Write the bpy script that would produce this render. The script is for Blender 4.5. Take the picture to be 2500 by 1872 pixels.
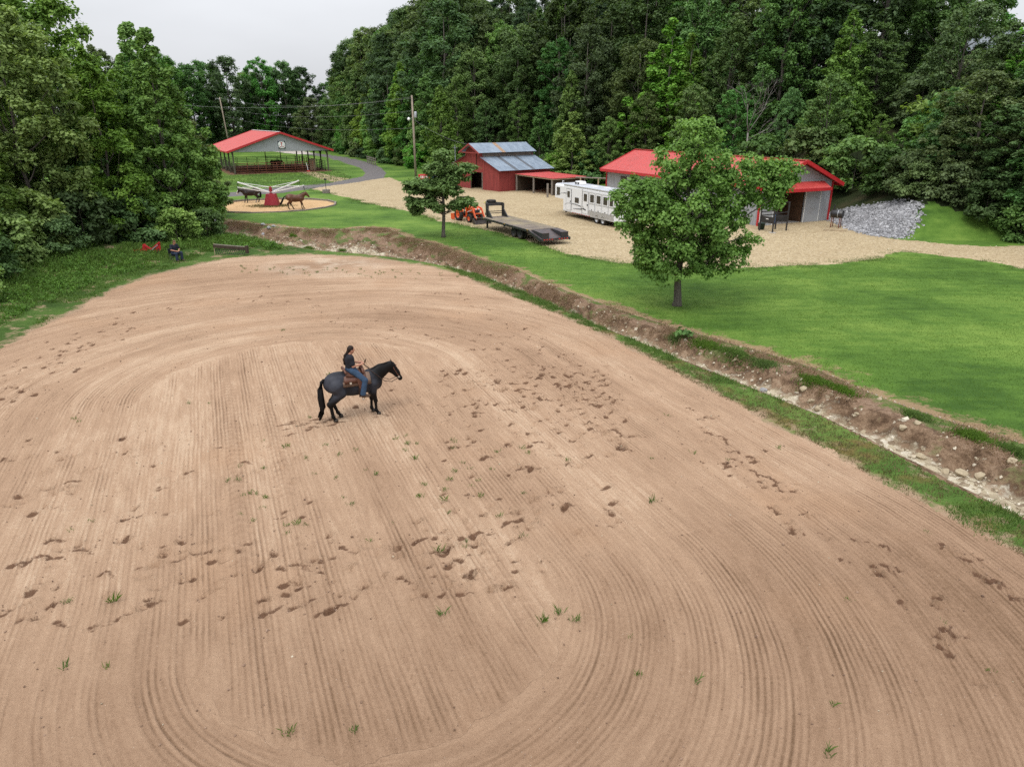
import bpy, bmesh, math, random
import numpy as np
from mathutils import Vector, Matrix, Euler
R = math.radians
for o in list(bpy.data.objects):
    bpy.data.objects.remove(o)
SC = bpy.context.scene
COL = SC.collection
# ------------------------------------------------------------------ camera, sky, sun, exposure
cam_d = bpy.data.cameras.new('camera')
cam_d.sensor_width = 36.0
cam_d.lens = 24.94
cam_d.clip_start = 0.1
cam_d.clip_end = 3000
cam = bpy.data.objects.new('camera', cam_d)
COL.objects.link(cam)
cam.location = (0, 0, 8.6)
cam.rotation_euler = (R(90 - 20.5), 0, 0)
SC.camera = cam

SUN_EL, SUN_AZ = 58.0, 205.0          # compass-style azimuth of the veiled sun, clockwise from +Y
w = bpy.data.worlds.new('World')
SC.world = w
w.use_nodes = True
nt = w.node_tree
nt.nodes.clear()
_o = nt.nodes.new('ShaderNodeOutputWorld')
_bg = nt.nodes.new('ShaderNodeBackground')
_sky = nt.nodes.new('ShaderNodeTexSky')
_sky.sky_type = 'NISHITA'
_sky.sun_disc = False
_sky.sun_elevation = R(SUN_EL)
_sky.sun_rotation = R(SUN_AZ)
_sky.dust_density = 4.0
_tc = nt.nodes.new('ShaderNodeTexCoord')
_sep = nt.nodes.new('ShaderNodeSeparateXYZ')
nt.links.new(_tc.outputs['Generated'], _sep.inputs[0])
# overcast layer: standard overcast luminance (zenith three times the horizon), soft cloud mottling
_mx = nt.nodes.new('ShaderNodeMath'); _mx.operation = 'MAXIMUM'; _mx.inputs[1].default_value = 0.0
nt.links.new(_sep.outputs[2], _mx.inputs[0])
_ma = nt.nodes.new('ShaderNodeMath'); _ma.operation = 'MULTIPLY_ADD'
_ma.inputs[1].default_value = 13.6; _ma.inputs[2].default_value = 6.2
nt.links.new(_mx.outputs[0], _ma.inputs[0])
_no = nt.nodes.new('ShaderNodeTexNoise'); _no.inputs['Scale'].default_value = 2.2
_no.inputs['Detail'].default_value = 5.0; _no.inputs['Roughness'].default_value = 0.55
_mp = nt.nodes.new('ShaderNodeMapping'); _mp.inputs['Scale'].default_value = (1, 1, 3.2)
nt.links.new(_tc.outputs['Generated'], _mp.inputs[0]); nt.links.new(_mp.outputs[0], _no.inputs[0])
_nr = nt.nodes.new('ShaderNodeMapRange'); _nr.inputs[1].default_value = 0.25; _nr.inputs[2].default_value = 0.75
_nr.inputs[3].default_value = 0.92; _nr.inputs[4].default_value = 1.08
nt.links.new(_no.outputs[0], _nr.inputs[0])
_ml = nt.nodes.new('ShaderNodeMath'); _ml.operation = 'MULTIPLY'
nt.links.new(_ma.outputs[0], _ml.inputs[0]); nt.links.new(_nr.outputs[0], _ml.inputs[1])
_cc = nt.nodes.new('ShaderNodeVectorMath'); _cc.operation = 'SCALE'
_cc.inputs[0].default_value = (0.965, 0.985, 1.03)
nt.links.new(_ml.outputs[0], _cc.inputs['Scale'])
_mix = nt.nodes.new('ShaderNodeMix'); _mix.data_type = 'RGBA'
_mix.inputs['Factor'].default_value = 0.92
nt.links.new(_sky.outputs[0], _mix.inputs['A']); nt.links.new(_cc.outputs[0], _mix.inputs['B'])
nt.links.new(_mix.outputs['Result'], _bg.inputs[0])
_bg.inputs['Strength'].default_value = 0.1
nt.links.new(_bg.outputs[0], _o.inputs[0])

sd = bpy.data.lights.new('sun', 'SUN')
sd.energy = 1.5
sd.angle = R(20)
sd.color = (1.0, 0.965, 0.91)
sun = bpy.data.objects.new('sun', sd)
COL.objects.link(sun)
_az = R(SUN_AZ)
_dir = Vector((math.sin(_az) * math.cos(R(SUN_EL)), math.cos(_az) * math.cos(R(SUN_EL)), math.sin(R(SUN_EL))))
sun.rotation_euler = _dir.to_track_quat('Z', 'Y').to_euler()
sun.location = (0, 0, 60)
SC.view_settings.view_transform = 'Standard'
SC.view_settings.look = 'None'
SC.view_settings.exposure = 0.2
SC.view_settings.gamma = 1.0
SC.view_settings.use_curve_mapping = False
SC.cycles.max_bounces = 8
SC.cycles.diffuse_bounces = 5
SC.cycles.transmission_bounces = 6
SC.cycles.transparent_max_bounces = 8
SC.cycles.caustics_reflective = False
SC.cycles.caustics_refractive = False
SC.cycles.use_denoising = False

# ------------------------------------------------------------------ helpers
rng = np.random.default_rng(7)
random.seed(7)
MATS = {}


def nd(t, kind, **kw):
    n = t.nodes.new(kind)
    for k, v in kw.items():
        setattr(n, k, v)
    return n


def new_mat(name):
    m = bpy.data.materials.new(name)
    m.use_nodes = True
    t = m.node_tree
    b = t.nodes['Principled BSDF']
    MATS[name] = m
    return m, t, b


def ramp(t, fac, stops):
    r = t.nodes.new('ShaderNodeValToRGB')
    e = r.color_ramp.elements
    while len(e) < len(stops):
        e.new(0.5)
    for el, (p, c) in zip(e, stops):
        el.position = p
        el.color = (*c, 1) if len(c) == 3 else c
    t.links.new(fac, r.inputs[0])
    return r.outputs[0]


def noise(t, scale, detail=4, rough=0.55, vec=None, dist=0.0, out=0):
    n = t.nodes.new('ShaderNodeTexNoise')
    n.inputs['Scale'].default_value = scale
    n.inputs['Detail'].default_value = detail
    n.inputs['Roughness'].default_value = rough
    n.inputs['Distortion'].default_value = dist
    if vec is not None:
        t.links.new(vec, n.inputs['Vector'])
    return n.outputs[out]


def mathn(t, op, a, b=None, c=None, clamp=False):
    n = t.nodes.new('ShaderNodeMath')
    n.operation = op
    n.use_clamp = clamp
    for i, v in enumerate((a, b, c)):
        if v is None:
            continue
        if isinstance(v, (int, float)):
            n.inputs[i].default_value = v
        else:
            t.links.new(v, n.inputs[i])
    return n.outputs[0]


def mixc(t, fac, a, b, blend='MIX'):
    n = t.nodes.new('ShaderNodeMix')
    n.data_type = 'RGBA'
    n.blend_type = blend
    for k, v in (('Factor', fac), ('A', a), ('B', b)):
        if isinstance(v, (int, float)):
            n.inputs[k].default_value = v
        elif isinstance(v, tuple):
            n.inputs[k].default_value = (*v, 1) if len(v) == 3 else v
        else:
            t.links.new(v, n.inputs[k])
    return n.outputs['Result']


def maprange(t, v, a, b, c=0.0, d=1.0):
    n = t.nodes.new('ShaderNodeMapRange')
    t.links.new(v, n.inputs[0])
    for i, x in enumerate((a, b, c, d)):
        n.inputs[i + 1].default_value = x
    return n.outputs[0]


def bump(t, b, h, strength=0.5, dist=0.02):
    n = t.nodes.new('ShaderNodeBump')
    n.inputs['Strength'].default_value = strength
    n.inputs['Distance'].default_value = dist
    t.links.new(h, n.inputs['Height'])
    t.links.new(n.outputs[0], b.inputs['Normal'])


def attr(t, name):
    n = t.nodes.new('ShaderNodeAttribute')
    n.attribute_name = name
    return n.outputs['Fac']


def objco(t):
    return t.nodes.new('ShaderNodeTexCoord').outputs['Object']


def geopos(t):
    return t.nodes.new('ShaderNodeNewGeometry').outputs['Position']


def mat(name, col, rough=0.6, var=0.15, scale=6.0, metal=0.0, spec=0.3, bmp=0.0, bscale=40.0, dirt=None, dirt_amt=0.35, dirt_scale=2.0):
    """plain procedural paint / cloth / wood: base colour with mottling, worn patches and fine relief"""
    if name in MATS:
        return MATS[name]
    m, t, b = new_mat(name)
    v = objco(t)
    n = noise(t, scale, 5, 0.6, v)
    dark = tuple(max(0, c * (1 - var)) for c in col)
    lite = tuple(min(1, c * (1 + var)) for c in col)
    c = ramp(t, n, [(0.3, dark), (0.7, lite)])
    if dirt:
        n2 = noise(t, dirt_scale, 6, 0.65, v)
        f = maprange(t, n2, 0.5, 0.72, 0, dirt_amt)
        c = mixc(t, f, c, dirt)
    t.links.new(c, b.inputs['Base Color'])
    rr = maprange(t, n, 0.3, 0.7, max(0, rough - 0.08), min(1, rough + 0.08))
    t.links.new(rr, b.inputs['Roughness'])
    b.inputs['Metallic'].default_value = metal
    b.inputs['Specular IOR Level'].default_value = spec
    if bmp:
        bump(t, b, noise(t, bscale, 4, 0.6, v), 0.6, bmp)
    return m


def tag(o, label=None, cat=None, group=None, kind=None):
    for k, v in (('label', label), ('category', cat), ('group', group), ('kind', kind)):
        if v:
            o[k] = v
    return o


def thing(name, label, cat, loc=(0, 0, 0), rz=0.0, group=None):
    o = bpy.data.objects.new(name, None)
    o.empty_display_size = 0.2
    COL.objects.link(o)
    o.location = loc
    o.rotation_euler = (0, 0, rz)
    return tag(o, label, cat, group)


def mesh_np(name, v, f, smooth=False):
    """v (n,3) float, f (m,k) int quads or tris"""
    v = np.ascontiguousarray(v, dtype=np.float32)
    f = np.ascontiguousarray(f, dtype=np.int32)
    me = bpy.data.meshes.new(name)
    k = f.shape[1]
    me.vertices.add(len(v)); me.vertices.foreach_set('co', v.ravel())
    me.loops.add(f.size); me.loops.foreach_set('vertex_index', f.ravel())
    me.polygons.add(len(f))
    me.polygons.foreach_set('loop_start', np.arange(0, f.size, k, dtype=np.int32))
    me.polygons.foreach_set('loop_total', np.full(len(f), k, dtype=np.int32))
    me.polygons.foreach_set('use_smooth', np.full(len(f), smooth, dtype=bool))
    me.update(calc_edges=True)
    return me


def fattr(me, name, vals):
    a = me.attributes.new(name, 'FLOAT', 'POINT')
    a.data.foreach_set('value', np.ascontiguousarray(vals, dtype=np.float32))


def link(name, me, m=None, parent=None, loc=(0, 0, 0), rot=(0, 0, 0)):
    o = bpy.data.objects.new(name, me)
    COL.objects.link(o)
    if m is not None and len(me.materials) == 0:
        me.materials.append(MATS[m] if isinstance(m, str) else m)
    if parent is not None:
        o.parent = parent
    o.location = loc
    o.rotation_euler = rot
    return o


def copy_tree(o, parent=None):
    c = o.copy()
    COL.objects.link(c)
    c.parent = parent
    for ch in list(o.children):
        copy_tree(ch, c)
    return c


class MB:
    """collects shapes into one mesh"""
    def __init__(s):
        s.v = []; s.f = []

    def add(s, vs, fs):
        b = len(s.v)
        s.v += [tuple(p) for p in vs]
        s.f += [tuple(i + b for i in f) for f in fs]
        return s

    def box(s, c, d, rot=None, taper=1.0):
        x, y, z = d[0] / 2, d[1] / 2, d[2] / 2
        vs = [Vector((sx * x * (taper if sz > 0 else 1), sy * y * (taper if sz > 0 else 1), sz * z)) for sz in (-1, 1) for sy in (-1, 1) for sx in (-1, 1)]
        if rot is not None:
            q = Euler(rot).to_matrix()
            vs = [q @ p for p in vs]
        vs = [p + Vector(c) for p in vs]
        return s.add(vs, [(0, 2, 3, 1), (4, 5, 7, 6), (0, 1, 5, 4), (2, 6, 7, 3), (0, 4, 6, 2), (1, 3, 7, 5)])

    def bar(s, a, b, wdt, hgt, up=(0, 0, 1)):
        a, b = Vector(a), Vector(b)
        d = (b - a).normalized()
        sd_ = d.cross(Vector(up))
        if sd_.length < 1e-4:
            sd_ = Vector((1, 0, 0))
        sd_.normalize()
        u = sd_.cross(d)
        vs = [p + sd_ * (i * wdt / 2) + u * (j * hgt / 2) for p in (a, b) for i, j in ((-1, -1), (1, -1), (1, 1), (-1, 1))]
        return s.add(vs, [(0, 1, 2, 3), (7, 6, 5, 4), (0, 4, 5, 1), (1, 5, 6, 2), (2, 6, 7, 3), (3, 7, 4, 0)])

    def tube(s, pts, rad, n=8, cap=True):
        pts = [Vector(p) for p in pts]
        if isinstance(rad, (int, float)):
            rad = [rad] * len(pts)
        vs = []; fs = []
        ref = Vector((0, 0, 1))
        for i, p in enumerate(pts):
            d = (pts[min(i + 1, len(pts) - 1)] - pts[max(i - 1, 0)])
            d = d.normalized() if d.length > 1e-6 else Vector((0, 0, 1))
            r0 = ref if abs(d.dot(ref)) < 0.95 else Vector((1, 0, 0))
            a = d.cross(r0).normalized(); b = d.cross(a)
            for k in range(n):
                t = 2 * math.pi * k / n
                vs.append(p + (a * math.cos(t) + b * math.sin(t)) * rad[i])
        for i in range(len(pts) - 1):
            for k in range(n):
                k2 = (k + 1) % n
                fs.append((i * n + k, i * n + k2, (i + 1) * n + k2, (i + 1) * n + k))
        if cap:
            fs.append(tuple(range(n - 1, -1, -1)))
            fs.append(tuple((len(pts) - 1) * n + k for k in range(n)))
        return s.add(vs, fs)

    def prism(s, poly, axis, a, b):
        """poly: 2-D outline; axis 'x','y','z': the direction it is extruded along from a to b"""
        n = len(poly)
        def pt(p, t):
            return {'x': (t, p[0], p[1]), 'y': (p[0], t, p[1]), 'z': (p[0], p[1], t)}[axis]
        vs = [pt(p, a) for p in poly] + [pt(p, b) for p in poly]
        fs = [tuple(range(n)), tuple(range(2 * n - 1, n - 1, -1))] + [(i, i + n, (i + 1) % n + n, (i + 1) % n) for i in range(n)]
        return s.add(vs, fs)

    def lathe(s, prof, c=(0, 0, 0), axis='z', n=20):
        """prof: (radius, height) list, closed top and bottom by small radii"""
        vs = []; fs = []
        for r_, h in prof:
            for k in range(n):
                t = 2 * math.pi * k / n
                a, b = r_ * math.cos(t), r_ * math.sin(t)
                p = {'z': (a, b, h), 'y': (a, h, b), 'x': (h, a, b)}[axis]
                vs.append((p[0] + c[0], p[1] + c[1], p[2] + c[2]))
        for i in range(len(prof) - 1):
            for k in range(n):
                k2 = (k + 1) % n
                fs.append((i * n + k, i * n + k2, (i + 1) * n + k2, (i + 1) * n + k))
        return s.add(vs, fs)

    def corr(s, p0, pu, pv, pitch=0.25, rib=0.02, thick=0.03):
        """ribbed metal sheet: corner p0, edge vectors pu (across the ribs) and pv (along the ribs)"""
        p0, pu, pv = Vector(p0), Vector(pu), Vector(pv)
        nrm = pu.cross(pv).normalized()
        if nrm.z < 0 and abs(nrm.z) > 0.05:
            nrm = -nrm
        L = pu.length
        n = max(1, int(L / pitch))
        prof = []
        for i in range(n):
            a = i / n
            e = 1.0 / n
            prof += [(a, 0), (a + e * 0.72, 0), (a + e * 0.8, rib), (a + e * 0.92, rib)]
        prof.append((1.0, 0))
        vs = []
        for u, h in prof:
            for vv in (0, 1):
                vs.append(p0 + pu * u + pv * vv + nrm * h)
        m = len(prof)
        fs = [(2 * i, 2 * i + 2, 2 * i + 3, 2 * i + 1) for i in range(m - 1)]
        b = len(vs)
        for u in (0, 1):
            for vv in (0, 1):
                vs.append(p0 + pu * u + pv * vv - nrm * thick)
        fs.append((b, b + 1, b + 3, b + 2))
        return s.add(vs, fs)

    def mesh(s, name, smooth=False, fix=True):
        me = bpy.data.meshes.new(name)
        me.from_pydata(s.v, [], s.f)
        if fix:
            bm = bmesh.new(); bm.from_mesh(me)
            bmesh.ops.recalc_face_normals(bm, faces=bm.faces)
            bm.to_mesh(me); bm.free()
        if smooth:
            me.polygons.foreach_set('use_smooth', [True] * len(me.polygons))
        me.update()
        return me

    def build(s, name, m, parent=None, smooth=False, bevel=0.0, loc=(0, 0, 0), rot=(0, 0, 0), fix=True):
        o = link(name, s.mesh(name, smooth, fix), m, parent, loc, rot)
        if bevel:
            md = o.modifiers.new('bevel', 'BEVEL'); md.width = bevel; md.segments = 2; md.limit_method = 'ANGLE'
        return o


def wheel(parent, loc, r_, wd, rim_col, axis='y', hub=0.55, tread=True):
    """wheel > tyre, rim; axis the axle direction"""
    wo = bpy.data.objects.new('wheel', None); COL.objects.link(wo); wo.parent = parent; wo.location = loc
    h = wd / 2
    MB().lathe([(r_ * hub, -h * 0.8), (r_ * 0.8, -h), (r_ * 0.96, -h * 0.85), (r_, -h * 0.5), (r_, h * 0.5), (r_ * 0.96, h * 0.85), (r_ * 0.8, h), (r_ * hub, h * 0.8), (r_ * hub, -h * 0.8)], axis=axis, n=28).build('tyre', 'rubber', wo, smooth=True)
    q = MB()
    q.lathe([(0.01, -h * 0.35), (r_ * hub * 0.55, -h * 0.35), (r_ * hub * 0.98, -h * 0.75), (r_ * hub * 1.02, -h * 0.75), (r_ * hub * 1.02, h * 0.75), (r_ * hub * 0.98, h * 0.75), (r_ * hub * 0.55, h * 0.35), (0.01, h * 0.35)], axis=axis, n=24)
    q.lathe([(0.01, -h * 0.7), (r_ * 0.16, -h * 0.65), (r_ * 0.18, h * 0.65), (0.01, h * 0.7)], axis=axis, n=12)
    q.build('rim', rim_col, wo, smooth=False)
    return wo


# 2-D value noise and polygon distance (numpy)
def vnoise(x, y, s, seed=0):
    x = np.asarray(x) * s + 1000.0; y = np.asarray(y) * s + 1000.0
    xi = np.floor(x).astype(np.int64); yi = np.floor(y).astype(np.int64)
    fx = x - xi; fy = y - yi
    fx = fx * fx * (3 - 2 * fx); fy = fy * fy * (3 - 2 * fy)
    def h(a, b):
        n = (a * 374761393 + b * 668265263 + seed * 982451653) & 0x7fffffff
        n = ((n ^ (n >> 13)) * 1274126177) & 0x7fffffff
        return ((n ^ (n >> 16)) & 0xffff) / 65535.0
    return (h(xi, yi) * (1 - fx) + h(xi + 1, yi) * fx) * (1 - fy) + (h(xi, yi + 1) * (1 - fx) + h(xi + 1, yi + 1) * fx) * fy


def fbm(x, y, s, seed=0, o=4):
    r = 0; a = 0.5; tot = 0
    for i in range(o):
        r = r + a * vnoise(x, y, s * 2 ** i, seed + i); tot += a; a *= 0.5
    return r / tot


def segdist(x, y, pl, closed=False):
    d = np.full(np.shape(x), 1e9)
    n = len(pl)
    for i in range(n if closed else n - 1):
        ax, ay = pl[i]; bx, by = pl[(i + 1) % n]
        ux, uy = bx - ax, by - ay
        t = np.clip(((x - ax) * ux + (y - ay) * uy) / (ux * ux + uy * uy + 1e-9), 0, 1)
        d = np.minimum(d, np.hypot(x - ax - t * ux, y - ay - t * uy))
    return d


def inside(x, y, pl):
    c = np.zeros(np.shape(x), bool)
    n = len(pl)
    for i in range(n):
        ax, ay = pl[i]; bx, by = pl[(i + 1) % n]
        if ay == by:
            continue
        c ^= ((ay > y) != (by > y)) & (x < (bx - ax) * (y - ay) / (by - ay) + ax)
    return c


def sdf_poly(x, y, pl):
    """negative inside"""
    d = np.full(np.shape(x), 1e3)
    xs = [p[0] for p in pl]; ys = [p[1] for p in pl]
    mk = (x > min(xs) - 6) & (x < max(xs) + 6) & (y > min(ys) - 6) & (y < max(ys) + 6)
    xx, yy = x[mk], y[mk]
    dd = segdist(xx, yy, pl, True)
    d[mk] = np.where(inside(xx, yy, pl), -dd, dd)
    return d


def sstep(a, b, x):
    t = np.clip((x - a) / (b - a), 0, 1)
    return t * t * (3 - 2 * t)
# ------------------------------------------------------------------ the lie of the land (metres; camera stands over the origin, +Y away)
ARENA = [(-19, -12), (-20, 18), (-20.32, 26.84), (-20.66, 29.1), (-20.85, 31.74), (-21.04, 34.36), (-21.29, 37.96), (-20.97, 40.99), (-19.7, 43.76), (-18.56, 46.2), (-16.18, 47.2), (-13.5, 47.6), (-10.15, 46.9), (-7.71, 45.5), (-5.13, 43.6), (-2.91, 40.9), (-1.79, 38.75), (1.97, 32.56), (4.37, 27.85), (6.07, 23.62), (7.26, 21.02), (7.95, 19.4), (8.78, 17.68), (9.14, 16.29), (9.86, 14.8), (10.25, 13.68), (10.73, 12.66), (11.6, 10), (12.5, 4), (13, -12)]
CRA = [(-60, 68), (-40, 64), (-30, 60.8), (-23.3, 57.73), (-20.28, 55.01), (-17.48, 52.53), (-15.17, 50.41), (-13.34, 49.25), (-9.91, 47.83), (-6.65, 46.0), (-4.33, 43.9), (-1.77, 40.9), (-0.4, 38.3), (1.9, 34.4), (3.7, 30.5), (5.5, 27.34), (6.93, 24.6), (8.5, 21.9), (9.5, 20.18), (10.23, 18.15), (10.59, 17.1), (10.95, 15.9), (11.71, 14.13), (13.2, 9), (14.6, 2), (15, -12)]
CRB = [(-60, 76), (-42, 73), (-33, 69.5), (-27.03, 65.92), (-21.86, 62.19), (-19.71, 60.95), (-16.94, 59.3), (-14.22, 59.07), (-12.47, 60.47), (-10.29, 59.76), (-7.9, 55.01), (-5.0, 51.45), (-1.97, 45.91), (-0.15, 43.74), (2.28, 38.3), (3.98, 35.3), (5.79, 32.1), (8.06, 29.0), (10.2, 26.2), (11.2, 24.6), (11.92, 22.4), (12.66, 20.9), (13.5, 19.6), (14.3, 18.6), (15.0, 17.0), (17, 12), (18.6, 3), (19.5, -12)]
CHAN = CRA + CRB[::-1]
LOT = [(-27.5, 97), (-26.54, 95.74), (-22.63, 89.78), (-18.59, 84.04), (-15.23, 78.18), (-12.07, 73.76), (-8.77, 68.85), (-6.31, 64.27), (-5.17, 63.21), (-3.31, 60.47), (-0.78, 56.87), (1.48, 52.71), (3.61, 48.14), (5.38, 46.49), (7.01, 44.8), (10, 43.2), (13.81, 42.72), (16.68, 43.74), (20.24, 44.53), (24.13, 46.63), (26.79, 48.93), (28.71, 47.83), (29.72, 46.2), (30.86, 44.94), (31.14, 42.85), (36, 39.5), (48, 34), (50, 43), (41, 49), (36.84, 51.27), (33.58, 51.45), (31.87, 52.16), (30.37, 53.46), (29.04, 54.03), (28.3, 56.0), (28.1, 58.5), (29.0, 64), (28, 70), (20, 88), (9, 97), (-2, 103), (-12.83, 103.18), (-16.11, 105.92), (-18.92, 113.41), (-20.42, 112.62), (-23.46, 105.22)]
ROAD = [(-62, 212), (-48.98, 190.11), (-38.84, 174.11), (-29.57, 153.69), (-24.05, 136.19), (-20.87, 122.2), (-19.68, 112.52), (-22.22, 104.22), (-24.75, 98.4), (-26.17, 94.43), (-28.29, 89.59), (-30.93, 87.35), (-33.81, 84.18), (-42, 78), (-60, 72), (-60, 78), (-43, 84), (-35.11, 89.59), (-32.92, 93.17), (-30.56, 97.04), (-25.8, 102.71), (-24.59, 109.05), (-23.53, 116.2), (-24.66, 124.33), (-27.97, 136.19), (-33.67, 150.48), (-43, 174), (-52, 186), (-66, 206)]
DRIVE = [(-80, 222), (-70, 226), (-60, 211), (-50.5, 192), (-53.5, 186.5), (-66, 206)]
SPUR = [(-36.5, 126.5), (-32.6, 124.3), (-28.5, 117), (-24.4, 110.8), (-25.4, 105.0), (-28.6, 110.5), (-33.0, 119.5)]
RINGC, RINGR = (-25.16, 76.3), 6.5
RIP = [(28.9, 66), (28.3, 59.0), (28.5, 56.4), (29.0, 55.3), (30.0, 55.0), (31.4, 56.4), (32.3, 58.6), (32.4, 61.5), (31.4, 65), (30.0, 67.5), (29.4, 68)]
HILL = [(-60, 240), (-43, 196), (-31, 168), (-20, 144), (-12, 128), (3, 114), (12, 104), (18, 95), (21.5, 89), (25, 81), (29.5, 71), (29.6, 65), (28.7, 58.5), (28.9, 56.0), (31, 54.2), (36, 53.8), (50, 52), (120, 48), (420, 40), (420, 760), (-170, 760), (-170, 360)]
UNDER = [(-17.5, -12), (-18.2, 18), (-18.4, 26.8), (-19.0, 34.4), (-19.3, 38.2), (-19.0, 40.1), (-18.2, 42.9), (-17.5, 45.2), (-15.9, 46.4), (-13.5, 46.9), (-13.6, 49.4), (-15.2, 50.4), (-17.5, 52.5), (-20.3, 55), (-23.3, 57.7), (-30, 60.8), (-40, 64), (-60, 68), (-140, 90), (-140, -12)]
PAVF = [(-45.6, 119.2), (-30.9, 127.4), (-41.6, 147.4), (-56.5, 139.5)]


def hill_amp(x):
    return 2.5 + 11.5 * sstep(-85, -34, x) + 4 * sstep(-40, 8, x)


def land(X, Y, fine=True):
    """height of the ground at arrays X, Y"""
    X = np.asarray(X, float); Y = np.asarray(Y, float)
    z = (fbm(X, Y, 0.06, 3) - 0.5) * 0.22 * sstep(14, 60, np.hypot(X - 8, Y - 14))
    dh = -sdf_big(X, Y, HILL)
    z = z + np.where(dh > 0, hill_amp(X) * (1 - np.exp(-np.maximum(dh, 0) / (13.0 + 17 * sstep(-22, 4, X)))) + (fbm(X, Y, 0.12, 9) - 0.5) * 0.9 * sstep(2, 10, dh), 0)
    du = -sdf_big(X, Y, UNDER)
    z = z + np.where(du > 0, 1.3 * sstep(4.5, 15, du) + (fbm(X, Y, 0.45, 21) - 0.5) * 0.35 * sstep(2.3, 4.0, du), 0)
    dc = -sdf_poly(X, Y, CHAN)
    mk = dc > 0
    if mk.any():
        xx, yy = X[mk], Y[mk]
        da = segdist(xx, yy, CRA); db = segdist(xx, yy, CRB)
        t = da / (da + db + 1e-6)
        rag = (fbm(xx, yy, 0.55, 31) - 0.5)
        tt = np.clip(t + rag * 0.22 * np.minimum(1, 4 * t * (1 - t)), 0, 1)
        wid = da + db
        far = sstep(30, 46, yy)
        down = sstep(0.0, 0.26, tt)
        up = 1 - sstep(0.40 + 0.22 * far, 0.66 + 0.3 * far, tt) * (1 - .07 * (1 - far))
        dep = 0.55 + 0.1 * rag + 0.35 * far * sstep(4.5, 9, wid)
        ramp_ = np.exp(-((xx + 11.2) ** 2 / 3.0 + 0 * yy)) * (yy > 50)
        zz = -dep * np.minimum(down, up) * (1 - 0.75 * ramp_)
        zz += (fbm(xx, yy, 1.8, 37, 4) - 0.5) * np.minimum(1, 6 * t * (1 - t)) * (0.14 + 0.62 * np.exp(-((t - .55) / .14) ** 2) + .5 * far)
        z[mk] = zz
    return z


def sdf_big(X, Y, pl):
    d = segdist(X, Y, pl, True)
    return np.where(inside(X, Y, pl), -d, d)


def h0(x, y):
    return float(land(np.array([float(x)]), np.array([float(y)]))[0])


def axis_coords(parts):
    out = []
    for a, b, st in parts:
        n = max(1, int(round((b - a) / st)))
        out.append(np.linspace(a, b, n, endpoint=False))
    return np.concatenate(out)


gx = axis_coords([(-420, -170, 25), (-170, -70, 5), (-70, -34, 0.9), (-34, -18, 0.16), (-18, 18, 0.075), (18, 34, 0.16), (34, 60, 0.8), (60, 140, 4), (140, 421, 20)])
gy = axis_coords([(-12, 5, 0.6), (5, 24, 0.07), (24, 36, 0.09), (36, 50, 0.14), (50, 95, 0.33), (95, 150, 0.7), (150, 240, 2.5), (240, 760, 20)])
XX, YY = np.meshgrid(gx, gy, indexing='ij')
ZZ = land(XX, YY)

# arena fields: furrow coordinates, hoof prints, damp soil
DV = np.array([-0.381, 0.924]); PV = np.array([0.924, 0.381])
def furrow(X, Y):
    wv = X * PV[0] + Y * PV[1]; v = X * DV[0] + Y * DV[1]
    wob = (fbm(X, Y, 0.08, 51, 2) - 0.5) * 0.5
    v0, v1, wc, r0, r1 = 11.0, 24.2, 2.0, 3.3, 4.9
    t = np.clip((v - v0) / (v1 - v0), 0, 1)
    dv = v - (v0 + t * (v1 - v0)); dw = wv - wc
    rr = r0 + (r1 - r0) * t
    dd = np.hypot(dv, dw)
    ang = np.arctan2(dw, np.abs(dv))
    along = np.where(t <= 0, v0 - (math.pi / 2 - np.abs(ang)) * dd, np.where(t >= 1, v1 + (math.pi / 2 - np.abs(ang)) * dd, v))
    sd_ = np.where((t > 0) & (t < 1), np.minimum(dd - rr, -.3), dd - rr) + wob * .6
    return np.abs(dw) + wob * .25, v, dd + wob * .25, along, sd_, dw * .06


UI, AI, UO, AO, SDF_, FZ = furrow(XX, YY)
UU = np.where(SDF_ < 0, UI, UO)
EDGE = np.exp(-(SDF_ / .25) ** 2)
DAMP = np.zeros_like(XX); DIG = np.zeros_like(XX)
prints = []
def along_pts(pl, n, jit):
    pl = np.array(pl); seg = np.hypot(*np.diff(pl, axis=0).T); cs = np.concatenate([[0], np.cumsum(seg)])
    for s_ in np.linspace(0, cs[-1], n):
        k = min(len(seg) - 1, np.searchsorted(cs, s_, 'right') - 1); t = (s_ - cs[k]) / seg[k]
        p = pl[k] + (pl[k + 1] - pl[k]) * t
        a = math.atan2(*(pl[k + 1] - pl[k])[::-1])
        yield p[0] + rng.normal(0, jit), p[1] + rng.normal(0, jit), a
def in_poly(pl, n):
    xs = [p[0] for p in pl]; ys = [p[1] for p in pl]; k = 0
    while k < n:
        x = rng.uniform(min(xs), max(xs)); y = rng.uniform(min(ys), max(ys))
        if inside(np.array([x]), np.array([y]), pl)[0]:
            k += 1; yield x, y
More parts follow.
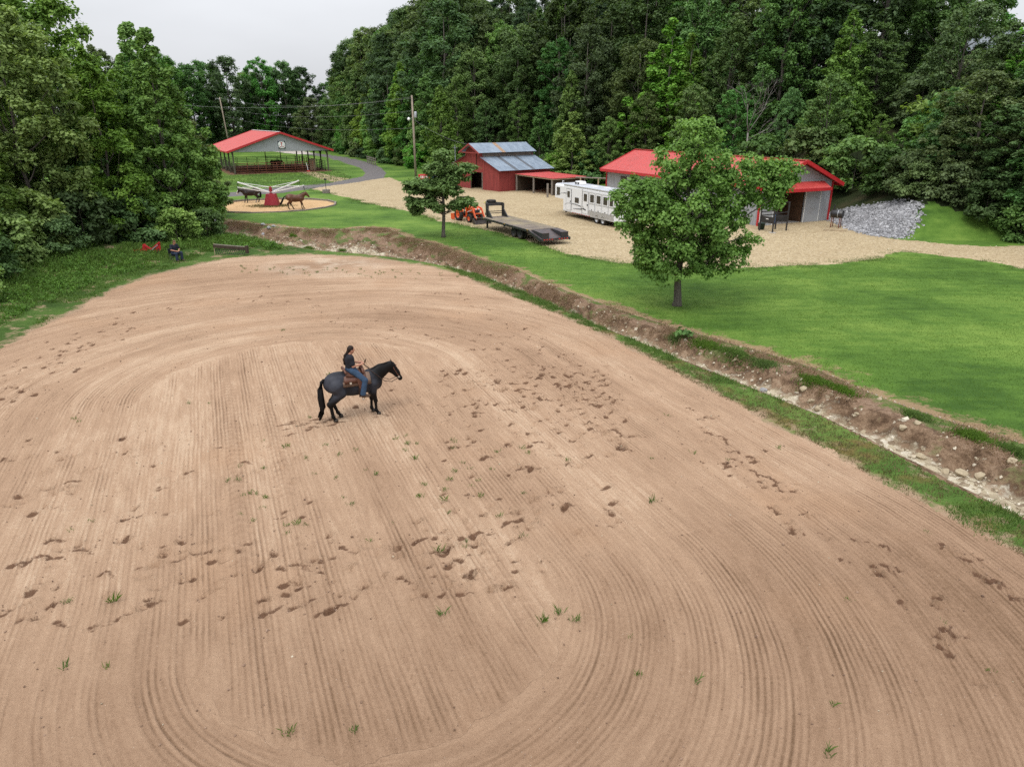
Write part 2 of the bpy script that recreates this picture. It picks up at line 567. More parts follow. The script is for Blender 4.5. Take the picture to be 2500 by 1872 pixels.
for pl, n, j in (([(-17.67, 22.92), (-18.3, 25.41), (-17.92, 27.45), (-18.08, 31.33), (-16.01, 33.89), (-12.07, 35.82)], 50, .6), ([(-15.85, 20.45), (-16.71, 22.92), (-16.62, 24.36), (-17.35, 27.77), (-16.64, 30.56)], 46, .5),
                 ([(-11.07, 34.83), (-5.74, 33.44), (-3.29, 31.33), (-.11, 27.77), (2.43, 24.36), (3.46, 22.04)], 70, .45), ([(-8.57, 31.33), (-5.17, 29.81), (-1.02, 26.54), (1.5, 22.92), (2.76, 20.08)], 74, .5),
                 ([(-3.01, 35.82), (-.13, 31.33), (1.35, 26.54), (2.38, 22.04)], 46, .35), ([(5.13, 18.1), (6.61, 15), (7.23, 12.68), (7.86, 11.16), (7.77, 9.57), (8.11, 8.85)], 46, .35),
                 ([(5.5, 20.83), (6.26, 17.51), (6.83, 15)], 26, .3), ([(9.47, 13.21), (9.55, 12.19), (9.71, 11.3)], 9, .2), ([(-6.29, 18.88), (-5.41, 19.73), (-4.3, 22.25)], 9, .15), ([(-3.67, 21.22), (-2.31, 21.02), (-.83, 21.14), (.66, 21.3)], 12, .08), ([(-2.42, 23.86), (-1.13, 24.87)], 6, .08)):
    for x, y, a in along_pts(pl, n, j):
        prints.append((x, y, a + rng.normal(0, .3), rng.uniform(.8, 1.3), rng.choice([0.45, .8, 1.1, 1.2])))
for pl, n in (([(-2.63, 24.36), (3.27, 24.36), (3.72, 17.51), (-.65, 15.68), (-1.92, 16.95)], 240), ([(-11.1, 13.21), (-.57, 13.57), (-.41, 11.44), (-5.04, 10.38), (-9.28, 10.51)], 135), ([(-14.62, 18.4), (-5.44, 18.72), (-4.68, 13.96), (-11.61, 13.96)], 70), ([(-2.38, 15.68), (2.85, 15.93), (2.22, 13.03), (-.5, 11.3), (-1.9, 11.88)], 70), ([(-14, 36), (-2, 36), (-3, 41), (-14, 42)], 14)):
    for x, y in in_poly(pl, n):
        prints.append((x, y, rng.normal(0.3, .8), rng.uniform(.8, 1.35), rng.choice([0.4, .6, .9, 1.15])))
def stamp(x, y, a, L, W, amt, dig, F=None):
    r_ = max(L, W) * 1.6
    i0, i1 = np.searchsorted(gx, x - r_), np.searchsorted(gx, x + r_); j0, j1 = np.searchsorted(gy, y - r_), np.searchsorted(gy, y + r_)
    if i1 <= i0 or j1 <= j0:
        return
    sx, sy = XX[i0:i1, j0:j1] - x, YY[i0:i1, j0:j1] - y
    ca, sa = math.cos(a), math.sin(a)
    p, q = (sx * ca + sy * sa) / L, (-sx * sa + sy * ca) / W
    d2 = p * p + q * q
    g = np.exp(-(d2 ** 1.4) * 1.1)
    DAMP[i0:i1, j0:j1] = np.maximum(DAMP[i0:i1, j0:j1], amt * g)
    DIG[i0:i1, j0:j1] += -dig * np.exp(-d2 * 1.6) + dig * 0.75 * np.exp(-((np.sqrt(d2) - 1.25) ** 2) * 9) * (0.5 + 0.5 * np.sign(p))
for x, y, a, s_, am in prints:
    stamp(x, y, a, .1 * s_, .082 * s_, am * rng.uniform(.75, 1.1), .065 * s_)
    if am > .7 and rng.random() < .5:
        L = rng.uniform(.12, .26) * s_
        stamp(x + math.cos(a) * L * .8, y + math.sin(a) * L * .8, a + rng.normal(0, .25), L, rng.uniform(.05, .09), am * rng.uniform(.4, .75), .02)
    if rng.random() < .4:
        stamp(x + rng.normal(0, .16), y + rng.normal(0, .1), a, .07, .05, am * rng.uniform(.5, 1), .02)
for k in range(26):   # churned soil behind the standing horse
    stamp(-6.0 + rng.normal(0, .55), 19.6 + rng.normal(0, .22), .2, rng.uniform(.08, .24), .07, rng.uniform(.4, .95), .025)
for k in range(5):
    stamp(-3.9 + rng.normal(0, .15), 20.35 + rng.normal(0, .1), .2, .15, .1, .6, .02)
inA = sdf_poly(XX, YY, ARENA)
# tyre lug prints left by the tractor
LUG = np.zeros_like(XX)
for w0, vr in ((-0.35, (13.5, 28)), (4.35, (9.6, 12.4)), (0.75, (16, 24))):
    wv = XX * PV[0] + YY * PV[1] - w0; vv = XX * DV[0] + YY * DV[1]
    m = (np.abs(wv) < .22) & (vv > vr[0]) & (vv < vr[1])
    LUG[m] = (np.sin((vv[m] + np.abs(wv[m]) * .8) * 2 * math.pi / .28) > 0.2) * (0.5 + 0.5 * fbm(XX[m], YY[m], .6, 77, 2))
ZZ = ZZ + np.where(inA < 0, DIG + (fbm(XX, YY, 1.3, 61, 3) - .5) * .035 - EDGE * .004 - LUG * .018, 0)
# camber of the ploughed furrows where the grid can carry it
ZZ = ZZ + np.where(inA < -0.2, 0.010 * np.sin(UU * 2 * math.pi / 0.62 + 2 * fbm(XX, YY, .3, 71, 2)), 0)

# soil darker on the near headland, and damp in two harrow passes
_w = XX * PV[0] + YY * PV[1]; _v = XX * DV[0] + YY * DV[1]
DARK_SOIL = np.clip(1.15 * sstep(13.5, 7.5, _v + 2.5 * (fbm(XX, YY, .25, 83, 3) - .5)) + .9 * np.exp(-((_w - 2.9) / .5) ** 2) * sstep(20, 17, _v) + .6 * np.exp(-((_w + .3) / .28) ** 2) * sstep(20, 15, _v), 0, 1.1)
FX = 0.25 * (XX[:-1, :-1] + XX[1:, :-1] + XX[1:, 1:] + XX[:-1, 1:]); FY = 0.25 * (YY[:-1, :-1] + YY[1:, :-1] + YY[1:, 1:] + YY[:-1, 1:])
rag = (fbm(FX, FY, 0.9, 5, 4) - 0.5)
rag2 = (fbm(FX, FY, 0.35, 15, 4) - 0.5)
CLS = np.zeros(FX.shape, np.int8)          # 0 lawn
NAMES = ['lawn', 'woodland_ground', 'weedy_bank', 'gravel_lot', 'gravel_road', 'concrete_drive', 'sand_path', 'walker_ring', 'stone_slope', 'creek', 'arena', 'pavilion_floor', 'grass_verge']
CLS[(sdf_big(FX, FY, HILL) + rag2 * 2) < 0] = 1
CLS[(sdf_poly(FX, FY, UNDER) + rag * .6) < 0] = 2
# grassy apron in front of the wood, right of the stone slope
apr = sdf_poly(FX, FY, [(29.6, 54.2), (36, 51.0), (50, 46), (51, 48), (40, 53.5), (36, 56.5), (33.6, 58.5), (31.6, 57)])
CLS[(apr + rag2) < 0] = 0
CLS[(sdf_poly(FX, FY, LOT) + rag * .9 + rag2 * .8) < 0] = 3
CLS[(sdf_poly(FX, FY, SPUR) + rag * .8) < 0] = 6
CLS[(sdf_poly(FX, FY, ROAD) + rag * .5) < 0] = 4
CLS[(sdf_poly(FX, FY, DRIVE)) < 0] = 5
CLS[(sdf_poly(FX, FY, PAVF) + rag * .5) < 0] = 11
CLS[np.hypot(FX - RINGC[0], FY - RINGC[1]) < RINGR] = 7
CLS[(sdf_poly(FX, FY, RIP) + rag * 1.6 + rag2) < 0] = 8
verge = (sdf_poly(FX, FY, [(-16.2, 46), (-13.5, 47), (-10, 46), (-5, 43), (-1.8, 38), (4.3, 27), (7.2, 20), (9.8, 14), (11.5, 9), (12.3, -12), (16, -12), (14.5, 4), (12.5, 13), (11.5, 18), (7.5, 26), (2.5, 36), (-1.5, 42.5), (-7, 48), (-13, 51), (-16, 50)])) < 0
CLS[verge & (CLS == 0)] = 12
CLS[(inside(FX, FY, CHAN))] = 9
CLS[(sdf_poly(FX, FY, ARENA) + rag * .75) < 0] = 10

DCH = segdist(XX, YY, CRB); TCH = segdist(XX, YY, CRA)
bedt = np.where(inside(XX, YY, CHAN), TCH / (TCH + DCH + 1e-6), 0)
dry = np.exp(-(DCH / 1.1)) * (1 - inside(XX, YY, CHAN) * 0.0)
arena_dist = sdf_poly(XX, YY, ARENA)  # signed distance to the arena edge, drives the soil mix
idx = np.arange(XX.size).reshape(XX.shape)


def build_ground(ci, m):
    sel = CLS == ci
    i, j = np.nonzero(sel)
    q = np.stack([idx[i, j], idx[i + 1, j], idx[i + 1, j + 1], idx[i, j + 1]], 1)
    used, inv = np.unique(q.ravel(), return_inverse=True)
    v = np.stack([XX.ravel()[used], YY.ravel()[used], ZZ.ravel()[used]], 1)
    me = mesh_np(NAMES[ci], v, inv.reshape(-1, 4), True)
    if ci == 10:
        for nme, F in (('ui', UI), ('ai', AI), ('uo', UO), ('ao', AO), ('fs', SDF_), ('fz', FZ), ('dark_soil', DARK_SOIL), ('damp', DAMP), ('edge', EDGE), ('asd', arena_dist), ('lug', LUG)):
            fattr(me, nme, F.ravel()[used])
    if ci == 9:
        fattr(me, 'bed', bedt.ravel()[used])
    if ci in (0, 12, 2):
        fattr(me, 'dry', dry.ravel()[used]); fattr(me, 'asd', arena_dist.ravel()[used])
    o = link(NAMES[ci], me, m)
    o['kind'] = 'structure'
    return o


# ---- ground materials
def m_arena():
    m, t, b = new_mat('arena_dirt')
    damp = attr(t, 'damp')
    pos = geopos(t)
    nfs = mathn(t, 'ADD', attr(t, 'fs'), mathn(t, 'MULTIPLY', mathn(t, 'SUBTRACT', noise(t, 1.1, 3, .5, pos), .5), .8))
    msk = maprange(t, nfs, -.004, .004)
    def mixf(x, y):
        n = nd(t, 'ShaderNodeMix'); t.links.new(msk, n.inputs['Factor']); t.links.new(x, n.inputs['A']); t.links.new(y, n.inputs['B']); return n.outputs['Result']
    u, a = mixf(attr(t, 'ui'), attr(t, 'uo')), mixf(attr(t, 'ai'), attr(t, 'ao'))
    fz = attr(t, 'fz')
    def uv(su, sa):
        cv = nd(t, 'ShaderNodeCombineXYZ')
        t.links.new(mathn(t, 'MULTIPLY', u, su), cv.inputs[0]); t.links.new(mathn(t, 'MULTIPLY', a, sa), cv.inputs[1]); t.links.new(fz, cv.inputs[2])
        return cv.outputs[0]
    streak = noise(t, 1.0, 5, 0.65, uv(7.0, 0.9))
    line = noise(t, 1.0, 3, 0.6, uv(2.6, 0.11))
    broad = noise(t, 1.0, 3, 0.5, uv(0.55, 0.045))
    warp = noise(t, .45, 2, 0.5, pos)
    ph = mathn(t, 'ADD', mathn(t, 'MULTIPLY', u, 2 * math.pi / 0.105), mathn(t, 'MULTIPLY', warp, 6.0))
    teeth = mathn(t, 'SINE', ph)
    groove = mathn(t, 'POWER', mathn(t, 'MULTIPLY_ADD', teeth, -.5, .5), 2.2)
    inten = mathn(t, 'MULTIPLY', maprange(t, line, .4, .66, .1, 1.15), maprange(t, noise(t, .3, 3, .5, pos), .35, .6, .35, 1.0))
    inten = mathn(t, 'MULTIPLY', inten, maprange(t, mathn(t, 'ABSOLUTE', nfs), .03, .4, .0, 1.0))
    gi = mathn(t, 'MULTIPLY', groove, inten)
    grain = noise(t, 46, 5, 0.75, pos)
    clod = noise(t, 11, 6, 0.7, pos)
    patch = noise(t, 0.14, 4, 0.55, pos)
    hgt = mathn(t, 'ADD', mathn(t, 'MULTIPLY', gi, -0.5), mathn(t, 'MULTIPLY', streak, 0.45))
    hgt = mathn(t, 'ADD', hgt, mathn(t, 'ADD', mathn(t, 'MULTIPLY', clod, 0.75), mathn(t, 'MULTIPLY', grain, 0.42)))
    bump(t, b, hgt, 0.9, 0.06)
    # colour: dry sandy crust, darker in the furrow bottoms, damper soil where hooves dug
    f = mathn(t, 'ADD', mathn(t, 'MULTIPLY', streak, 0.34), mathn(t, 'MULTIPLY', broad, 0.42))
    f = mathn(t, 'ADD', f, mathn(t, 'MULTIPLY', patch, 0.34))
    f = mathn(t, 'ADD', f, mathn(t, 'MULTIPLY_ADD', clod, 0.22, .06))
    f = mathn(t, 'ADD', f, mathn(t, 'MULTIPLY', grain, 0.36))
    f = mathn(t, 'SUBTRACT', f, mathn(t, 'MULTIPLY', attr(t, 'dark_soil'), 0.105))
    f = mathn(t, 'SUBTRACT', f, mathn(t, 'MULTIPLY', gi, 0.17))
    c = ramp(t, f, [(0.56, (0.15, 0.09, 0.052)), (0.72, (0.265, 0.168, 0.107)), (0.9, (0.366, 0.244, 0.16)), (1.0, (0.455, 0.328, 0.225))])
    c = mixc(t, maprange(t, noise(t, .21, 3, .5, pos), .56, .72, 0, .35), c, (0.36, 0.215, 0.125))
    # pale sand near the far entrance
    px = nd(t, 'ShaderNodeVectorMath', operation='DISTANCE'); t.links.new(pos, px.inputs[0]); px.inputs[1].default_value = (-11.6, 44.0, 0)
    pf = mathn(t, 'MULTIPLY', maprange(t, px.outputs['Value'], 4.6, 1.0), maprange(t, noise(t, .55, 4, .6, pos), .42, .62), clamp=True)
    c = mixc(t, mathn(t, 'MULTIPLY', pf, .7), c, (0.52, 0.43, 0.33))
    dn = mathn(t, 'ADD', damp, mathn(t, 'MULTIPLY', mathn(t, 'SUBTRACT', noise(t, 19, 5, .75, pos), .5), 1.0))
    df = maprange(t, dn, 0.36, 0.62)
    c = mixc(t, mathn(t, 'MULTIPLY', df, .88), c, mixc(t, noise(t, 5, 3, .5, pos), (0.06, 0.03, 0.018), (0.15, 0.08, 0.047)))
    c = mixc(t, mathn(t, 'MULTIPLY', attr(t, 'lug'), .3), c, (0.2, 0.12, 0.075))
    # grit
    vo = nd(t, 'ShaderNodeTexVoronoi'); vo.inputs['Scale'].default_value = 7.0; t.links.new(pos, vo.inputs['Vector'])
    c = mixc(t, maprange(t, vo.outputs['Distance'], .055, .03, 0, .7), c, (0.6, 0.52, 0.42))
    vo2 = nd(t, 'ShaderNodeTexVoronoi'); vo2.inputs['Scale'].default_value = 4.1; t.links.new(pos, vo2.inputs['Vector'])
    c = mixc(t, maprange(t, vo2.outputs['Distance'], .05, .025, 0, .8), c, (0.1, 0.055, 0.032))
    t.links.new(c, b.inputs['Base Color'])
    b.inputs['Roughness'].default_value = 0.95; b.inputs['Specular IOR Level'].default_value = 0.1
    return m


def m_grass(name, g0, g1, g2, dryc, dry_amt=1.0, weeds=None, soil=None, soil_lo=.6, bmp=.05):
    m, t, b = new_mat(name)
    pos = geopos(t)
    n1 = noise(t, .16, 4, .55, pos); n2 = noise(t, 1.4, 5, .65, pos); n3 = noise(t, 14, 5, .7, pos)
    mp = nd(t, 'ShaderNodeMapping'); mp.inputs['Rotation'].default_value = (0, 0, R(35)); mp.inputs['Scale'].default_value = (.5, 2.2, 1); t.links.new(pos, mp.inputs[0])
    n4 = noise(t, .8, 3, .5, mp.outputs[0])
    f = mathn(t, 'ADD', mathn(t, 'MULTIPLY_ADD', n1, .85, -.15), mathn(t, 'ADD', mathn(t, 'MULTIPLY', n2, .3), mathn(t, 'ADD', mathn(t, 'MULTIPLY', n3, .34), mathn(t, 'MULTIPLY', n4, .3))))
    c = ramp(t, f, [(.56, g0), (.74, g1), (.92, g2)])
    if weeds:
        c = mixc(t, maprange(t, noise(t, .7, 4, .6, pos), .52, .66, 0, .75), c, weeds)
    if soil:
        c = mixc(t, maprange(t, noise(t, .9, 5, .7, pos, .3), soil_lo, soil_lo + .1, 0, .9), c, soil)
    if soil:
        an = mathn(t, 'ADD', attr(t, 'asd'), mathn(t, 'MULTIPLY', mathn(t, 'SUBTRACT', noise(t, 1.3, 6, .72, pos), .5), 2.4))
        c = mixc(t, maprange(t, an, .45, .0, 0, 1), c, mixc(t, n3, (.27, .18, .115), (.38, .27, .18)))
    d = attr(t, 'dry')
    dn = mathn(t, 'ADD', mathn(t, 'MULTIPLY', d, dry_amt), mathn(t, 'MULTIPLY', mathn(t, 'SUBTRACT', noise(t, .8, 6, .72, pos), .5), 2.0))
    c = mixc(t, maprange(t, dn, .5, .68, 0, .85), c, mixc(t, n3, dryc, tuple(x * 1.7 for x in dryc)))
    t.links.new(c, b.inputs['Base Color'])
    b.inputs['Roughness'].default_value = .9; b.inputs['Specular IOR Level'].default_value = .12
    bump(t, b, mathn(t, 'ADD', n3, mathn(t, 'MULTIPLY', n2, .8)), .8, bmp)
    return m


def m_gravel(name, cols, scale=9, bmp=.03, patch=(0.2, 0.14, 0.08), pamt=.35):
    m, t, b = new_mat(name)
    pos = geopos(t)
    vo = nd(t, 'ShaderNodeTexVoronoi'); vo.inputs['Scale'].default_value = scale; t.links.new(pos, vo.inputs['Vector'])
    n2 = noise(t, .35, 5, .65, pos); n3 = noise(t, 6, 5, .7, pos)
    sepc = nd(t, 'ShaderNodeSeparateColor'); t.links.new(vo.outputs['Color'], sepc.inputs[0])
    f = mathn(t, 'ADD', mathn(t, 'MULTIPLY', sepc.outputs[0], .45), mathn(t, 'MULTIPLY', n3, .6))
    c = ramp(t, f, [(.2, cols[0]), (.5, cols[1]), (.85, cols[2])])
    c = mixc(t, maprange(t, n2, .5, .68, 0, pamt), c, patch)
    c = mixc(t, maprange(t, noise(t, 1.7, 5, .7, pos), .58, .72, 0, .4), c, cols[0])
    t.links.new(c, b.inputs['Base Color'])
    b.inputs['Roughness'].default_value = .95; b.inputs['Specular IOR Level'].default_value = .15
    bump(t, b, mathn(t, 'ADD', vo.outputs['Distance'], n3), .7, bmp)
    return m


def m_creek():
    m, t, b = new_mat('creek_bed_soil')
    pos = geopos(t)
    bed = attr(t, 'bed')
    vo = nd(t, 'ShaderNodeTexVoronoi'); vo.inputs['Scale'].default_value = 6; t.links.new(pos, vo.inputs['Vector'])
    sepc = nd(t, 'ShaderNodeSeparateColor'); t.links.new(vo.outputs['Color'], sepc.inputs[0])
    n = noise(t, 2.2, 6, .7, pos); n5 = noise(t, 12, 5, .7, pos)
    peb = ramp(t, sepc.outputs[0], [(.0, (.2, .15, .1)), (.5, (.42, .36, .25)), (1, (.55, .5, .4))])
    bank = ramp(t, n, [(.3, (.05, .031, .02)), (.44, (.12, .076, .047)), (.56, (.23, .155, .1)), (.7, (.34, .255, .175))])
    bn = mathn(t, 'ADD', bed, mathn(t, 'MULTIPLY', mathn(t, 'SUBTRACT', n, .5), .5))
    f = mathn(t, 'MULTIPLY', maprange(t, bn, .1, .2), maprange(t, bn, .48, .38), clamp=True)
    c = mixc(t, f, bank, peb)
    top = mathn(t, 'MULTIPLY', maprange(t, bn, .6, .72), .85)
    straw = ramp(t, n5, [(.3, (.12, .072, .045)), (.5, (.23, .15, .1)), (.7, (.32, .235, .17))])
    c = mixc(t, top, c, straw)
    gtop = mathn(t, 'MULTIPLY', maprange(t, mathn(t, 'ADD', bed, mathn(t, 'MULTIPLY', mathn(t, 'SUBTRACT', noise(t, .8, 6, .72, pos), .5), 1.1)), .84, .98), .9)
    c = mixc(t, gtop, c, mixc(t, n5, (.04, .085, .014), (.11, .18, .035)))
    gr = mathn(t, 'MULTIPLY', maprange(t, noise(t, .7, 5, .65, pos), .53, .6), maprange(t, bn, .5, .62), clamp=True)
    c = mixc(t, mathn(t, 'MULTIPLY', gr, .8), c, (.075, .125, .03))
    t.links.new(c, b.inputs['Base Color'])
    b.inputs['Roughness'].default_value = .95; b.inputs['Specular IOR Level'].default_value = .1
    bump(t, b, mathn(t, 'ADD', mathn(t, 'ADD', n, n5), mathn(t, 'MULTIPLY', vo.outputs['Distance'], .6)), .9, .08)
    return m


m_arena(); m_creek()
m_grass('lawn_grass', (.038, .085, .013), (.078, .15, .023), (.142, .222, .04), (.2, .13, .08), .8)
m_grass('verge_grass', (.045, .085, .016), (.075, .14, .026), (.12, .18, .04), (.17, .115, .065), .35, weeds=(.15, .09, .035), soil=(.3, .21, .14), soil_lo=.56, bmp=.09)
m_grass('bank_weeds', (.03, .06, .011), (.055, .105, .02), (.09, .15, .032), (.15, .1, .06), .3, soil=(.3, .22, .135), soil_lo=.54, bmp=.12)
m_grass('wood_floor', (.012, .02, .006), (.025, .035, .012), (.05, .045, .022), (.1, .07, .04), .3, bmp=.15)
m_gravel('lot_gravel', ((.2, .148, .086), (.345, .268, .158), (.49, .41, .275)), 11, .035, (.25, .18, .1), .4)
m_gravel('road_gravel', ((.075, .068, .066), (.12, .11, .11), (.17, .16, .155)), 6, .03, (.16, .135, .11), .3)
m_gravel('drive_concrete', ((.38, .33, .29), (.45, .4, .36), (.5, .46, .42)), 3, .01, (.3, .26, .22), .2)
m_gravel('path_sand', ((.24, .17, .1), (.34, .26, .16), (.43, .34, .22)), 8, .02)
m_gravel('ring_sand', ((.34, .21, .1), (.45, .295, .15), (.52, .36, .2)), 8, .03, (.3, .18, .09), .3)
m_gravel('slope_dirt', ((.1, .09, .085), (.16, .15, .15), (.22, .2, .2)), 5, .05)
m_gravel('pen_dirt', ((.1, .05, .032), (.16, .082, .052), (.22, .125, .082)), 4, .05, (.2, .13, .09), .3)
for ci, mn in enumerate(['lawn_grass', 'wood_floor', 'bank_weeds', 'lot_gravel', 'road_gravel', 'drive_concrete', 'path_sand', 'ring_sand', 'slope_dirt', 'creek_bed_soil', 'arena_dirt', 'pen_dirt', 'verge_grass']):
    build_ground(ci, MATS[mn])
# ------------------------------------------------------------------ trees
def m_leaf(name, c0, c1, c2, hue=.02, val=.25, trans=.28):
    m, t, b = new_mat(name)
    lv = attr(t, 'lv')
    oi = nd(t, 'ShaderNodeObjectInfo')
    n = noise(t, .45, 3, .5, geopos(t))
    f = mathn(t, 'ADD', mathn(t, 'MULTIPLY', lv, .7), mathn(t, 'MULTIPLY', n, .35))
    c = ramp(t, f, [(.15, c0), (.5, c1), (.9, c2)])
    hs = nd(t, 'ShaderNodeHueSaturation')
    t.links.new(c, hs.inputs['Color'])
    t.links.new(maprange(t, oi.outputs['Random'], 0, 1, .5 - hue, .5 + hue), hs.inputs['Hue'])
    t.links.new(maprange(t, mathn(t, 'FRACT', mathn(t, 'MULTIPLY', oi.outputs['Random'], 7.31)), 0, 1, 1 - val, 1 + val), hs.inputs['Value'])
    t.links.new(maprange(t, mathn(t, 'FRACT', mathn(t, 'MULTIPLY', oi.outputs['Random'], 13.7)), 0, 1, .82, 1.05), hs.inputs['Saturation'])
    t.links.new(hs.outputs[0], b.inputs['Base Color'])
    b.inputs['Roughness'].default_value = .6; b.inputs['Specular IOR Level'].default_value = .18
    tr = nd(t, 'ShaderNodeBsdfTranslucent')
    t.links.new(mixc(t, 1.0, hs.outputs[0], (1.25, 1.3, .7), 'MULTIPLY'), tr.inputs['Color'])
    mx = nd(t, 'ShaderNodeMixShader'); mx.inputs[0].default_value = trans
    t.links.new(b.outputs[0], mx.inputs[1]); t.links.new(tr.outputs[0], mx.inputs[2])
    t.links.new(mx.outputs[0], t.nodes['Material Output'].inputs[0])
    return m


def m_bark(name, c0, c1):
    m, t, b = new_mat(name)
    v = objco(t)
    mp = nd(t, 'ShaderNodeMapping'); mp.inputs['Scale'].default_value = (6, 6, 1.2); t.links.new(v, mp.inputs[0])
    n = noise(t, 3, 6, .65, mp.outputs[0])
    t.links.new(ramp(t, n, [(.3, c0), (.7, c1)]), b.inputs['Base Color'])
    b.inputs['Roughness'].default_value = .95
    bump(t, b, n, .8, .05)
    return m


m_leaf('leaf_oak', (0.0466, 0.0857, 0.0251), (0.0821, 0.1411, 0.0422), (0.1312, 0.2066, 0.0707), .03, .38, .32)
m_leaf('leaf_tall', (0.0512, 0.1169, 0.0247), (0.099, 0.1976, 0.0435), (0.1651, 0.2873, 0.0776), .03, .36, .32)
m_leaf('leaf_gum', (0.0678, 0.1476, 0.0252), (0.1312, 0.2493, 0.0444), (0.2188, 0.3625, 0.0792), .03, .34, .34)
m_leaf('leaf_light', (0.0836, 0.1674, 0.0324), (0.1393, 0.2592, 0.0572), (0.2043, 0.3456, 0.0918), .02, .2, .34)
m_leaf('leaf_hero', (0.064, 0.1548, 0.016), (0.127, 0.268, 0.033), (0.215, 0.395, 0.064), .005, .03, .34)
m_leaf('leaf_dogwood', (0.081, 0.1458, 0.0389), (0.135, 0.2268, 0.0626), (0.1944, 0.297, 0.0972), .005, .03, .32)
m_leaf('leaf_pine', (0.0258, 0.0504, 0.0204), (0.0433, 0.084, 0.0324), (0.0722, 0.12, 0.0504))
m_leaf('leaf_weed', (0.0418, 0.095, 0.0162), (0.0789, 0.1674, 0.0302), (0.1347, 0.2484, 0.054), .02, .2, .32)
m_bark('bark_grey', (.05, .042, .035), (.15, .13, .11))
m_bark('bark_dead', (.12, .11, .1), (.27, .25, .23))


def unit(n):
    d = rng.normal(size=(n, 3))
    return d / np.linalg.norm(d, axis=1)[:, None]


def leaves(centers, radii, per, L, W, flat=.65, up=.7, shell=.5, name='crown', mlv=None, aim=None):
    """rhombic leaf sprays spread through domed clumps"""
    n = len(centers); N = n * per
    ci = np.repeat(np.arange(n), per)
    d = unit(N)
    d[:, 2] = np.where(rng.random(N) < .5, d[:, 2], np.abs(d[:, 2]) * .95 - .1)
    rr = rng.random(N) ** shell
    rc = np.asarray(radii)[ci]
    lump = 1 + .35 * np.sin(d[:, 0] * 5 + ci) * np.cos(d[:, 1] * 5 + ci * 1.7)
    pos = np.asarray(centers)[ci] + d * (rc * rr * lump)[:, None] * np.array([1, 1, flat])
    nrm = d * .55 + np.array([0, 0, up]) + unit(N) * .55
    nrm /= np.linalg.norm(nrm, axis=1)[:, None]
    a = np.cross(nrm, unit(N)); a /= np.linalg.norm(a, axis=1)[:, None] + 1e-9
    b = np.cross(nrm, a)
    s = rng.uniform(.65, 1.25, N)[:, None]
    a = a * L * s * .5; b = b * W * s * .5
    droop = np.array([0, 0, -.18]) * L * s
    v = np.stack([pos + a + droop, pos + b, pos - a * .8, pos - b], 1).reshape(-1, 3)
    f = np.arange(N * 4).reshape(-1, 4)
    me = mesh_np(name, v, f)
    cl = rng.random(n)[ci] * .55 + rng.random(N) * .45
    fattr(me, 'lv', np.repeat(cl, 4))
    return me


def limb(mb, a, b, r0, r1, sag=.0, n=5, seg=4):
    a, b = Vector(a), Vector(b)
    pts = []
    for i in range(seg + 1):
        t = i / seg
        p = a.lerp(b, t)
        p.z += sag * math.sin(t * math.pi)
        if 0 < i < seg:
            p += Vector(rng.normal(0, .03 * (b - a).length, 3))
        pts.append(p)
    mb.tube(pts, [r0 + (r1 - r0) * i / seg for i in range(seg + 1)], n)


def make_tree(name, seed, H, Rm, shape, nclump, per, L, W, leafm, base=.12, trunk_r=None, flat=.65, cr=(.16, .26), barkm='bark_grey', nlimb=24, lean=(0, 0), up=.7):
    """returns (trunk mesh, crown mesh)"""
    global rng
    keep = rng
    rng = np.random.default_rng(seed)
    def prof(t):
        if shape == 'cone':
            return Rm * (1 - t) ** .75 * (.55 + .45 * min(1, t / .12)) + .12 * Rm * (1 - t)
        if shape == 'tall':
            return Rm * math.sqrt(max(.02, 1 - (2 * t - .92) ** 2 * .92))
        return Rm * math.sqrt(max(.03, 1 - (1.85 * t - .8) ** 2 * .95))
    ts = []
    while len(ts) < nclump:
        t = rng.random()
        if rng.random() < prof(t) / Rm + .08:
            ts.append(t)
    ts = np.array(ts); ts[:3] = (.985, .95, .9)
    az = rng.random(nclump) * 2 * math.pi + np.arange(nclump) * 2.4
    lob = 1 + .22 * np.sin(az * 3 + seed) + .12 * np.sin(az * 5 + ts * 9)
    rad = np.array([prof(t) for t in ts]) * lob * rng.uniform(.35, 1.0, nclump) ** .6
    z = H * (base + (1 - base) * ts)
    C = np.stack([np.cos(az) * rad + lean[0] * ts, np.sin(az) * rad + lean[1] * ts, z], 1)
    rc = Rm * rng.uniform(*cr, nclump) * (1 if shape != 'cone' else 1) * (1 - .45 * ts * (shape == 'cone'))
    C[:, 2] = np.minimum(C[:, 2], H - rc * flat * .6)
    cm = leaves(C, rc, per, L, W, flat, up)
    mb = MB()
    tr = trunk_r or H * .014
    top = Vector((lean[0] * .85, lean[1] * .85, H * .88))
    seg = 7
    spine = []
    for i in range(seg + 1):
        t = i / seg
        p = Vector((0, 0, -.3)).lerp(top, t) + Vector((*rng.normal(0, .012 * H * t * (1 - t) * 2, 2), 0))
        spine.append(p)
    mb.tube(spine, [tr * (1.35 if i == 0 else 1) * (1 - .85 * i / seg) for i in range(seg + 1)], 8)
    order = rng.permutation(nclump)[:nlimb]
    for k in order:
        c = Vector(C[k])
        t0 = max(.12, min(.92, (c.z / H) * .72))
        q = t0 * seg; i = int(q)
        s0 = spine[i].lerp(spine[min(i + 1, seg)], q - i)
        limb(mb, s0, c, tr * (1 - .8 * t0) * .5, tr * .07, -.02 * (c - s0).length)
    tm = mb.mesh('trunk', True, fix=False)
    tm.materials.append(MATS[barkm]); cm.materials.append(MATS[leafm])
    rng = keep
    return tm, cm


def put_tree(name, meshes, label, loc, s=1.0, rz=0.0, group=None, cat='tree', sx=None):
    t = thing(name, label, cat, loc, rz, group)
    t.scale = (sx or s, sx or s, s)
    link('trunk', meshes[0], None, t); link('crown', meshes[1], None, t)
    return t


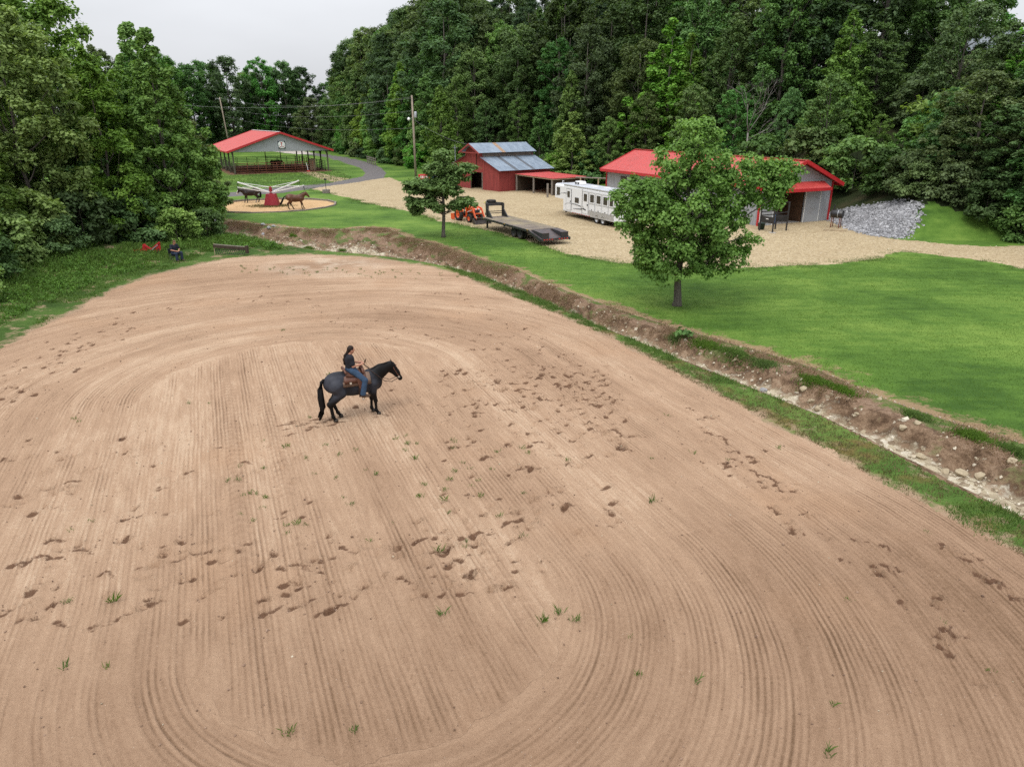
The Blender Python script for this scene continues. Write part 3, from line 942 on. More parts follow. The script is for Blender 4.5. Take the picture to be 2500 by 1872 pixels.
# woodland kinds (unit trees, scaled when planted)
OAK = [make_tree('oak', 11 + k, 20, 5.6, 'round', 210, 135, .42, .28, 'leaf_oak', .06, cr=(.11, .2), flat=.85, nlimb=14) for k in range(3)]
TALL = [make_tree('tall', 31 + k, 22, 4.6, 'tall', 220, 130,   .4, .27, 'leaf_tall', .05, cr=(.12, .2), flat=.9, nlimb=14) for k in range(3)]
CONE = [make_tree('cone', 51 + k, 15, 4.0, 'cone', 200, 115, .36, .25, 'leaf_gum', .03, cr=(.11, .2), flat=1.0, nlimb=12) for k in range(2)]
LITE = [make_tree('lite', 61 + k, 13, 3.6, 'cone', 180, 105, .36, .26, 'leaf_light', .03, cr=(.12, .21), flat=1.0, nlimb=12) for k in range(2)]
PINE = [make_tree('pine', 71, 24, 3.4, 'tall', 80, 150, .6, .18, 'leaf_pine', .4, cr=(.2, .33), flat=.7)]
SHRUB = [make_tree('shrub', 81 + k, 3.2, 2.0, 'round', 56, 120, .27, .19, 'leaf_gum' if k else 'leaf_oak', .02, .04, cr=(.2, .35), nlimb=8) for k in range(2)]
GROVE = [make_tree('grove', 91 + k, 15, 3.9, ('cone', 'cone', 'tall')[k], 320, 150, .28, .19, 'leaf_gum', .02, cr=(.1, .18), flat=.95, nlimb=14, trunk_r=.16) for k in range(3)]

EDGE_LINE = [(-60, 240), (-43, 196), (-31, 168), (-20, 144), (-12, 128), (3, 114), (12, 104), (18, 96), (23, 90), (28, 83), (33, 76), (35, 69), (35.5, 63.5), (37.5, 59.5), (41, 55), (48, 50.5), (66, 44)]
def edge_points(off, sp, jit):
    pl = np.array(EDGE_LINE, float); seg = np.hypot(*np.diff(pl, axis=0).T); cs = np.concatenate([[0], np.cumsum(seg)])
    s_ = rng.uniform(0, sp)
    while s_ < cs[-1]:
        k = min(len(seg) - 1, np.searchsorted(cs, s_, 'right') - 1); t = (s_ - cs[k]) / seg[k]
        p = pl[k] + (pl[k + 1] - pl[k]) * t; d = (pl[k + 1] - pl[k]) / seg[k]
        nrm = np.array([-d[1], d[0]])
        q = p + nrm * off + rng.normal(0, jit, 2)
        yield q[0], q[1]
        s_ += sp * rng.uniform(.8, 1.25)
def in_view(x, y, h):
    if y < 20: return False
    return abs(x) / y < .80
KIND_LABEL = {'oak': ('oak_tree', 'broad dark green oak in the wooded hillside behind the barns'), 'tall': ('sweetgum_tree', 'tall full mid green tree in the wooded hillside behind the barns'), 'pine': ('pine_tree', 'tall thin dark pine rising among the hillside woods'), 'cone': ('young_gum_tree', 'pointed green young tree at the edge of the wooded hillside'), 'lite': ('young_poplar_tree', 'pointed pale green young tree at the edge of the wooded hillside')}
BANK = {'oak': OAK, 'tall': TALL, 'pine': PINE, 'cone': CONE, 'lite': LITE}
HHOUSE = (66.5, 101.5)
def plant(kind, x, y, h, sx=None):
    ms = BANK[kind][rng.integers(len(BANK[kind]))]
    H0 = {'oak': 20, 'tall': 22, 'pine': 24, 'cone': 15, 'lite': 13}[kind]
    s = h / H0
    nm, lb = KIND_LABEL[kind]
    zone = ('in the far treeline beyond the pavilion' if x < -50 else 'along the road bend behind the utility pole' if x < -14 else 'in the woods behind the red barn' if x < 6 else 'in the woods behind the metal barn' if x < 30 else 'on the slope behind the grey stones' if y > 62 else 'beside the grassy apron below the stone slope')
    size = 'low' if h < 11 else 'medium' if h < 15.5 else 'tall' if h < 19.5 else 'very tall'
    lb = {'oak': '%s broad dark green oak %s', 'tall': '%s full mid green sweetgum %s', 'pine': '%s thin dark pine %s', 'cone': '%s pointed mid green young tree %s', 'lite': '%s pointed pale green young tree %s'}[kind] % (size, zone)
    return put_tree(nm, ms, lb, (x, y, h0(x, y) - .15), s, rng.uniform(0, 6.28), lb.split(' ', 1)[1].replace('green ', '') + 's', sx=sx or s * rng.uniform(.95, 1.2))
for off, sp, kinds, hr in ((1.5, 6.5, ('oak', 'tall', 'cone', 'tall', 'cone'), (9, 15)), (7, 7.5, ('oak', 'tall', 'oak', 'cone'), (14, 20)), (14, 8, ('oak', 'tall', 'oak', 'tall'), (17, 22)), (22, 8.5, ('oak', 'tall', 'oak', 'pine'), (18, 23)), (32, 9, ('oak', 'tall', 'oak'), (18, 23)), (44, 10, ('oak', 'tall', 'pine'), (18, 23)), (58, 12, ('oak', 'tall'), (18, 22))):
    for x, y in edge_points(off, sp, 1.1):
        if not in_view(x, y, 20): continue
        if inside(np.array([x]), np.array([y]), RIP)[0] or math.hypot(x - 30.5, y - 62) < 5.5: continue
        if abs(x - HHOUSE[0]) < 9 and abs(y - HHOUSE[1]) < 8: continue
        # the slope in front of the hill house is open brush
        if 46 < x < 66 and 74 < y < 97 and rng.random() < .75: continue
        h = rng.uniform(*hr) * (1.25 if x < -12 else 1)
        if x > 34 and y < 90: h *= .62
        if off < 3 and x > 10: h *= .8
        plant(kinds[rng.integers(len(kinds))], x, y, h)
for x, y, h, kd in ((37.4, 60.4, 8.5, 'oak'), (38.6, 57.0, 8.0, 'tall'), (40.4, 54.2, 9.5, 'oak'), (43.2, 51.2, 10, 'tall'), (46, 56, 12, 'oak'), (43.5, 60, 11, 'tall'), (49, 60, 13, 'oak'), (40.6, 52.6, 4.6, 'oak'), (50, 48.5, 12, 'oak')):
    plant(kd, x, y, h, sx=h / 20 * 1.45)
# trees across the pasture behind the pavilion
for k, (x, y) in enumerate([(-118, 172), (-109, 180), (-101, 186), (-95, 192), (-89, 197), (-83, 203), (-77, 210), (-72, 217), (-67, 224), (-62, 231), (-112, 186), (-104, 193), (-97, 200), (-90, 206), (-82, 213), (-75, 221), (-69, 229), (-99, 210), (-88, 217), (-78, 228), (-68, 240), (-57, 214), (-55, 222)]):
    plant(('oak', 'tall', 'tall')[k % 3], x + rng.normal(0, 1), y + rng.normal(0, 1), rng.uniform(21, 25.5) if k < 21 else 14)
# picked-out trees
put_tree('sycamore_tree', LITE[0], 'pale green cone shaped sycamore standing beside the utility pole behind the red barn', (-11.0, 117, h0(-11, 117)), 1.02, .4, cat='tree')
put_tree('sweetgum_tree', LITE[1], 'pale green pointed sweetgum taller than the brush on the slope behind the grey metal barn', (37.0, 85.5, h0(37, 85.5)), 1.02, 1.4)
put_tree('sweetgum_tree', CONE[0], 'bushy pointed sweetgum on the slope below the hilltop house', (43.3, 63.5, h0(43.3, 63.5)), .82, 2.2, sx=.98)
put_tree('sweetgum_tree', CONE[1], 'big spreading sweetgum rising right behind the red roof of the grey metal barn', (20.8, 101.5, h0(20.8, 101.5)), 1.15, .9, sx=1.45)
put_tree('cedar_tree', CONE[1], 'dark low cone shaped cedar between the red barn and the grey metal barn', (8.4, 104.5, h0(8.4, 104.5)), .62, 3.1, sx=.95)
put_tree('mulberry_bush', LITE[0], 'pale leafy tall bush at the top of the grey stone slope', (35.0, 67.0, h0(35, 67)), .4, 2.0, cat='bush', sx=.62)
for x, y, s in ((33.6, 60.6, .85), (34.2, 63.5, 1.1), (33.8, 66.5, 1.2), (35.2, 58.2, .9), (36.6, 56.0, .9), (38.0, 53.6, .9), (39.8, 51.6, .8), (33.2, 71.5, 1.5), (36.6, 63.2, 1.4), (38.2, 59.4, 1.1), (39.0, 56.4, 1.0), (39.6, 54.0, .9), (39.5, 67.5, 1.8), (30.8, 77.5, 1.7), (27.5, 83, 1.6), (47, 78, 1.5), (50, 84, 1.5), (53, 88, 1.4), (44.5, 73.5, 1.6), (57, 90, 1.3), (49.0, 72, 1.5), (41, 72, 1.5), (44, 82, 1.6), (58, 82, 1.3)):
    put_tree('shrub', SHRUB[int(rng.integers(2))], ('%s leafy shrub %s' % ('small' if s < 1.15 else 'large', 'beside the grassy apron' if y < 60 else 'at the top edge of the stone slope' if x < 36 and y < 73 else 'on the slope behind the metal barn' if x < 40 else 'on the brushy slope below the hill house')), (x, y, h0(x, y) - .1), s, rng.uniform(0, 6), 'shrubs on the hillside', 'bush')
for x, y in edge_points(-1.2, 4.6, .7):
    if x < 14 and in_view(x, y, 3):
        put_tree('shrub', SHRUB[int(rng.integers(2))], 'low dark shrub along the foot of the woods beside the road', (x, y, h0(x, y) - .1), rng.uniform(.7, 1.5), rng.uniform(0, 6), 'shrubs along the foot of the woods', 'bush')
for x, y, h in ((-32.2, 41.2, 12.5), (-29.6, 50.6, 7.5)):
    put_tree('young_poplar_tree', LITE[1], 'lighter yellow green pointed tree among the grove beside the arena', (x, y, h0(x, y) - .1), h / 13, rng.uniform(0, 6), 'light trees of the grove', sx=.8)
# grove beyond the corner of the arena
for k, (x, y, h, m_) in enumerate([(-26.4, 56.5, 14.8, 0), (-28.8, 52.5, 13.0, 1), (-29.3, 60, 15.6, 0), (-31.8, 48.2, 14.2, 2), (-33.5, 55.5, 17.5, 2), (-36, 44.5, 14, 0), (-37.5, 51, 18.5, 0), (-41, 59, 19, 2), (-29.5, 66, 11.5, 1), (-43.5, 49, 18, 1), (-32, 65, 15, 0), (-31.3, 42.5, 9.5, 1), (-35.5, 38.5, 11, 2), (-47, 56, 20, 0)]):
    put_tree('grove_tree', GROVE[m_], ('%s dense green grove tree %s' % ('low' if h < 12 else 'middling' if h < 15 else 'tall' if h < 18 else 'towering', 'reaching towards the horse walker ring' if x > -27 else 'behind the seated man and red implement' if x > -31 else 'behind the weedy bank beside the arena' if y < 47 else 'in the heart of the grove')), (x, y, h0(x, y) - .1), h / 15, rng.uniform(0, 6.28), 'trees of the grove beside the arena', sx=(h / 15) ** .5 * 1.0)
for x, y, s in ((-24.4, 52.2, .8), (-26.8, 51.0, 1.0), (-28.4, 47.6, 1.05), (-30, 44.6, 1.1), (-29.2, 41.6, .9), (-28.4, 38.2, .8), (-28.4, 44.8, .7), (-30.5, 36.5, 1.1), (-23.2, 54.6, .7), (-32.5, 39, 1.2), (-26.0, 33.8, .6), (-29, 33.0, .9), (-33, 34, 1.0)):
    put_tree('shrub', SHRUB[int(rng.integers(2))], ('%s leafy bush at the foot of the grove %s' % ('small' if s < .85 else 'large', 'beside the creek' if y > 50.5 else 'behind the red implement' if y > 45 else 'above the weedy arena bank')), (x, y, h0(x, y) - .1), s, rng.uniform(0, 6), 'bushes at the foot of the grove', 'bush')


def ell_clumps(ells, n, lo=.55):
    """clump centres in the outer part of a set of ellipsoids (cx,cy,cz,rx,ry,rz)"""
    vol = np.array([e[3] * e[4] * e[5] for e in ells]) ** .67; vol /= vol.sum()
    out = []
    for e, k in zip(ells, rng.multinomial(n, vol)):
        d = unit(k); r_ = rng.uniform(lo, 1, k)[:, None]
        out.append(np.array(e[:3]) + d * r_ * np.array(e[3:]))
    return np.concatenate(out)


# the young sycamore-leaved tree on the lawn
HX, HY = 8.07, 33.89
C = ell_clumps([(-.1, 0, 4.3, 2.7, 2.7, 2.5), (-1.9, -.2, 4.5, 1.5, 1.6, 1.7), (.1, .1, 6.9, 1.7, 1.7, 1.6), (2.9, .2, 5.9, 2.1, 1.5, 1.2), (1.9, 0, 3.4, 1.7, 1.6, 1.3), (-1.4, -.3, 2.6, 1.3, 1.3, .9), (4.3, .1, 6.2, .9, .8, .8), (.3, -.4, 5.0, 2.4, 2.2, 2.0), (-.4, -.2, 2.1, 2.2, 2.0, .75), (1.6, 0, 2.3, 1.7, 1.5, .7), (.2, 0, 7.9, .9, .9, .7), (3.3, .1, 5.7, 1.9, 1.3, 1.2), (4.4, 0, 6.0, .9, .9, .9), (-2.4, 0, 5.0, 1.1, 1.2, 1.1)], 620, .5)
rc = rng.uniform(.22, .5, len(C))
cm = leaves(C, rc, 120, .165, .12, .95, .5, .6); cm.materials.append(MATS['leaf_hero'])
mb = MB()
mb.tube([(0, 0, -.2), (0.02, 0, .25), (-.05, 0, 1.2), (0, .05, 2.4), (.12, 0, 4), (.1, .05, 5.8), (.15, 0, 7.6)], [.3, .2, .165, .15, .12, .07, .03], 12)
for k in rng.permutation(len(C))[:46]:
    c = Vector(C[k]); zb = max(1.4, min(6.4, c.z - .75 * math.hypot(c.x, c.y)))
    limb(mb, (.02, 0, zb), c, .055, .012, .1)
tm = mb.mesh('trunk', True, fix=False); tm.materials.append(MATS['bark_grey'])
put_tree('lawn_tree', (tm, cm), 'bright green spreading tree standing alone on the lawn in front of the grey metal barn', (HX, HY, h0(HX, HY)))

# the layered small tree beside the lot
DX, DY = -5.27, 55.05
C = ell_clumps([(-1.5, 0, 2.7, 1.35, 1.3, .4), (1.3, .1, 2.5, 1.25, 1.2, .4), (-.2, .4, 3.3, 1.4, 1.3, .35), (.9, 0, 4.3, 1.5, 1.4, .45), (-1.4, .1, 4.0, 1.5, 1.3, .4), (.2, 0, 5.1, 1.5, 1.3, .45), (.1, .1, 6.0, .9, .9, .4), (1.7, 0, 5.0, .8, .8, .5), (-.4, -.5, 2.3, .8, .8, .35), (-1.9, 0, 2.0, .6, .6, .35), (.3, -.3, 3.8, 1.7, 1.5, .8), (0, 0, 4.9, 1.3, 1.2, .7), (-1.9, 0, 2.6, 1.0, 1.1, .45), (1.9, 0, 2.7, .9, 1.0, .4), (-2.1, 0, 3.6, .8, .9, .4)], 400, .25)
cm = leaves(C, rng.uniform(.22, .46, len(C)), 95, .22, .165, .65, .9, .55); cm.materials.append(MATS['leaf_dogwood'])
mb = MB()
mb.tube([(0, 0, -.2), (0, 0, .3), (.05, 0, 1.2), (.1, 0, 2.1), (.05, .05, 3.5), (.15, 0, 5.6)], [.22, .15, .13, .12, .08, .02], 10)
for k in rng.permutation(len(C))[:40]:
    c = Vector(C[k]); zb = max(1.5, min(5.0, c.z - .45 * math.hypot(c.x, c.y)))
    limb(mb, (.06, 0, zb), c, .045, .01, .0)
tm = mb.mesh('trunk', True, fix=False); tm.materials.append(MATS['bark_grey'])
dt = put_tree('dogwood_tree', (tm, cm), 'small layered dogwood tree on the lawn edge in front of the red barn and tractor', (DX, DY, h0(DX, DY)))
def twigs(mb, p, d, L, r_, depth):
    e = Vector(p) + Vector(d).normalized() * L
    limb(mb, p, e, r_, r_ * .55, .02, 4, 3)
    if depth:
        for k in range(3 if depth > 1 else 4):
            d2 = Vector(d).normalized() + Vector(rng.normal(0, .42, 3)); d2.z = abs(d2.z) * .8 + .1
            twigs(mb, Vector(p).lerp(e, rng.uniform(.45, 1)), d2, L * rng.uniform(.5, .75), r_ * .5, depth - 1)
mb = MB()
for k in range(3):
    twigs(mb, (.15, 0, 4.7), (rng.normal(0, .5), rng.normal(0, .5) - .5, 1), .8, .02, 2)
mb.build('bare_twigs', 'bark_dead', dt, True, fix=False)
# dead tree behind the metal barn
dd = thing('dead_tree', 'bare grey dead tree with forked branches standing against the woods behind the metal barn', 'tree', (26.2, 83.5, h0(26.2, 83.5)))
mb = MB(); mb.tube([(0, 0, -.3), (.1, 0, 3), (.0, .1, 6.2)], [.16, .12, .08], 8)
for d, L in (((-.12, 0, 1), 3.0), ((.55, 0, 1), 3.6), ((.15, -.3, 1), 2.6), ((.8, -.2, .5), 2.6)):
    twigs(mb, (0, .05, 5.8 if d[2] > .6 else 5.0), d, L, .05, 3)
mb.build('trunk', 'bark_dead', dd, True, fix=False)
# ------------------------------------------------------------------ materials for built things
mat('rubber', (.022, .021, .02), .85, .2, 8, dirt=(.12, .09, .06), dirt_amt=.35, bmp=.004)
mat('red_metal', (.43, .052, .046), .38, .08, 1.5, spec=.5, dirt=(.3, .06, .05), dirt_amt=.3, dirt_scale=.8)
mat('red_trim', (.4, .018, .022), .45, .08, 3, spec=.5)
mat('grey_metal', (.30, .315, .335), .45, .06, 2, spec=.5, dirt=(.22, .2, .17), dirt_amt=.35, dirt_scale=1.1)
mat('white_trim', (.72, .72, .7), .5, .05)
mat('post_wood', (.09, .085, .06), .9, .3, 5, bmp=.01)
mat('dark_wood', (.05, .036, .025), .9, .35, 4, bmp=.01)
mat('grey_wood', (.2, .175, .15), .92, .35, 5, bmp=.01, dirt=(.08, .07, .06))
mat('pale_wood', (.33, .26, .17), .9, .3, 5, bmp=.01)
mat('brown_wood', (.11, .06, .033), .85, .3, 3, bmp=.01)
mat('black_paint', (.016, .016, .018), .4, .25, 6, spec=.5, dirt=(.08, .06, .045), dirt_amt=.3)
mat('panel_green', (.035, .05, .03), .6, .3, 5, dirt=(.14, .06, .03), dirt_amt=.6)
mat('rust_pipe', (.16, .06, .035), .85, .3, 6)
mat('galv', (.4, .42, .44), .4, .12, 5, metal=.6)
mat('white_paint', (.74, .74, .74), .4, .05, 3, spec=.5, dirt=(.5, .46, .4), dirt_amt=.3)
mat('dark_glass', (.012, .013, .015), .12, .2, 3, spec=.6)
mat('concrete', (.36, .34, .31), .9, .15, 6, bmp=.005)
mat('roof_shingle', (.2, .225, .25), .8, .15, 3)


def m_barn_red():
    m, t, b = new_mat('barn_red')
    v = objco(t)
    mp = nd(t, 'ShaderNodeMapping'); mp.inputs['Scale'].default_value = (5, 5, .35); t.links.new(v, mp.inputs[0])
    n = noise(t, 2.5, 6, .65, mp.outputs[0])
    c = ramp(t, n, [(.28, (.1, .016, .014)), (.5, (.22, .03, .026)), (.72, (.3, .05, .042))])
    w2 = maprange(t, noise(t, 7, 5, .7, mp.outputs[0]), .62, .72, 0, .5)
    c = mixc(t, w2, c, (.2, .13, .11))
    t.links.new(c, b.inputs['Base Color']); b.inputs['Roughness'].default_value = .85
    bump(t, b, n, .6, .01)


def m_tin():
    m, t, b = new_mat('old_tin')
    v = objco(t)
    mp = nd(t, 'ShaderNodeMapping'); mp.inputs['Scale'].default_value = (1.2, .35, 1); t.links.new(v, mp.inputs[0])
    n = noise(t, 1.6, 5, .6, mp.outputs[0])
    c = ramp(t, n, [(.3, (.14, .18, .23)), (.55, (.205, .255, .315)), (.75, (.27, .315, .36))])
    c = mixc(t, maprange(t, noise(t, 1.1, 6, .7, v), .66, .76, 0, .8), c, (.2, .1, .055))
    t.links.new(c, b.inputs['Base Color']); b.inputs['Roughness'].default_value = .5; b.inputs['Metallic'].default_value = .25


m_barn_red(); m_tin()
mat('tin_rust', (.3, .2, .13), .7, .3, 3)
mat('tin_dark', (.09, .1, .115), .6, .2, 2)


def ribs_poly(mb, outline, x0, x1, pitch, yy, rib=.025, wd=.06):
    """upright ribs on a wall at y=yy; outline(x)->(z0,z1)"""
    x = x0 + pitch / 2
    while x < x1:
        z0, z1 = outline(x)
        if z1 - z0 > .08:
            mb.box((x, yy, (z0 + z1) / 2), (wd, rib, z1 - z0 - .03))
        x += pitch


# ------------------------------------------------------------------ open pavilion
PA = R(29.2)
pav = thing('riding_pavilion', 'open sided pavilion with red metal roof and grey gable over a dirt pen', 'pavilion', (-45.24, 120.32, h0(-45, 120) - .02), PA)
PW, PL, PE, PR_ = 15.6, 22.5, 3.7, 6.35
sl = (PR_ - PE) / (PW / 2)
for s_ in (0, 1):
    x0 = -.8 if s_ == 0 else PW + .8
    z0 = PE - .8 * sl + .12
    run = PW / 2 + .8
    MB().corr((x0, -.5, z0), (0, PL + 1, 0), (run if s_ == 0 else -run, 0, run * sl), .3, .03, .04).build('roof_panel', 'red_metal', pav, fix=False)
MB().bar((PW / 2, -.52, PR_ + .17), (PW / 2, PL + .52, PR_ + .17), .34, .05).build('ridge_cap', 'white_trim', pav)
for yy in (-.56, PL + .56):
    for s_ in (-1, 1):
        xe = PW / 2 + s_ * (PW / 2 + .85)
        MB().bar((xe, yy, PE - .85 * sl + .06), (PW / 2, yy, PR_ + .06), .06, .3).build('rake_trim', 'red_trim', pav)
for s_ in (-.86, PW + .86):
    MB().bar((s_, -.5, PE - .8 * sl + .06), (s_, PL + .5, PE - .8 * sl + .06), .05, .2).build('eave_trim', 'red_trim', pav)
for yy in (-.05, PL + .05):
    mb = MB().prism([(-.2, PE - .25), (PW + .2, PE - .25), (PW + .2, PE - .02), (PW / 2, PR_ - .03), (-.2, PE - .02)], 'y', yy - .04, yy + .04)
    g = mb.build('gable_wall', 'grey_metal', pav)
    if yy < 0:
        mb = MB(); ribs_poly(mb, lambda x: (PE - .24, PE - .06 + sl * min(x, PW - x)), 0, PW, .3, yy - .055)
        tag(mb.build('wall_ribs', 'grey_metal', g), kind='stuff')
for s_ in (0, PW):
    for k in range(6):
        yk = .12 + k * (PL - .24) / 5
        mb = MB().box((s_ + (.1 if s_ == 0 else -.1), yk, (PE - .3) / 2 - .1), (.2, .2, PE - .1))
        po = mb.build('post', 'post_wood', pav)
        b2 = MB()
        for dy in ((1,) if k == 0 else (-1,) if k == 5 else (-1, 1)):
            b2.bar((s_ + (.1 if s_ == 0 else -.1), yk + .08 * dy, PE - 1.15), (s_ + (.1 if s_ == 0 else -.1), yk + .85 * dy, PE - .3), .12, .12)
        b2.build('knee_brace', 'post_wood', po)
    MB().box((s_ + (.1 if s_ == 0 else -.1), PL / 2, PE - .24), (.22, PL - .25, .22)).build('plate_beam', 'dark_wood', pav)
for k in range(1, 5):
    yk = .12 + k * (PL - .24) / 5
    mb = MB().bar((0, yk, PE - .05), (PW, yk, PE - .05), .08, .16).bar((0, yk, PE), (PW / 2, yk, PR_ - .2), .08, .14).bar((PW, yk, PE), (PW / 2, yk, PR_ - .2), .08, .14).bar((PW / 2, yk, PE), (PW / 2, yk, PR_ - .25), .08, .1)
    mb.build('roof_truss', 'dark_wood', pav)

# painted quilt square on the gable
M4 = Matrix.Translation((-45.24, 120.32, 0)) @ Matrix.Rotation(PA, 4, 'Z')
def pw(x, y, z=0):
    return tuple(M4 @ Vector((x, y, z)))
q = thing('quilt_sign', 'square white painted quilt sign with red figure and dark corners on the pavilion gable', 'sign', pw(PW / 2 + .15, -.16, 4.42), PA)
MB().box((0, 0, 0), (1.16, .04, 1.16)).build('border', mat('sign_dark', (.03, .05, .06), .5), q)
MB().prism([(-.52, -.3), (-.3, -.52), (.3, -.52), (.52, -.3), (.52, .3), (.3, .52), (-.3, .52), (-.52, .3)], 'y', -.06, -.02).build('face', mat('sign_white', (.75, .77, .76), .5), q)
mb = MB().box((0, -.075, .12), (.1, .02, .56)).box((0, -.075, .3), (.3, .02, .09)).bar((0, -.075, -.1), (-.3, -.075, -.33), .02, .1, (0, -1, 0)).bar((0, -.077, -.1), (.3, -.077, -.33), .02, .1, (0, -1, 0))
for sx in (-1, 1):
    mb.box((sx * .3, -.076, -.33), (.14, .02, .14)).box((sx * .2, -.076, .44), (.08, .02, .06))
mb.build('figure', 'red_trim', q)
mb = MB()
for sx in (-1, 1):
    mb.box((sx * .24, -.073, .12), (.08, .02, .12)).box((sx * .12, -.073, -.38), (.07, .02, .1)).box((sx * .38, -.073, -.08), (.07, .02, .1))
mb.build('dark_marks', 'sign_dark', q)

# pipe panels of the pen
def pipe_panel(L, H, m, nr=6):
    t = thing('corral_panel', '', 'fence panel')
    for k in range(nr):
        z = .22 + k * (H - .24) / (nr - 1)
        MB().tube([(0, 0, z), (L, 0, z)], .045, 5).build('rail', m, t, True)
    for x in (0, L * .5, L):
        MB().tube([(x, 0, 0), (x, 0, H)], .05, 5).build('upright', m, t, True)
    return t
pp_g = pipe_panel(3.55, 1.65, 'panel_green'); pp_r = pipe_panel(3.55, 1.65, 'rust_pipe', 5)
def place_panel(src, x, y, rz, label, group, first):
    o = src if first else copy_tree(src)
    o.location = pw(x, y, h0(*pw(x, y)[:2])); o.rotation_euler = (0, 0, PA + rz)
    tag(o, label, 'fence panel', group)
for k in range(4):
    place_panel(pp_g, .35 + k * 3.75, PL - .6, 0, 'dark green pipe panel along the rear of the pavilion pen', 'rear pipe panels', k == 0)
for k in range(4):
    place_panel(pp_r, .4 + k * 3.0 if k < 3 else 9.4, .5, -.04, 'rusty red brown pipe panel across the front of the pavilion pen', 'front pipe panels', k == 0)
for k in range(6):
    place_panel(pp_g, PW - .5, .5 + k * 3.65, math.pi / 2, 'dark green pipe panel along the road side of the pavilion pen', 'road side pipe panels', False)
for k in range(6):
    place_panel(pp_g, .4, .5 + k * 3.65, math.pi / 2, 'dark green pipe panel along the grove side of the pavilion pen', 'grove side pipe panels', False)
g = thing('arch_gate', 'tall wooden gate frame with top beam behind the pavilion pen', 'gate', pw(9.6, PL + .6, 0), PA)
for x in (0, 2.9):
    MB().box((x, 0, 1.4), (.14, .14, 2.8)).build('post', 'brown_wood', g)
MB().box((1.45, 0, 2.7), (3.1, .12, .14)).build('top_beam', 'pale_wood', g)
for z in (.5, .95, 1.4):
    MB().box((1.45, 0, z), (2.76, .05, .06)).build('rail', 'panel_green', g)
o = thing('stall_fork', 'red headed stall fork with white handle leaning on the pen rails', 'fork', pw(11.9, -.3, 0), PA)
MB().tube([(0, 0, .25), (-.1, .45, 1.5)], .035, 6).build('handle', 'white_paint', o)
MB().box((0, -.05, .14), (.5, .2, .22)).build('head', 'red_trim', o)
MB().box((14.0 - PW + PW, .3, .95), (1.05, .06, 1.9)).build('plywood_sheet', 'pale_wood')
po = bpy.data.objects['plywood_sheet']; po.matrix_world = M4 @ Matrix.Translation((-.45, 2.6, .05)); tag(po, 'tan plywood sheet standing upright against the pavilion side rails', 'board')
fn = thing('board_fence', 'weathered board fence at the wood edge beyond the pavilion', 'fence', (-29.5, 151.5, h0(-29.5, 151.5)), R(-70))
for k in range(5):
    MB().box((k * 2.4, 0, .7), (.14, .14, 1.6)).build('post', 'grey_wood', fn)
for z in (.45, .9, 1.3):
    MB().box((4.8, -.1, z), (9.7, .05, .14)).build('board', 'grey_wood', fn)

# ------------------------------------------------------------------ old red barn
BA = math.atan2(.61, .79)
barn = thing('red_barn', 'old red board barn with raised centre and blue grey tin roofs', 'barn', (-1.55, 90.57, h0(-1.5, 90.5) - .05), BA)
def btop(y):
    y = min(y, 11 - y)
    return 2.65 + y * .362 if y < 3.65 else 4.65 + (y - 3.65) * .486
BL = 8.2
mb = MB(); y = 0
while y < 11:
    w_ = rng.uniform(.2, .3); y1 = min(11, y + w_); ym = (y + y1) / 2
    z0 = 2.12 if 3.65 < ym < 6.0 else 0
    ta, tb = btop(y + .005) - .02, btop(y1 - .005) - .02
    d = rng.uniform(0, .03)
    mb.add([(-d, y + .006, z0), (-d, y1 - .006, z0), (-d, y1 - .006, tb), (-d, y + .006, ta), (.05, y + .006, z0), (.05, y1 - .006, z0), (.05, y1 - .006, tb), (.05, y + .006, ta)], [(0, 1, 2, 3), (7, 6, 5, 4), (0, 4, 5, 1), (1, 5, 6, 2), (2, 6, 7, 3), (3, 7, 4, 0)])
    y = y1
tag(mb.build('front_wall', 'barn_red', barn), kind='stuff')
mb = MB(); x = .06
while x < BL:
    w_ = rng.uniform(.2, .3); x1 = min(BL, x + w_); d = rng.uniform(0, .03)
    mb.box(((x + x1) / 2, .03 - d, 1.29), (x1 - x - .012, .05, 2.58)); x = x1
tag(mb.build('side_wall', 'barn_red', barn), kind='stuff')
MB().prism([(0.05, 0), (10.95, 0), (10.95, 2.6), (7.35, 3.95), (7.35, 4.6), (5.5, 5.45), (3.65, 4.6), (3.65, 3.95), (.05, 2.6)], 'x', BL - .1, BL).build('rear_wall', 'barn_red', barn)
MB().box((BL / 2, 10.96, 1.3), (BL - .1, .08, 2.6)).build('far_wall', 'barn_red', barn)
mb = MB(); x = .1
while x < BL - .1:
    w_ = rng.uniform(.16, .3); mb.box((x + w_ / 2, 3.68 + rng.uniform(0, .03), 4.31), (w_ - .012, .04, .66)); x += w_
tag(mb.build('clerestory_wall', 'grey_wood', barn), kind='stuff')
MB().box((BL / 2, 7.32, 4.3), (BL - .2, .06, .66)).build('clerestory_wall', 'grey_wood', barn)
z0, z1 = 2.65 - .45 * .362 + .04, 4.02
for xa, xb, mm in ((-.35, 2.15, 'old_tin'), (2.15, 2.75, 'tin_dark'), (2.75, 4.9, 'old_tin'), (4.9, 5.4, 'tin_dark'), (5.4, BL + .35, 'old_tin')):
    lift = .0 if mm == 'old_tin' else -.02
    MB().corr((xa, -.45, z0 + lift), (xb - xa, 0, 0), (0, 4.1, z1 - z0), .2, .02, .02).build('roof_sheet', mm, barn, fix=False)
MB().corr((-.35, 11.45, z0), (BL + .7, 0, 0), (0, -4.1, z1 - z0), .2, .02, .02).build('roof_sheet', 'old_tin', barn, fix=False)
u0, u1 = 4.65 - .4 * .486 + .05, 5.6
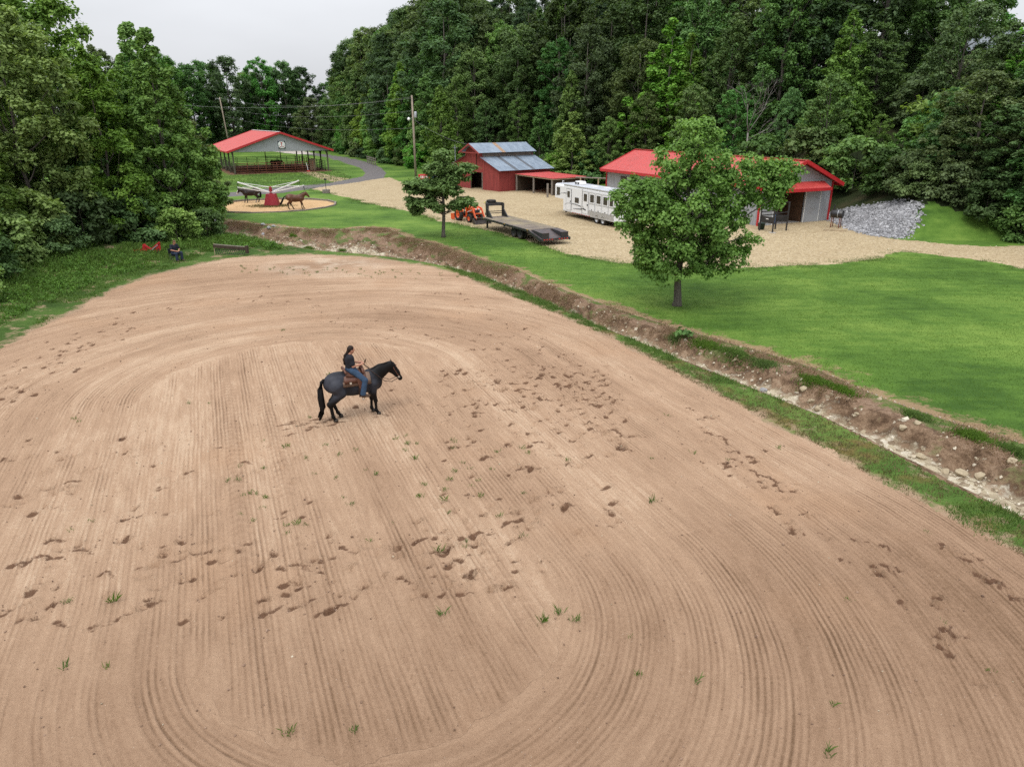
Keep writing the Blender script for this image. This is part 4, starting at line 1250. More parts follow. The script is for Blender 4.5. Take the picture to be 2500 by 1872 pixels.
for xa, xb, mm in ((-.75, 2.9, 'old_tin'), (2.9, 3.5, 'tin_rust'), (3.5, BL + .35, 'old_tin')):
    MB().corr((xa, 3.25, u0), (xb - xa, 0, 0), (0, 2.25, u1 - u0), .2, .02, .02).build('upper_roof_sheet', mm, barn, fix=False)
MB().corr((-.75, 7.75, u0), (BL + 1.1, 0, 0), (0, -2.25, u1 - u0), .2, .02, .02).build('upper_roof_sheet', 'old_tin', barn, fix=False)
for s_ in (-1, 1):
    MB().bar((-.76, 5.5 + s_ * 2.3, u0 - .12), (-.76, 5.5, u1 - .1), .05, .2).build('rake_board', 'barn_red', barn)
    MB().bar((-.1, 5.5 + s_ * 5.9, z0 - .1), (-.1, 5.5 + s_ * 1.9, z1 - .09), .05, .16).build('rake_board', 'barn_red', barn)
MB().bar((-.72, 3.4, u0 - .02), (-.72, 7.6, u0 - .02), .06, .12).build('hood_beam', 'barn_red', barn)
hd = MB()
for k in range(4):
    hd.box((-.065, 4.95 + k * .26, 3.72), (.04, .25, 1.75))
tag(hd.build('hay_door', 'barn_red', barn), kind='stuff')
for yy in (4.8, 5.87):
    MB().box((-.07, yy, 3.72), (.05, .04, 1.8)).build('hay_door_edge', 'dark_wood', barn)
g = bpy.data.objects.new('stall_gate', None); COL.objects.link(g); g.parent = barn
for z in (.3, .75, 1.2):
    MB().box((1.6, 4.7, z), (.05, 1.9, .14)).build('gate_board', 'pale_wood', g)
MB().bar((1.55, 3.9, .3), (1.55, 5.6, 1.2), .05, .12).build('gate_brace', 'pale_wood', g)
for yy in (3.75, 5.7):
    MB().box((1.6, yy, .8), (.08, .12, 1.6)).build('gate_stile', 'pale_wood', g)
MB().box((2.4, 5.5, 1.2), (.08, 6.0, 2.4)).build('inner_wall', 'dark_wood', barn)
MB().box((-.03, 6.1, 1.06), (.1, .16, 2.12)).build('door_post', 'dark_wood', barn)
MB().box((-.03, 3.58, 1.06), (.1, .1, 2.12)).build('door_post', 'grey_wood', barn)
an = thing('antenna', 'thin grey antenna mast beside the red barn', 'antenna', (-7.6, 99.5, h0(-7.6, 99.5)))
MB().tube([(0, 0, 0), (0, 0, 5.2)], .04, 6).build('mast', 'galv', an)
MB().bar((-.35, 0, 4.9), (.35, 0, 4.9), .03, .03).build('crossbar', 'galv', an)

# lean-to shed built off the barn
shed = thing('lean_to_shed', 'low open shed with flat red metal roof beside the red barn', 'shed', (-1.55, 90.57, h0(2, 88) - .03), BA)
MB().corr((2.2, -7.5, 1.92), (0, 7.2, .16), (5.5, 0, .02), .28, .025, .03).build('roof', 'red_metal', shed, fix=False)
for x, yy in ((2.35, -.45), (2.35, -3.8), (2.35, -7.2), (7.5, -7.2), (7.5, -3.8)):
    MB().box((x, yy, .95), (.16, .16, 1.9)).build('post', 'grey_wood', shed)
for k in range(8):
    MB().box((4.9, -7.22, .14 + k * .215), (5.0, .09, .2)).build('wall_log', 'dark_wood', shed)
for k in range(7):
    MB().box((7.46, -3.8, .14 + k * .215), (.09, 6.7, .2)).build('wall_log', 'dark_wood', shed)
MB().bar((2.3, -7.45, 1.84), (2.3, -.35, 2.0), .1, .14).build('header_beam', 'pale_wood', shed)
MB().bar((2.3, -7.42, 1.82), (7.6, -7.42, 1.84), .08, .12).build('header_beam', 'pale_wood', shed)
MB().box((5.0, -.5, 1.0), (5.0, .08, 1.9)).build('back_wall', 'dark_wood', shed)
po = MB().tube([(0, 0, -.1), (0, 0, 1.55)], .12, 8).build('gate_post', 'grey_wood', loc=(4.1, 84.2, h0(4.1, 84.2)))
tag(po, 'round grey post standing alone at the corner of the red roofed shed', 'post')
rl = thing('pole_rail', 'weathered pole rail on posts between the shed and the grey metal barn', 'fence', (8.2, 88.0, h0(8, 88)), R(-22))
for x in (0, 2.2, 4.3):
    MB().box((x, 0, .95), (.14, .14, 2.0)).build('post', 'pale_wood', rl)
MB().tube([(-.6, 0, 1.95), (4.6, 0, 1.9)], .08, 7).build('rail', 'grey_wood', rl)
MB().bar((4.3, 0, 1.2), (3.6, 0, 1.85), .1, .1).build('brace', 'pale_wood', rl)

# ------------------------------------------------------------------ grey metal barn
MA = R(25)
MBW, MBL, MBE, MBR = 8.1, 24.0, 3.45, 5.15
mb_t = thing('metal_barn', 'long grey metal barn with red roof and red trim', 'barn', (20.85, 61.25, h0(23, 63) - .03), MA)
MM = Matrix.Translation((20.85, 61.25, 0)) @ Matrix.Rotation(MA, 4, 'Z')
s2 = (MBR - MBE) / (MBW / 2)
for s_ in (0, 1):
    x0 = -.6 if s_ == 0 else MBW + .6; run = MBW / 2 + .6
    MB().corr((x0, -.7, MBE - .6 * s2 + .1), (0, MBL + 1.2, 0), (run if s_ == 0 else -run, 0, run * s2), .3, .03, .04).build('roof_panel', 'red_metal', mb_t, fix=False)
    xe = -.64 if s_ == 0 else MBW + .64
    MB().box((xe, MBL / 2 - .1, MBE - .6 * s2 - .02), (.05, MBL + 1.2, .28)).build('eave_trim', 'red_trim', mb_t)
    for yy in (-.73, MBL + .53):
        MB().bar((xe, yy, MBE - .62 * s2), (MBW / 2, yy, MBR + .05), .05, .3).build('rake_trim', 'red_trim', mb_t)
MB().bar((MBW / 2, -.7, MBR + .15), (MBW / 2, MBL + .5, MBR + .15), .3, .04).build('ridge_cap', 'red_metal', mb_t)
OP0, OP1, OPH = 1.62, 5.06, 3.02
def mtop(x):
    return MBE + s2 * min(x, MBW - x)
# front wall round the opening
f = MB()
f.prism([(0, 0), (OP0, 0), (OP0, mtop(OP0) - .02), (0, MBE - .02)], 'y', 0, .08)
f.prism([(OP0, OPH), (OP1, OPH), (OP1, mtop(OP1) - .02), (MBW / 2, MBR - .02), (OP0, mtop(OP0) - .02)], 'y', 0, .08)
f.prism([(OP1, 0), (MBW, 0), (MBW, MBE - .02), (OP1, mtop(OP1) - .02)], 'y', 0, .08)
fw = f.build('front_wall', 'grey_metal', mb_t)
r2 = MB(); ribs_poly(r2, lambda x: (.02 if not OP0 < x < OP1 else OPH + .02, mtop(x) - .04), 0, MBW, .3, -.012, .02, .05)
tag(r2.build('wall_ribs', 'grey_metal', fw), kind='stuff')
sw = MB().box((.04, MBL / 2 + .04, MBE / 2 - .02), (.08, MBL - .08, MBE - .04)).build('side_wall', 'grey_metal', mb_t)
r2 = MB(); yv = .25
while yv < MBL:
    r2.box((-.012, yv, MBE / 2 - .04), (.02, .05, MBE - .1)); yv += .3
tag(r2.build('wall_ribs', 'grey_metal', sw), kind='stuff')
MB().box((MBW - .04, MBL / 2 + .04, MBE / 2 - .02), (.08, MBL - .08, MBE - .04)).build('side_wall', 'grey_metal', mb_t)
MB().prism([(0.1, 0), (MBW - .1, 0), (MBW - .1, MBE - .02), (MBW / 2, MBR - .05), (.1, MBE - .02)], 'y', MBL - .05, MBL).build('rear_wall', 'grey_metal', mb_t)
for x, yy in ((-.03, -.03), (MBW + .03, -.03), (-.03, MBL), (MBW + .03, MBL)):
    MB().box((x, yy, MBE / 2), (.14, .14, MBE)).build('corner_trim', 'red_trim', mb_t)
for yy in (20.6, 16.2, 11.8):
    wn = MB().box((-.03, yy, 2.2), (.06, 1.15, .95)).build('window', 'dark_wood', mb_t)
    MB().box((-.075, yy, 2.2), (.02, .95, .78)).build('pane', 'dark_glass', wn)
for x0, x1 in ((.08, OP0 - .1), (OP1 + .02, 6.85)):
    d = MB().box(((x0 + x1) / 2, -.075, OPH / 2 + .02), (x1 - x0, .05, OPH)).build('sliding_door', 'grey_metal', mb_t)
    for x in (x0, x1):
        MB().box((x, -.085, OPH / 2 + .02), (.05, .075, OPH)).build('door_edge', 'white_trim', d)
aw = MB().corr((1.2, -1.05, 2.98), (5.75, 0, 0), (0, .95, .52), .28, .02, .03).build('awning', 'red_metal', mb_t, fix=False)
MB().box((4.07, -1.08, 2.9), (5.8, .05, .26)).build('awning_fascia', 'red_trim', aw)
MB().prism([(-1.05, 2.96), (-.1, 3.46), (-.1, 2.98)], 'x', 6.92, 6.96).build('awning_end', 'red_trim', aw)
MB().prism([(-1.05, 2.96), (-.1, 3.46), (-.1, 2.98)], 'x', 1.2, 1.24).build('awning_end', 'red_trim', aw)
# stalls seen through the doorway
for k in range(9):
    MB().box((4.35, 2.6 , .2 + k * .3), (1.5, .08, .28)).build('stall_board', 'brown_wood', mb_t)
MB().box((5.15, 1.4, 1.4), (.08, 2.3, 2.8)).build('stall_wall', 'brown_wood', mb_t)
MB().box((3.55, 2.55, 1.45), (.14, .14, 2.9)).build('stall_post', 'pale_wood', mb_t)
MB().box((MBW / 2, MBL / 2, .03), (MBW - .3, MBL - .3, .04)).build('floor_slab', 'concrete', mb_t)
MB().box((1.9, 5.0, 1.4), (3.0, .1, 2.8)).build('stall_wall', 'dark_wood', mb_t)
bl = MM @ Vector((2.05, .35, 0))
o = thing('blue_barrel', 'blue plastic barrel just inside the metal barn doorway', 'barrel', tuple(bl))
MB().lathe([(.02, 0.05), (.27, .05), (.3, .12), (.28, .35), (.3, .6), (.28, .85), (.25, .92), (.02, .92)], n=16).build('drum', mat('blue_plastic', (.05, .1, .2), .5), o, True)
MB().lathe([(.02, .925), (.24, .925), (.24, .945), (.02, .945)], n=16).build('lid', 'blue_plastic', o)
sgn = MB().box((0, 0, 0), (.55, .03, .2)).build('stall_sign', 'white_paint'); sgn.matrix_world = MM @ Matrix.Translation((4.2, 2.5, 1.75)); tag(sgn, 'small white board fixed to the brown stall wall inside the metal barn', 'sign')
# black treatment stocks in front of the door
st = thing('horse_stocks', 'black steel horse stocks frame standing before the metal barn doors', 'stocks', (21.2, 58.6, h0(21.2, 58.6)), R(12))
PT = [(-.98, .25), (-.55, -1.0), (.75, .75), (1.2, -.15)]
for x, yy in PT:
    p = MB().box((x, yy, 1.15), (.09, .09, 2.3)).build('post', 'black_paint', st)
MB().box((-.55, -1.0, .015), (.45, .45, .03)).build('base_plate', 'concrete', st)
MB().bar((PT[0][0], PT[0][1], .95), (PT[1][0], PT[1][1], .95), .05, .5).build('side_panel', 'black_paint', st)
MB().bar((PT[2][0], PT[2][1], .95), (PT[3][0], PT[3][1], .95), .05, .5).build('side_panel', 'black_paint', st)
for z in (1.22, 1.5):
    MB().bar((PT[1][0], PT[1][1], z), (PT[3][0], PT[3][1], z), .05, .07).build('rail', 'black_paint', st)
    MB().bar((PT[0][0], PT[0][1], z), (PT[2][0], PT[2][1], z), .05, .07).build('rail', 'black_paint', st)
for a_, b_ in ((0, 1), (2, 3)):
    MB().bar((PT[a_][0], PT[a_][1], 2.25), (PT[b_][0], PT[b_][1], 2.25), .07, .07).build('top_rail', 'black_paint', st)
MB().box((-.79, -.42, 1.02), (.24, .03, .06), (0, 0, R(-71))).build('maker_plate', 'white_paint', st)
bk = thing('feed_tub', 'dark green round tub on the ground beside the black stocks', 'tub', (20.55, 59.3, h0(20.5, 59.3)))
MB().lathe([(.02, .02), (.24, .02), (.3, .5), (.32, .5), (.32, .53), (.28, .53), (.22, .06), (.02, .06)], n=18).build('tub_wall', mat('dark_green_plastic', (.02, .04, .03), .5), bk, True)
MB().tube([(-.3, 0, .5), (-.2, 0, .68), (.2, 0, .68), (.3, 0, .5)], .012, 5).build('handle', 'galv', bk)
# barrel smoker on a rusty stand
sm = thing('barrel_smoker', 'black barrel smoker on a rusty leg stand beside the stone slope', 'smoker', (27.15, 60.4, h0(27.1, 60.4)), R(-40))
MB().lathe([(.02, -.48), (.3, -.48), (.33, -.44), (.33, .44), (.3, .48), (.02, .48)], (0, 0, 1.12), 'x', 18).build('barrel', 'black_paint', sm, True)
MB().lathe([(.335, -.02), (.345, -.02), (.345, .02), (.335, .02)], (.12, 0, 1.12), 'x', 18).build('band', 'galv', sm)
for x in (-.32, .32):
    for yy in (-.25, .25):
        MB().bar((x, yy * 1.1, 0), (x, yy * .7, .92), .06, .06).build('leg', 'rust_pipe', sm)
MB().tube([(-.3, 0, 1.4), (-.3, 0, 1.85)], .06, 8).build('chimney', 'black_paint', sm)
pl = MB().box((0, 0, .06), (1.75, .2, .12)).build('ground_timber', 'pale_wood', loc=(26.25, 58.4, h0(26.2, 58.4)), rot=(0, 0, R(-22)))
tag(pl, 'loose timber lying on the gravel before the barrel smoker', 'timber')

# ------------------------------------------------------------------ house on the hill
hh = thing('hill_house', 'dark walled house with grey roof half hidden by trees on the hilltop', 'house', (HHOUSE[0], HHOUSE[1], 13.7), R(-30))
MB().box((0, 0, 1.6), (12, 7, 3.2)).build('wall', mat('dark_log', (.035, .028, .024), .9, .3), hh)
for s_ in (-1, 1):
    MB().corr((-6.6, s_ * 4.3, 3.0), (13.2, 0, 0), (0, -s_ * 4.4, 2.6), .5, .02, .06).build('roof', 'roof_shingle', hh, fix=False)
for x in (-4, -1, 2.4, 4.4):
    wn = MB().box((x, -3.54, 1.7), (1.1, .08, 1.2)).build('window', 'dark_wood', hh); MB().box((x, -3.6, 1.7), (.95, .04, 1.05)).build('pane', 'dark_glass', wn)
MB().box((0, -4.6, .1), (12, 2.2, .2)).build('porch', 'brown_wood', hh)
MB().box((0, 0, -1.2), (12.2, 7.2, 2.6)).build('foundation', 'concrete', hh)
for x in (-5.8, -2, 2, 5.8):
    MB().box((x, -5.5, 1.6), (.16, .16, 3)).build('porch_post', 'brown_wood', hh)
# ------------------------------------------------------------------ vehicles and machinery
mat('orange_paint', (.62, .085, .018), .4, .1, 5, spec=.5, dirt=(.35, .12, .06), dirt_amt=.3)
mat('engine_black', (.03, .03, .032), .6, .3, 6)
mat('silver', (.5, .51, .52), .35, .08, 4, metal=.5)
mat('trailer_white', (.7, .715, .735), .3, .04, 2, spec=.5, dirt=(.5, .47, .42), dirt_amt=.25)
mat('trailer_roof', (.42, .44, .48), .5, .1, 1.5, dirt=(.3, .3, .32), dirt_amt=.4)
mat('deck_wood', (.17, .14, .115), .92, .35, 1.2, bmp=.008, dirt=(.34, .29, .14), dirt_amt=.6, dirt_scale=.5)
mat('black_steel', (.02, .021, .023), .5, .3, 5, spec=.5, dirt=(.12, .07, .045), dirt_amt=.45)
mat('ramp_steel', (.07, .06, .062), .6, .3, 3, dirt=(.16, .09, .06), dirt_amt=.5)
mat('reflector', (.55, .03, .02), .3)
mat('amber', (.5, .3, .03), .3)
mat('bucket_steel', (.07, .06, .055), .45, .3, 3, metal=.5, dirt=(.2, .13, .08), dirt_amt=.5)

# gooseneck flatbed
fb = thing('flatbed_trailer', 'black gooseneck flatbed trailer with weathered plank deck and ramps', 'trailer', (2.33, 53.28, h0(2, 55) - .01), math.atan2(.885, -.465))
ny = 12; pwid = 2.36 / ny
for k in range(ny):
    MB().box((4.07, -1.18 + (k + .5) * pwid, .9), (8.05, pwid - .014, .05)).build('deck_plank', 'deck_wood', fb)
for s_ in (-1, 1):
    rr_ = MB().box((4.07, s_ * 1.22, .84), (8.1, .07, .16)).build('side_rail', 'black_steel', fb)
    for k in range(13):
        MB().box((.35 + k * .62, s_ * 1.27, .84), (.09, .05, .13)).build('stake_pocket', 'black_steel', rr_)
    for k in (0.2, 3.9, 7.6):
        MB().box((k, s_ * 1.263, .9), (.12, .02, .05)).build('marker_light', 'amber', rr_)
    MB().box((4.0, s_ * .45, .7), (8.0, .12, .3)).build('main_beam', 'black_steel', fb)
mb = MB()
for k in range(12):
    mb.box((.3 + k * .68, 0, .81), (.06, 2.3, .1))
tag(mb.build('cross_members', 'black_steel', fb), kind='stuff')
# dovetail
dvt = MB().add([(0, -1.18, .9), (0, 1.18, .9), (-1.75, 1.18, .5), (-1.75, -1.18, .5), (0, -1.18, .8), (0, 1.18, .8), (-1.75, 1.18, .36), (-1.75, -1.18, .36)], [(0, 1, 2, 3), (7, 6, 5, 4), (0, 4, 5, 1), (1, 5, 6, 2), (2, 6, 7, 3), (3, 7, 4, 0)]).build('dovetail', 'ramp_steel', fb)
for s_ in (-1, 1):
    MB().bar((0, s_ * 1.22, .8), (-1.78, s_ * 1.22, .38), .08, .2).build('dovetail_rail', 'black_steel', dvt)
    rp = MB().prism([(-1.72, .52), (-1.72, .86), (-.35, .93), (-.1, .9)], 'y', s_ * .52, s_ * 1.1).build('ramp', 'black_steel', fb)
    MB().bar((-1.74, s_ * .81, .875), (-.3, s_ * .81, .95), .58, .03).build('ramp_top', 'ramp_steel', rp)
    for k in range(4):
        MB().box((-1.8, s_ * (.3 + k * .22), .43), (.03, .1, .06)).build('tail_light', 'reflector', fb)
MB().box((-1.78, 0, .42), (.06, 2.44, .16)).build('rear_bumper', 'black_steel', fb)
for X in (1.75, 2.75):
    for s_ in (-1, 1):
        wheel(fb, (X, s_ * .98, .385), .385, .22, 'engine_black'); wheel(fb, (X, s_ * .7, .385), .385, .22, 'engine_black')
    MB().tube([(X, -1.0, .385), (X, 1.0, .385)], .06, 8).build('axle', 'black_steel', fb)
for s_ in (-1, 1):
    jk = MB().box((7.9, s_ * .8, .45), (.12, .12, .86)).build('jack_leg', 'black_steel', fb)
    MB().box((7.9, s_ * .8, .03), (.34, .3, .05), None, .6).build('jack_foot', 'black_steel', jk)
    up = MB().box((8.0, s_ * .72, 1.42), (.2, .16, 1.1)).build('gooseneck_upright', 'black_steel', fb)
    MB().prism([(7.9, .93), (7.05, .93), (7.9, 1.6)], 'y', s_ * .72 - .04, s_ * .72 + .04).build('gusset', 'black_steel', up)
    MB().bar((8.0, s_ * .72, 1.9), (9.5, s_ * .12, 1.86), .14, .26).build('neck_beam', 'black_steel', fb)
for z in (1.2, 1.35):
    MB().box((8.05, 0, z), (.05, 1.3, .05)).build('neck_step', 'black_steel', fb)
MB().box((8.1, 0, 1.9), (.12, 1.6, .2)).build('neck_cross_beam', 'black_steel', fb)
cp = MB().box((9.55, 0, 1.5), (.2, .2, 1.0)).build('coupler_tube', 'black_steel', fb)
MB().box((9.55, 0, .95), (.28, .28, .2)).build('coupler_head', 'black_steel', cp)
MB().prism([(9.42, .4), (9.0, .38), (9.0, .2), (9.42, .16)], 'z', 1.95, 1.98).build('yellow_decal', mat('yellow', (.5, .45, .03), .5), fb)
sp = wheel(fb, (8.75, 0, 2.1), .4, .22, 'engine_black', 'z'); sp.name = 'spare_wheel'

# tractor with loader and box blade
tr = thing('tractor', 'orange compact tractor with front loader and rear box blade', 'tractor', (-4.2, 64.8, h0(-4, 64) - .01), R(-56))
for s_ in (-1, 1):
    wheel(tr, (0, s_ * .62, .56), .56, .36, 'orange_paint'); wheel(tr, (1.68, s_ * .55, .36), .36, .24, 'orange_paint')
for s_ in (-1, 1):   # lugs
    mb = MB()
    for k in range(20):
        a_ = k * math.pi / 10
        mb.box((.56 * math.cos(a_), s_ * .62 + (.08 if k % 2 else -.08), .56 + .56 * math.sin(a_)), (.05, .2, .05), (0, -a_, .5 * (1 if k % 2 else -1)))
    tag(mb.build('tyre_lugs', 'rubber', tr), kind='stuff')
MB().prism([(.1, .45), (2.0, .5), (2.0, .8), (.7, .85), (.1, .8)], 'y', -.2, .2).build('chassis', 'engine_black', tr)
hd = MB().prism([(.75, .82), (2.02, .82), (2.12, .95), (2.1, 1.18), (1.85, 1.3), (.75, 1.38)], 'y', -.29, .29).build('hood', 'orange_paint', tr, bevel=.05)
MB().box((2.12, 0, .98), (.04, .46, .26)).build('grille', 'engine_black', hd)
for s_ in (-1, 1):
    MB().lathe([(.005, 0), (.07, 0), (.08, .03), (.005, .03)], (2.11, s_ * .15, 1.16), 'x', 10).build('headlight', 'white_paint', hd)
    MB().prism([(-.62, .75), (-.55, 1.02), (-.2, 1.2), (.25, 1.18), (.5, .9), (.5, .8), (-.3, .75)], 'y', s_ * .42, s_ * .78).build('fender', 'orange_paint', tr, bevel=.03)
MB().box((.55, 0, .72), (.6, .8, .05)).build('floor_plate', 'engine_black', tr)
seat = MB().box((.02, 0, 1.02), (.45, .45, .1)).build('seat', 'engine_black', tr, bevel=.02)
MB().box((-.22, 0, 1.27), (.08, .44, .45)).build('backrest', 'engine_black', seat, bevel=.02)
mb = MB().tube([(.75, 0, 1.3), (.52, 0, 1.5)], .025, 6); mb.build('steering_column', 'engine_black', tr)
mb = MB().tube([(.5 + .06 * math.cos(a_ * .5236) , .18 * math.sin(a_ * .5236), 1.5 + .17 * math.cos(a_ * .5236)) for a_ in range(13)], .016, 5, False); mb.build('steering_wheel', 'engine_black', tr)
MB().tube([(-.45, -.5, .9), (-.5, -.5, 2.0), (-.5, .5, 2.0), (-.45, .5, .9)], .035, 8).build('roll_bar', 'engine_black', tr, True)
for s_ in (-1, 1):
    la = MB().bar((.85, s_ * .43, 1.05), (1.15, s_ * .43, 1.38), .08, .16).bar((1.1, s_ * .43, 1.36), (2.1, s_ * .45, 1.18), .08, .14).bar((2.05, s_ * .45, 1.22), (2.62, s_ * .45, .36), .08, .15).build('loader_arm', 'orange_paint', tr)
    MB().bar((.95, s_ * .4, .5), (.95, s_ * .4, 1.1), .1, .14).build('loader_post', 'orange_paint', la)
    MB().tube([(1.2, s_ * .47, .85), (2.0, s_ * .47, 1.1)], .035, 6).build('lift_cylinder', 'silver', la)
MB().bar((2.3, -.45, .8), (2.3, .45, .8), .1, .1).build('loader_cross_tube', 'orange_paint', tr)
bu = MB()
prof = [(2.6, .5), (2.55, .25), (2.62, .06), (3.2, .02), (3.2, .05), (2.66, .1), (2.6, .27), (2.66, .48)]
bu.prism(prof, 'y', -.78, .78)
for s_ in (-.78, .78):
    bu.prism([(2.6, .5), (2.55, .25), (2.62, .05), (3.2, .03), (2.75, .5)], 'y', s_ - .02, s_ + .02)
bu.build('bucket', 'bucket_steel', tr)
bx_ = MB().box((-1.25, 0, .3), (.05, 1.5, .45)).box((-.95, .74, .3), (.6, .04, .5)).box((-.95, -.74, .3), (.6, .04, .5)).box((-.8, 0, .5), (.12, 1.5, .1)).build('box_blade', 'orange_paint', tr)
for yy in (-.4, 0, .4):
    MB().box((-.8, yy, .55), (.06, .04, .6)).build('ripper_shank', 'engine_black', bx_)
for s_ in (-1, 1):
    MB().bar((-.2, s_ * .3, .4), (-.85, s_ * .45, .4), .05, .08).build('lift_link', 'engine_black', tr)
MB().bar((-.25, 0, .8), (-.85, 0, .85), .05, .05).build('top_link', 'engine_black', tr)

# horse trailer
ht = thing('horse_trailer', 'white gooseneck horse trailer with dark windows and black swoosh graphics', 'trailer', (9.52, 60.4, h0(8, 63) - .01), math.atan2(.911, -.413))
def profile(zb, zt, hw, rnd=.16):
    return [(-hw, zb), (hw, zb), (hw, zt - rnd), (hw - .05, zt - .06), (hw - rnd, zt), (-hw + rnd, zt), (-hw + .05, zt - .06), (-hw, zt - rnd)]
MB().prism(profile(.5, 2.83, 1.15), 'x', 0, 8.9).build('body', 'trailer_white', ht)
MB().prism(profile(1.52, 2.80, 1.13), 'x', 8.902, 10.6).build('gooseneck_nose', 'trailer_white', ht)
nose = MB()
pA = profile(1.55, 2.80, 1.13); pB = [(p[0] * .72, 1.75 + (p[1] - 1.52) * .72) for p in pA]
nose.add([(10.602, *p) for p in pA] + [(11.15, *p) for p in pB], [tuple(range(8)), tuple(range(15, 7, -1))] + [(i, i + 8, (i + 1) % 8 + 8, (i + 1) % 8) for i in range(8)])
nose.build('nose_cap', 'trailer_white', ht)
rf = MB().box((4.45, 0, 2.845), (8.8, 1.96, .03)).build('roof_skin', 'trailer_roof', ht)
MB().box((9.75, 0, 2.815), (1.66, 1.9, .03)).build('roof_skin', 'trailer_roof', ht)
for s_ in (-1, 1):
    MB().bar((0, s_ * 1.1, 2.82), (8.9, s_ * 1.1, 2.82), .1, .09).build('roof_rail', 'silver', ht)
ac = MB().box((7.8, 0, 3.02), (1.0, .75, .3), None, .85).build('air_conditioner', 'white_paint', ht, bevel=.04)
for s_ in (-1, 1):
    MB().box((7.8 + s_ * .22, .36, 3.0), (.3, .03, .16)).build('vent_grille', 'engine_black', ac)
v_ = MB().box((5.1, .1, 2.9), (.5, .5, .09)).build('roof_vent', 'white_paint', ht, bevel=.02)
MB().box((3.6, -.3, 2.9), (.45, .45, .09)).build('roof_vent', 'white_paint', ht, bevel=.02)
MB().tube([(10.1, .5, 2.82), (10.12, .5, 3.05), (10.35, .5, 3.05), (10.37, .5, 2.82)], .025, 6).build('roof_handle', 'white_paint', ht)
L_ = 1.155
def onside(name, x0, x1, z0, z1, m, parent=None, d=.02, off=0.0, bev=0.0):
    return MB().box(((x0 + x1) / 2, L_ + off + d / 2, (z0 + z1) / 2), (abs(x1 - x0), d, z1 - z0)).build(name, m, parent or ht, bevel=bev)
dr = onside('entry_door', 7.38, 8.3, .66, 2.5, 'trailer_white', d=.03)
onside('door_window', 7.62, 8.08, 1.78, 2.32, 'dark_glass', dr, .02, .03, .02)
onside('door_gasket', 7.35, 7.38, .64, 2.52, 'engine_black', dr, .03); onside('door_gasket', 8.3, 8.33, .64, 2.52, 'engine_black', dr, .03); onside('door_gasket', 7.38, 8.3, 2.5, 2.53, 'engine_black', dr, .03)
onside('door_handle', 7.42, 7.5, 1.4, 1.5, 'engine_black', dr, .05, .03)
onside('side_window', 6.0, 6.7, 1.42, 1.88, 'dark_glass', bev=.02)
onside('panel_seam', 5.38, 5.41, .52, 2.7, 'engine_black', d=.012)
d2 = onside('tack_door', 4.3, 5.25, .66, 2.5, 'trailer_white', d=.03)
onside('door_window', 4.5, 5.05, 1.72, 2.34, 'dark_glass', d2, .02, .03, .02)
onside('door_frame', 5.25, 5.3, .64, 2.52, 'silver', d2, .035); onside('door_frame', 4.25, 4.3, .64, 2.52, 'silver', d2, .035); onside('door_frame', 4.3, 5.25, 2.5, 2.55, 'silver', d2, .035)
onside('door_handle', 4.34, 4.43, 1.35, 1.5, 'engine_black', d2, .05, .03)
for x0, x1 in ((3.2, 4.08), (2.1, 2.98), (1.0, 1.88), (.1, .86)):
    df = onside('drop_window', x0, x1, 1.62, 2.5, 'trailer_white', d=.025)
    onside('pane', x0 + .13, x1 - .13, 1.72, 2.36, 'dark_glass', df, .02, .025, .02)
    for a0, a1, b0, b1 in ((x0 - .03, x0, 1.6, 2.52), (x1, x1 + .03, 1.6, 2.52), (x0, x1, 2.5, 2.54), (x0, x1, 1.58, 1.62)):
        onside('window_frame', a0, a1, b0, b1, 'silver', df, .035)
    lp = onside('lower_panel', x0, x1, 1.02, 1.55, 'trailer_white', d=.025)
    for a0, a1, b0, b1 in ((x0 - .02, x0, 1.0, 1.57), (x1, x1 + .02, 1.0, 1.57), (x0, x1, 1.0, 1.02), (x0, x1, 1.55, 1.57)):
        onside('panel_frame', a0, a1, b0, b1, 'silver', lp, .03)
    onside('latch', (x0 + x1) / 2 - .08, (x0 + x1) / 2 + .06, 1.06, 1.12, 'engine_black', lp, .03, .025)
for k in range(7):
    onside('skirt_slat', .05, 4.2, .53 + k * .066, .53 + k * .066 + .056, 'silver', d=.02)
onside('bottom_rail', .0, 8.9, .48, .54, 'silver', d=.03)
for k in range(8):
    onside('reflector_strip', 3.9 + k * .42, 4.1 + k * .42, .49, .53, 'reflector', d=.012, off=.031)
# swoosh graphics (flat vinyl)
def swoosh(pts, w0, w1, yy=L_ + .034):
    mb = MB(); n = len(pts); up = []; dn = []
    for i, (x, z) in enumerate(pts):
        t = i / (n - 1); w_ = w0 + (w1 - w0) * t
        up.append((x, yy, z + w_ / 2)); dn.append((x, yy, z - w_ / 2))
    mb.add(up + dn, [(i, i + 1, n + i + 1, n + i) for i in range(n - 1)])
    return mb
swoosh([(8.6, 1.06), (8.2, 1.2), (7.6, 1.27), (6.9, 1.28), (6.1, 1.24), (5.5, 1.18)], .02, .06).build('swoosh_graphic', 'engine_black', ht)
swoosh([(7.0, .86), (6.3, .9), (5.7, .94), (5.2, 1.02), (4.9, 1.0), (4.65, .95)], .02, .14).build('swoosh_graphic', 'engine_black', ht)
swoosh([(5.15, 1.22), (5.0, 1.06), (4.8, .97)], .05, .1).build('swoosh_graphic', 'engine_black', ht)
swoosh([(10.4, 1.74), (9.9, 1.8), (9.6, 1.95), (9.3, 2.02), (8.95, 2.05)], .04, .03, 1.137).build('swoosh_graphic', 'engine_black', ht)
swoosh([(8.85, 2.08), (8.6, 2.1), (8.12, 2.1)], .05, .04).build('swoosh_graphic', 'engine_black', ht)
MB().box((9.95, 1.14, 2.16), (.62, .02, .7)).build('nose_window', 'dark_glass', ht, bevel=.02)
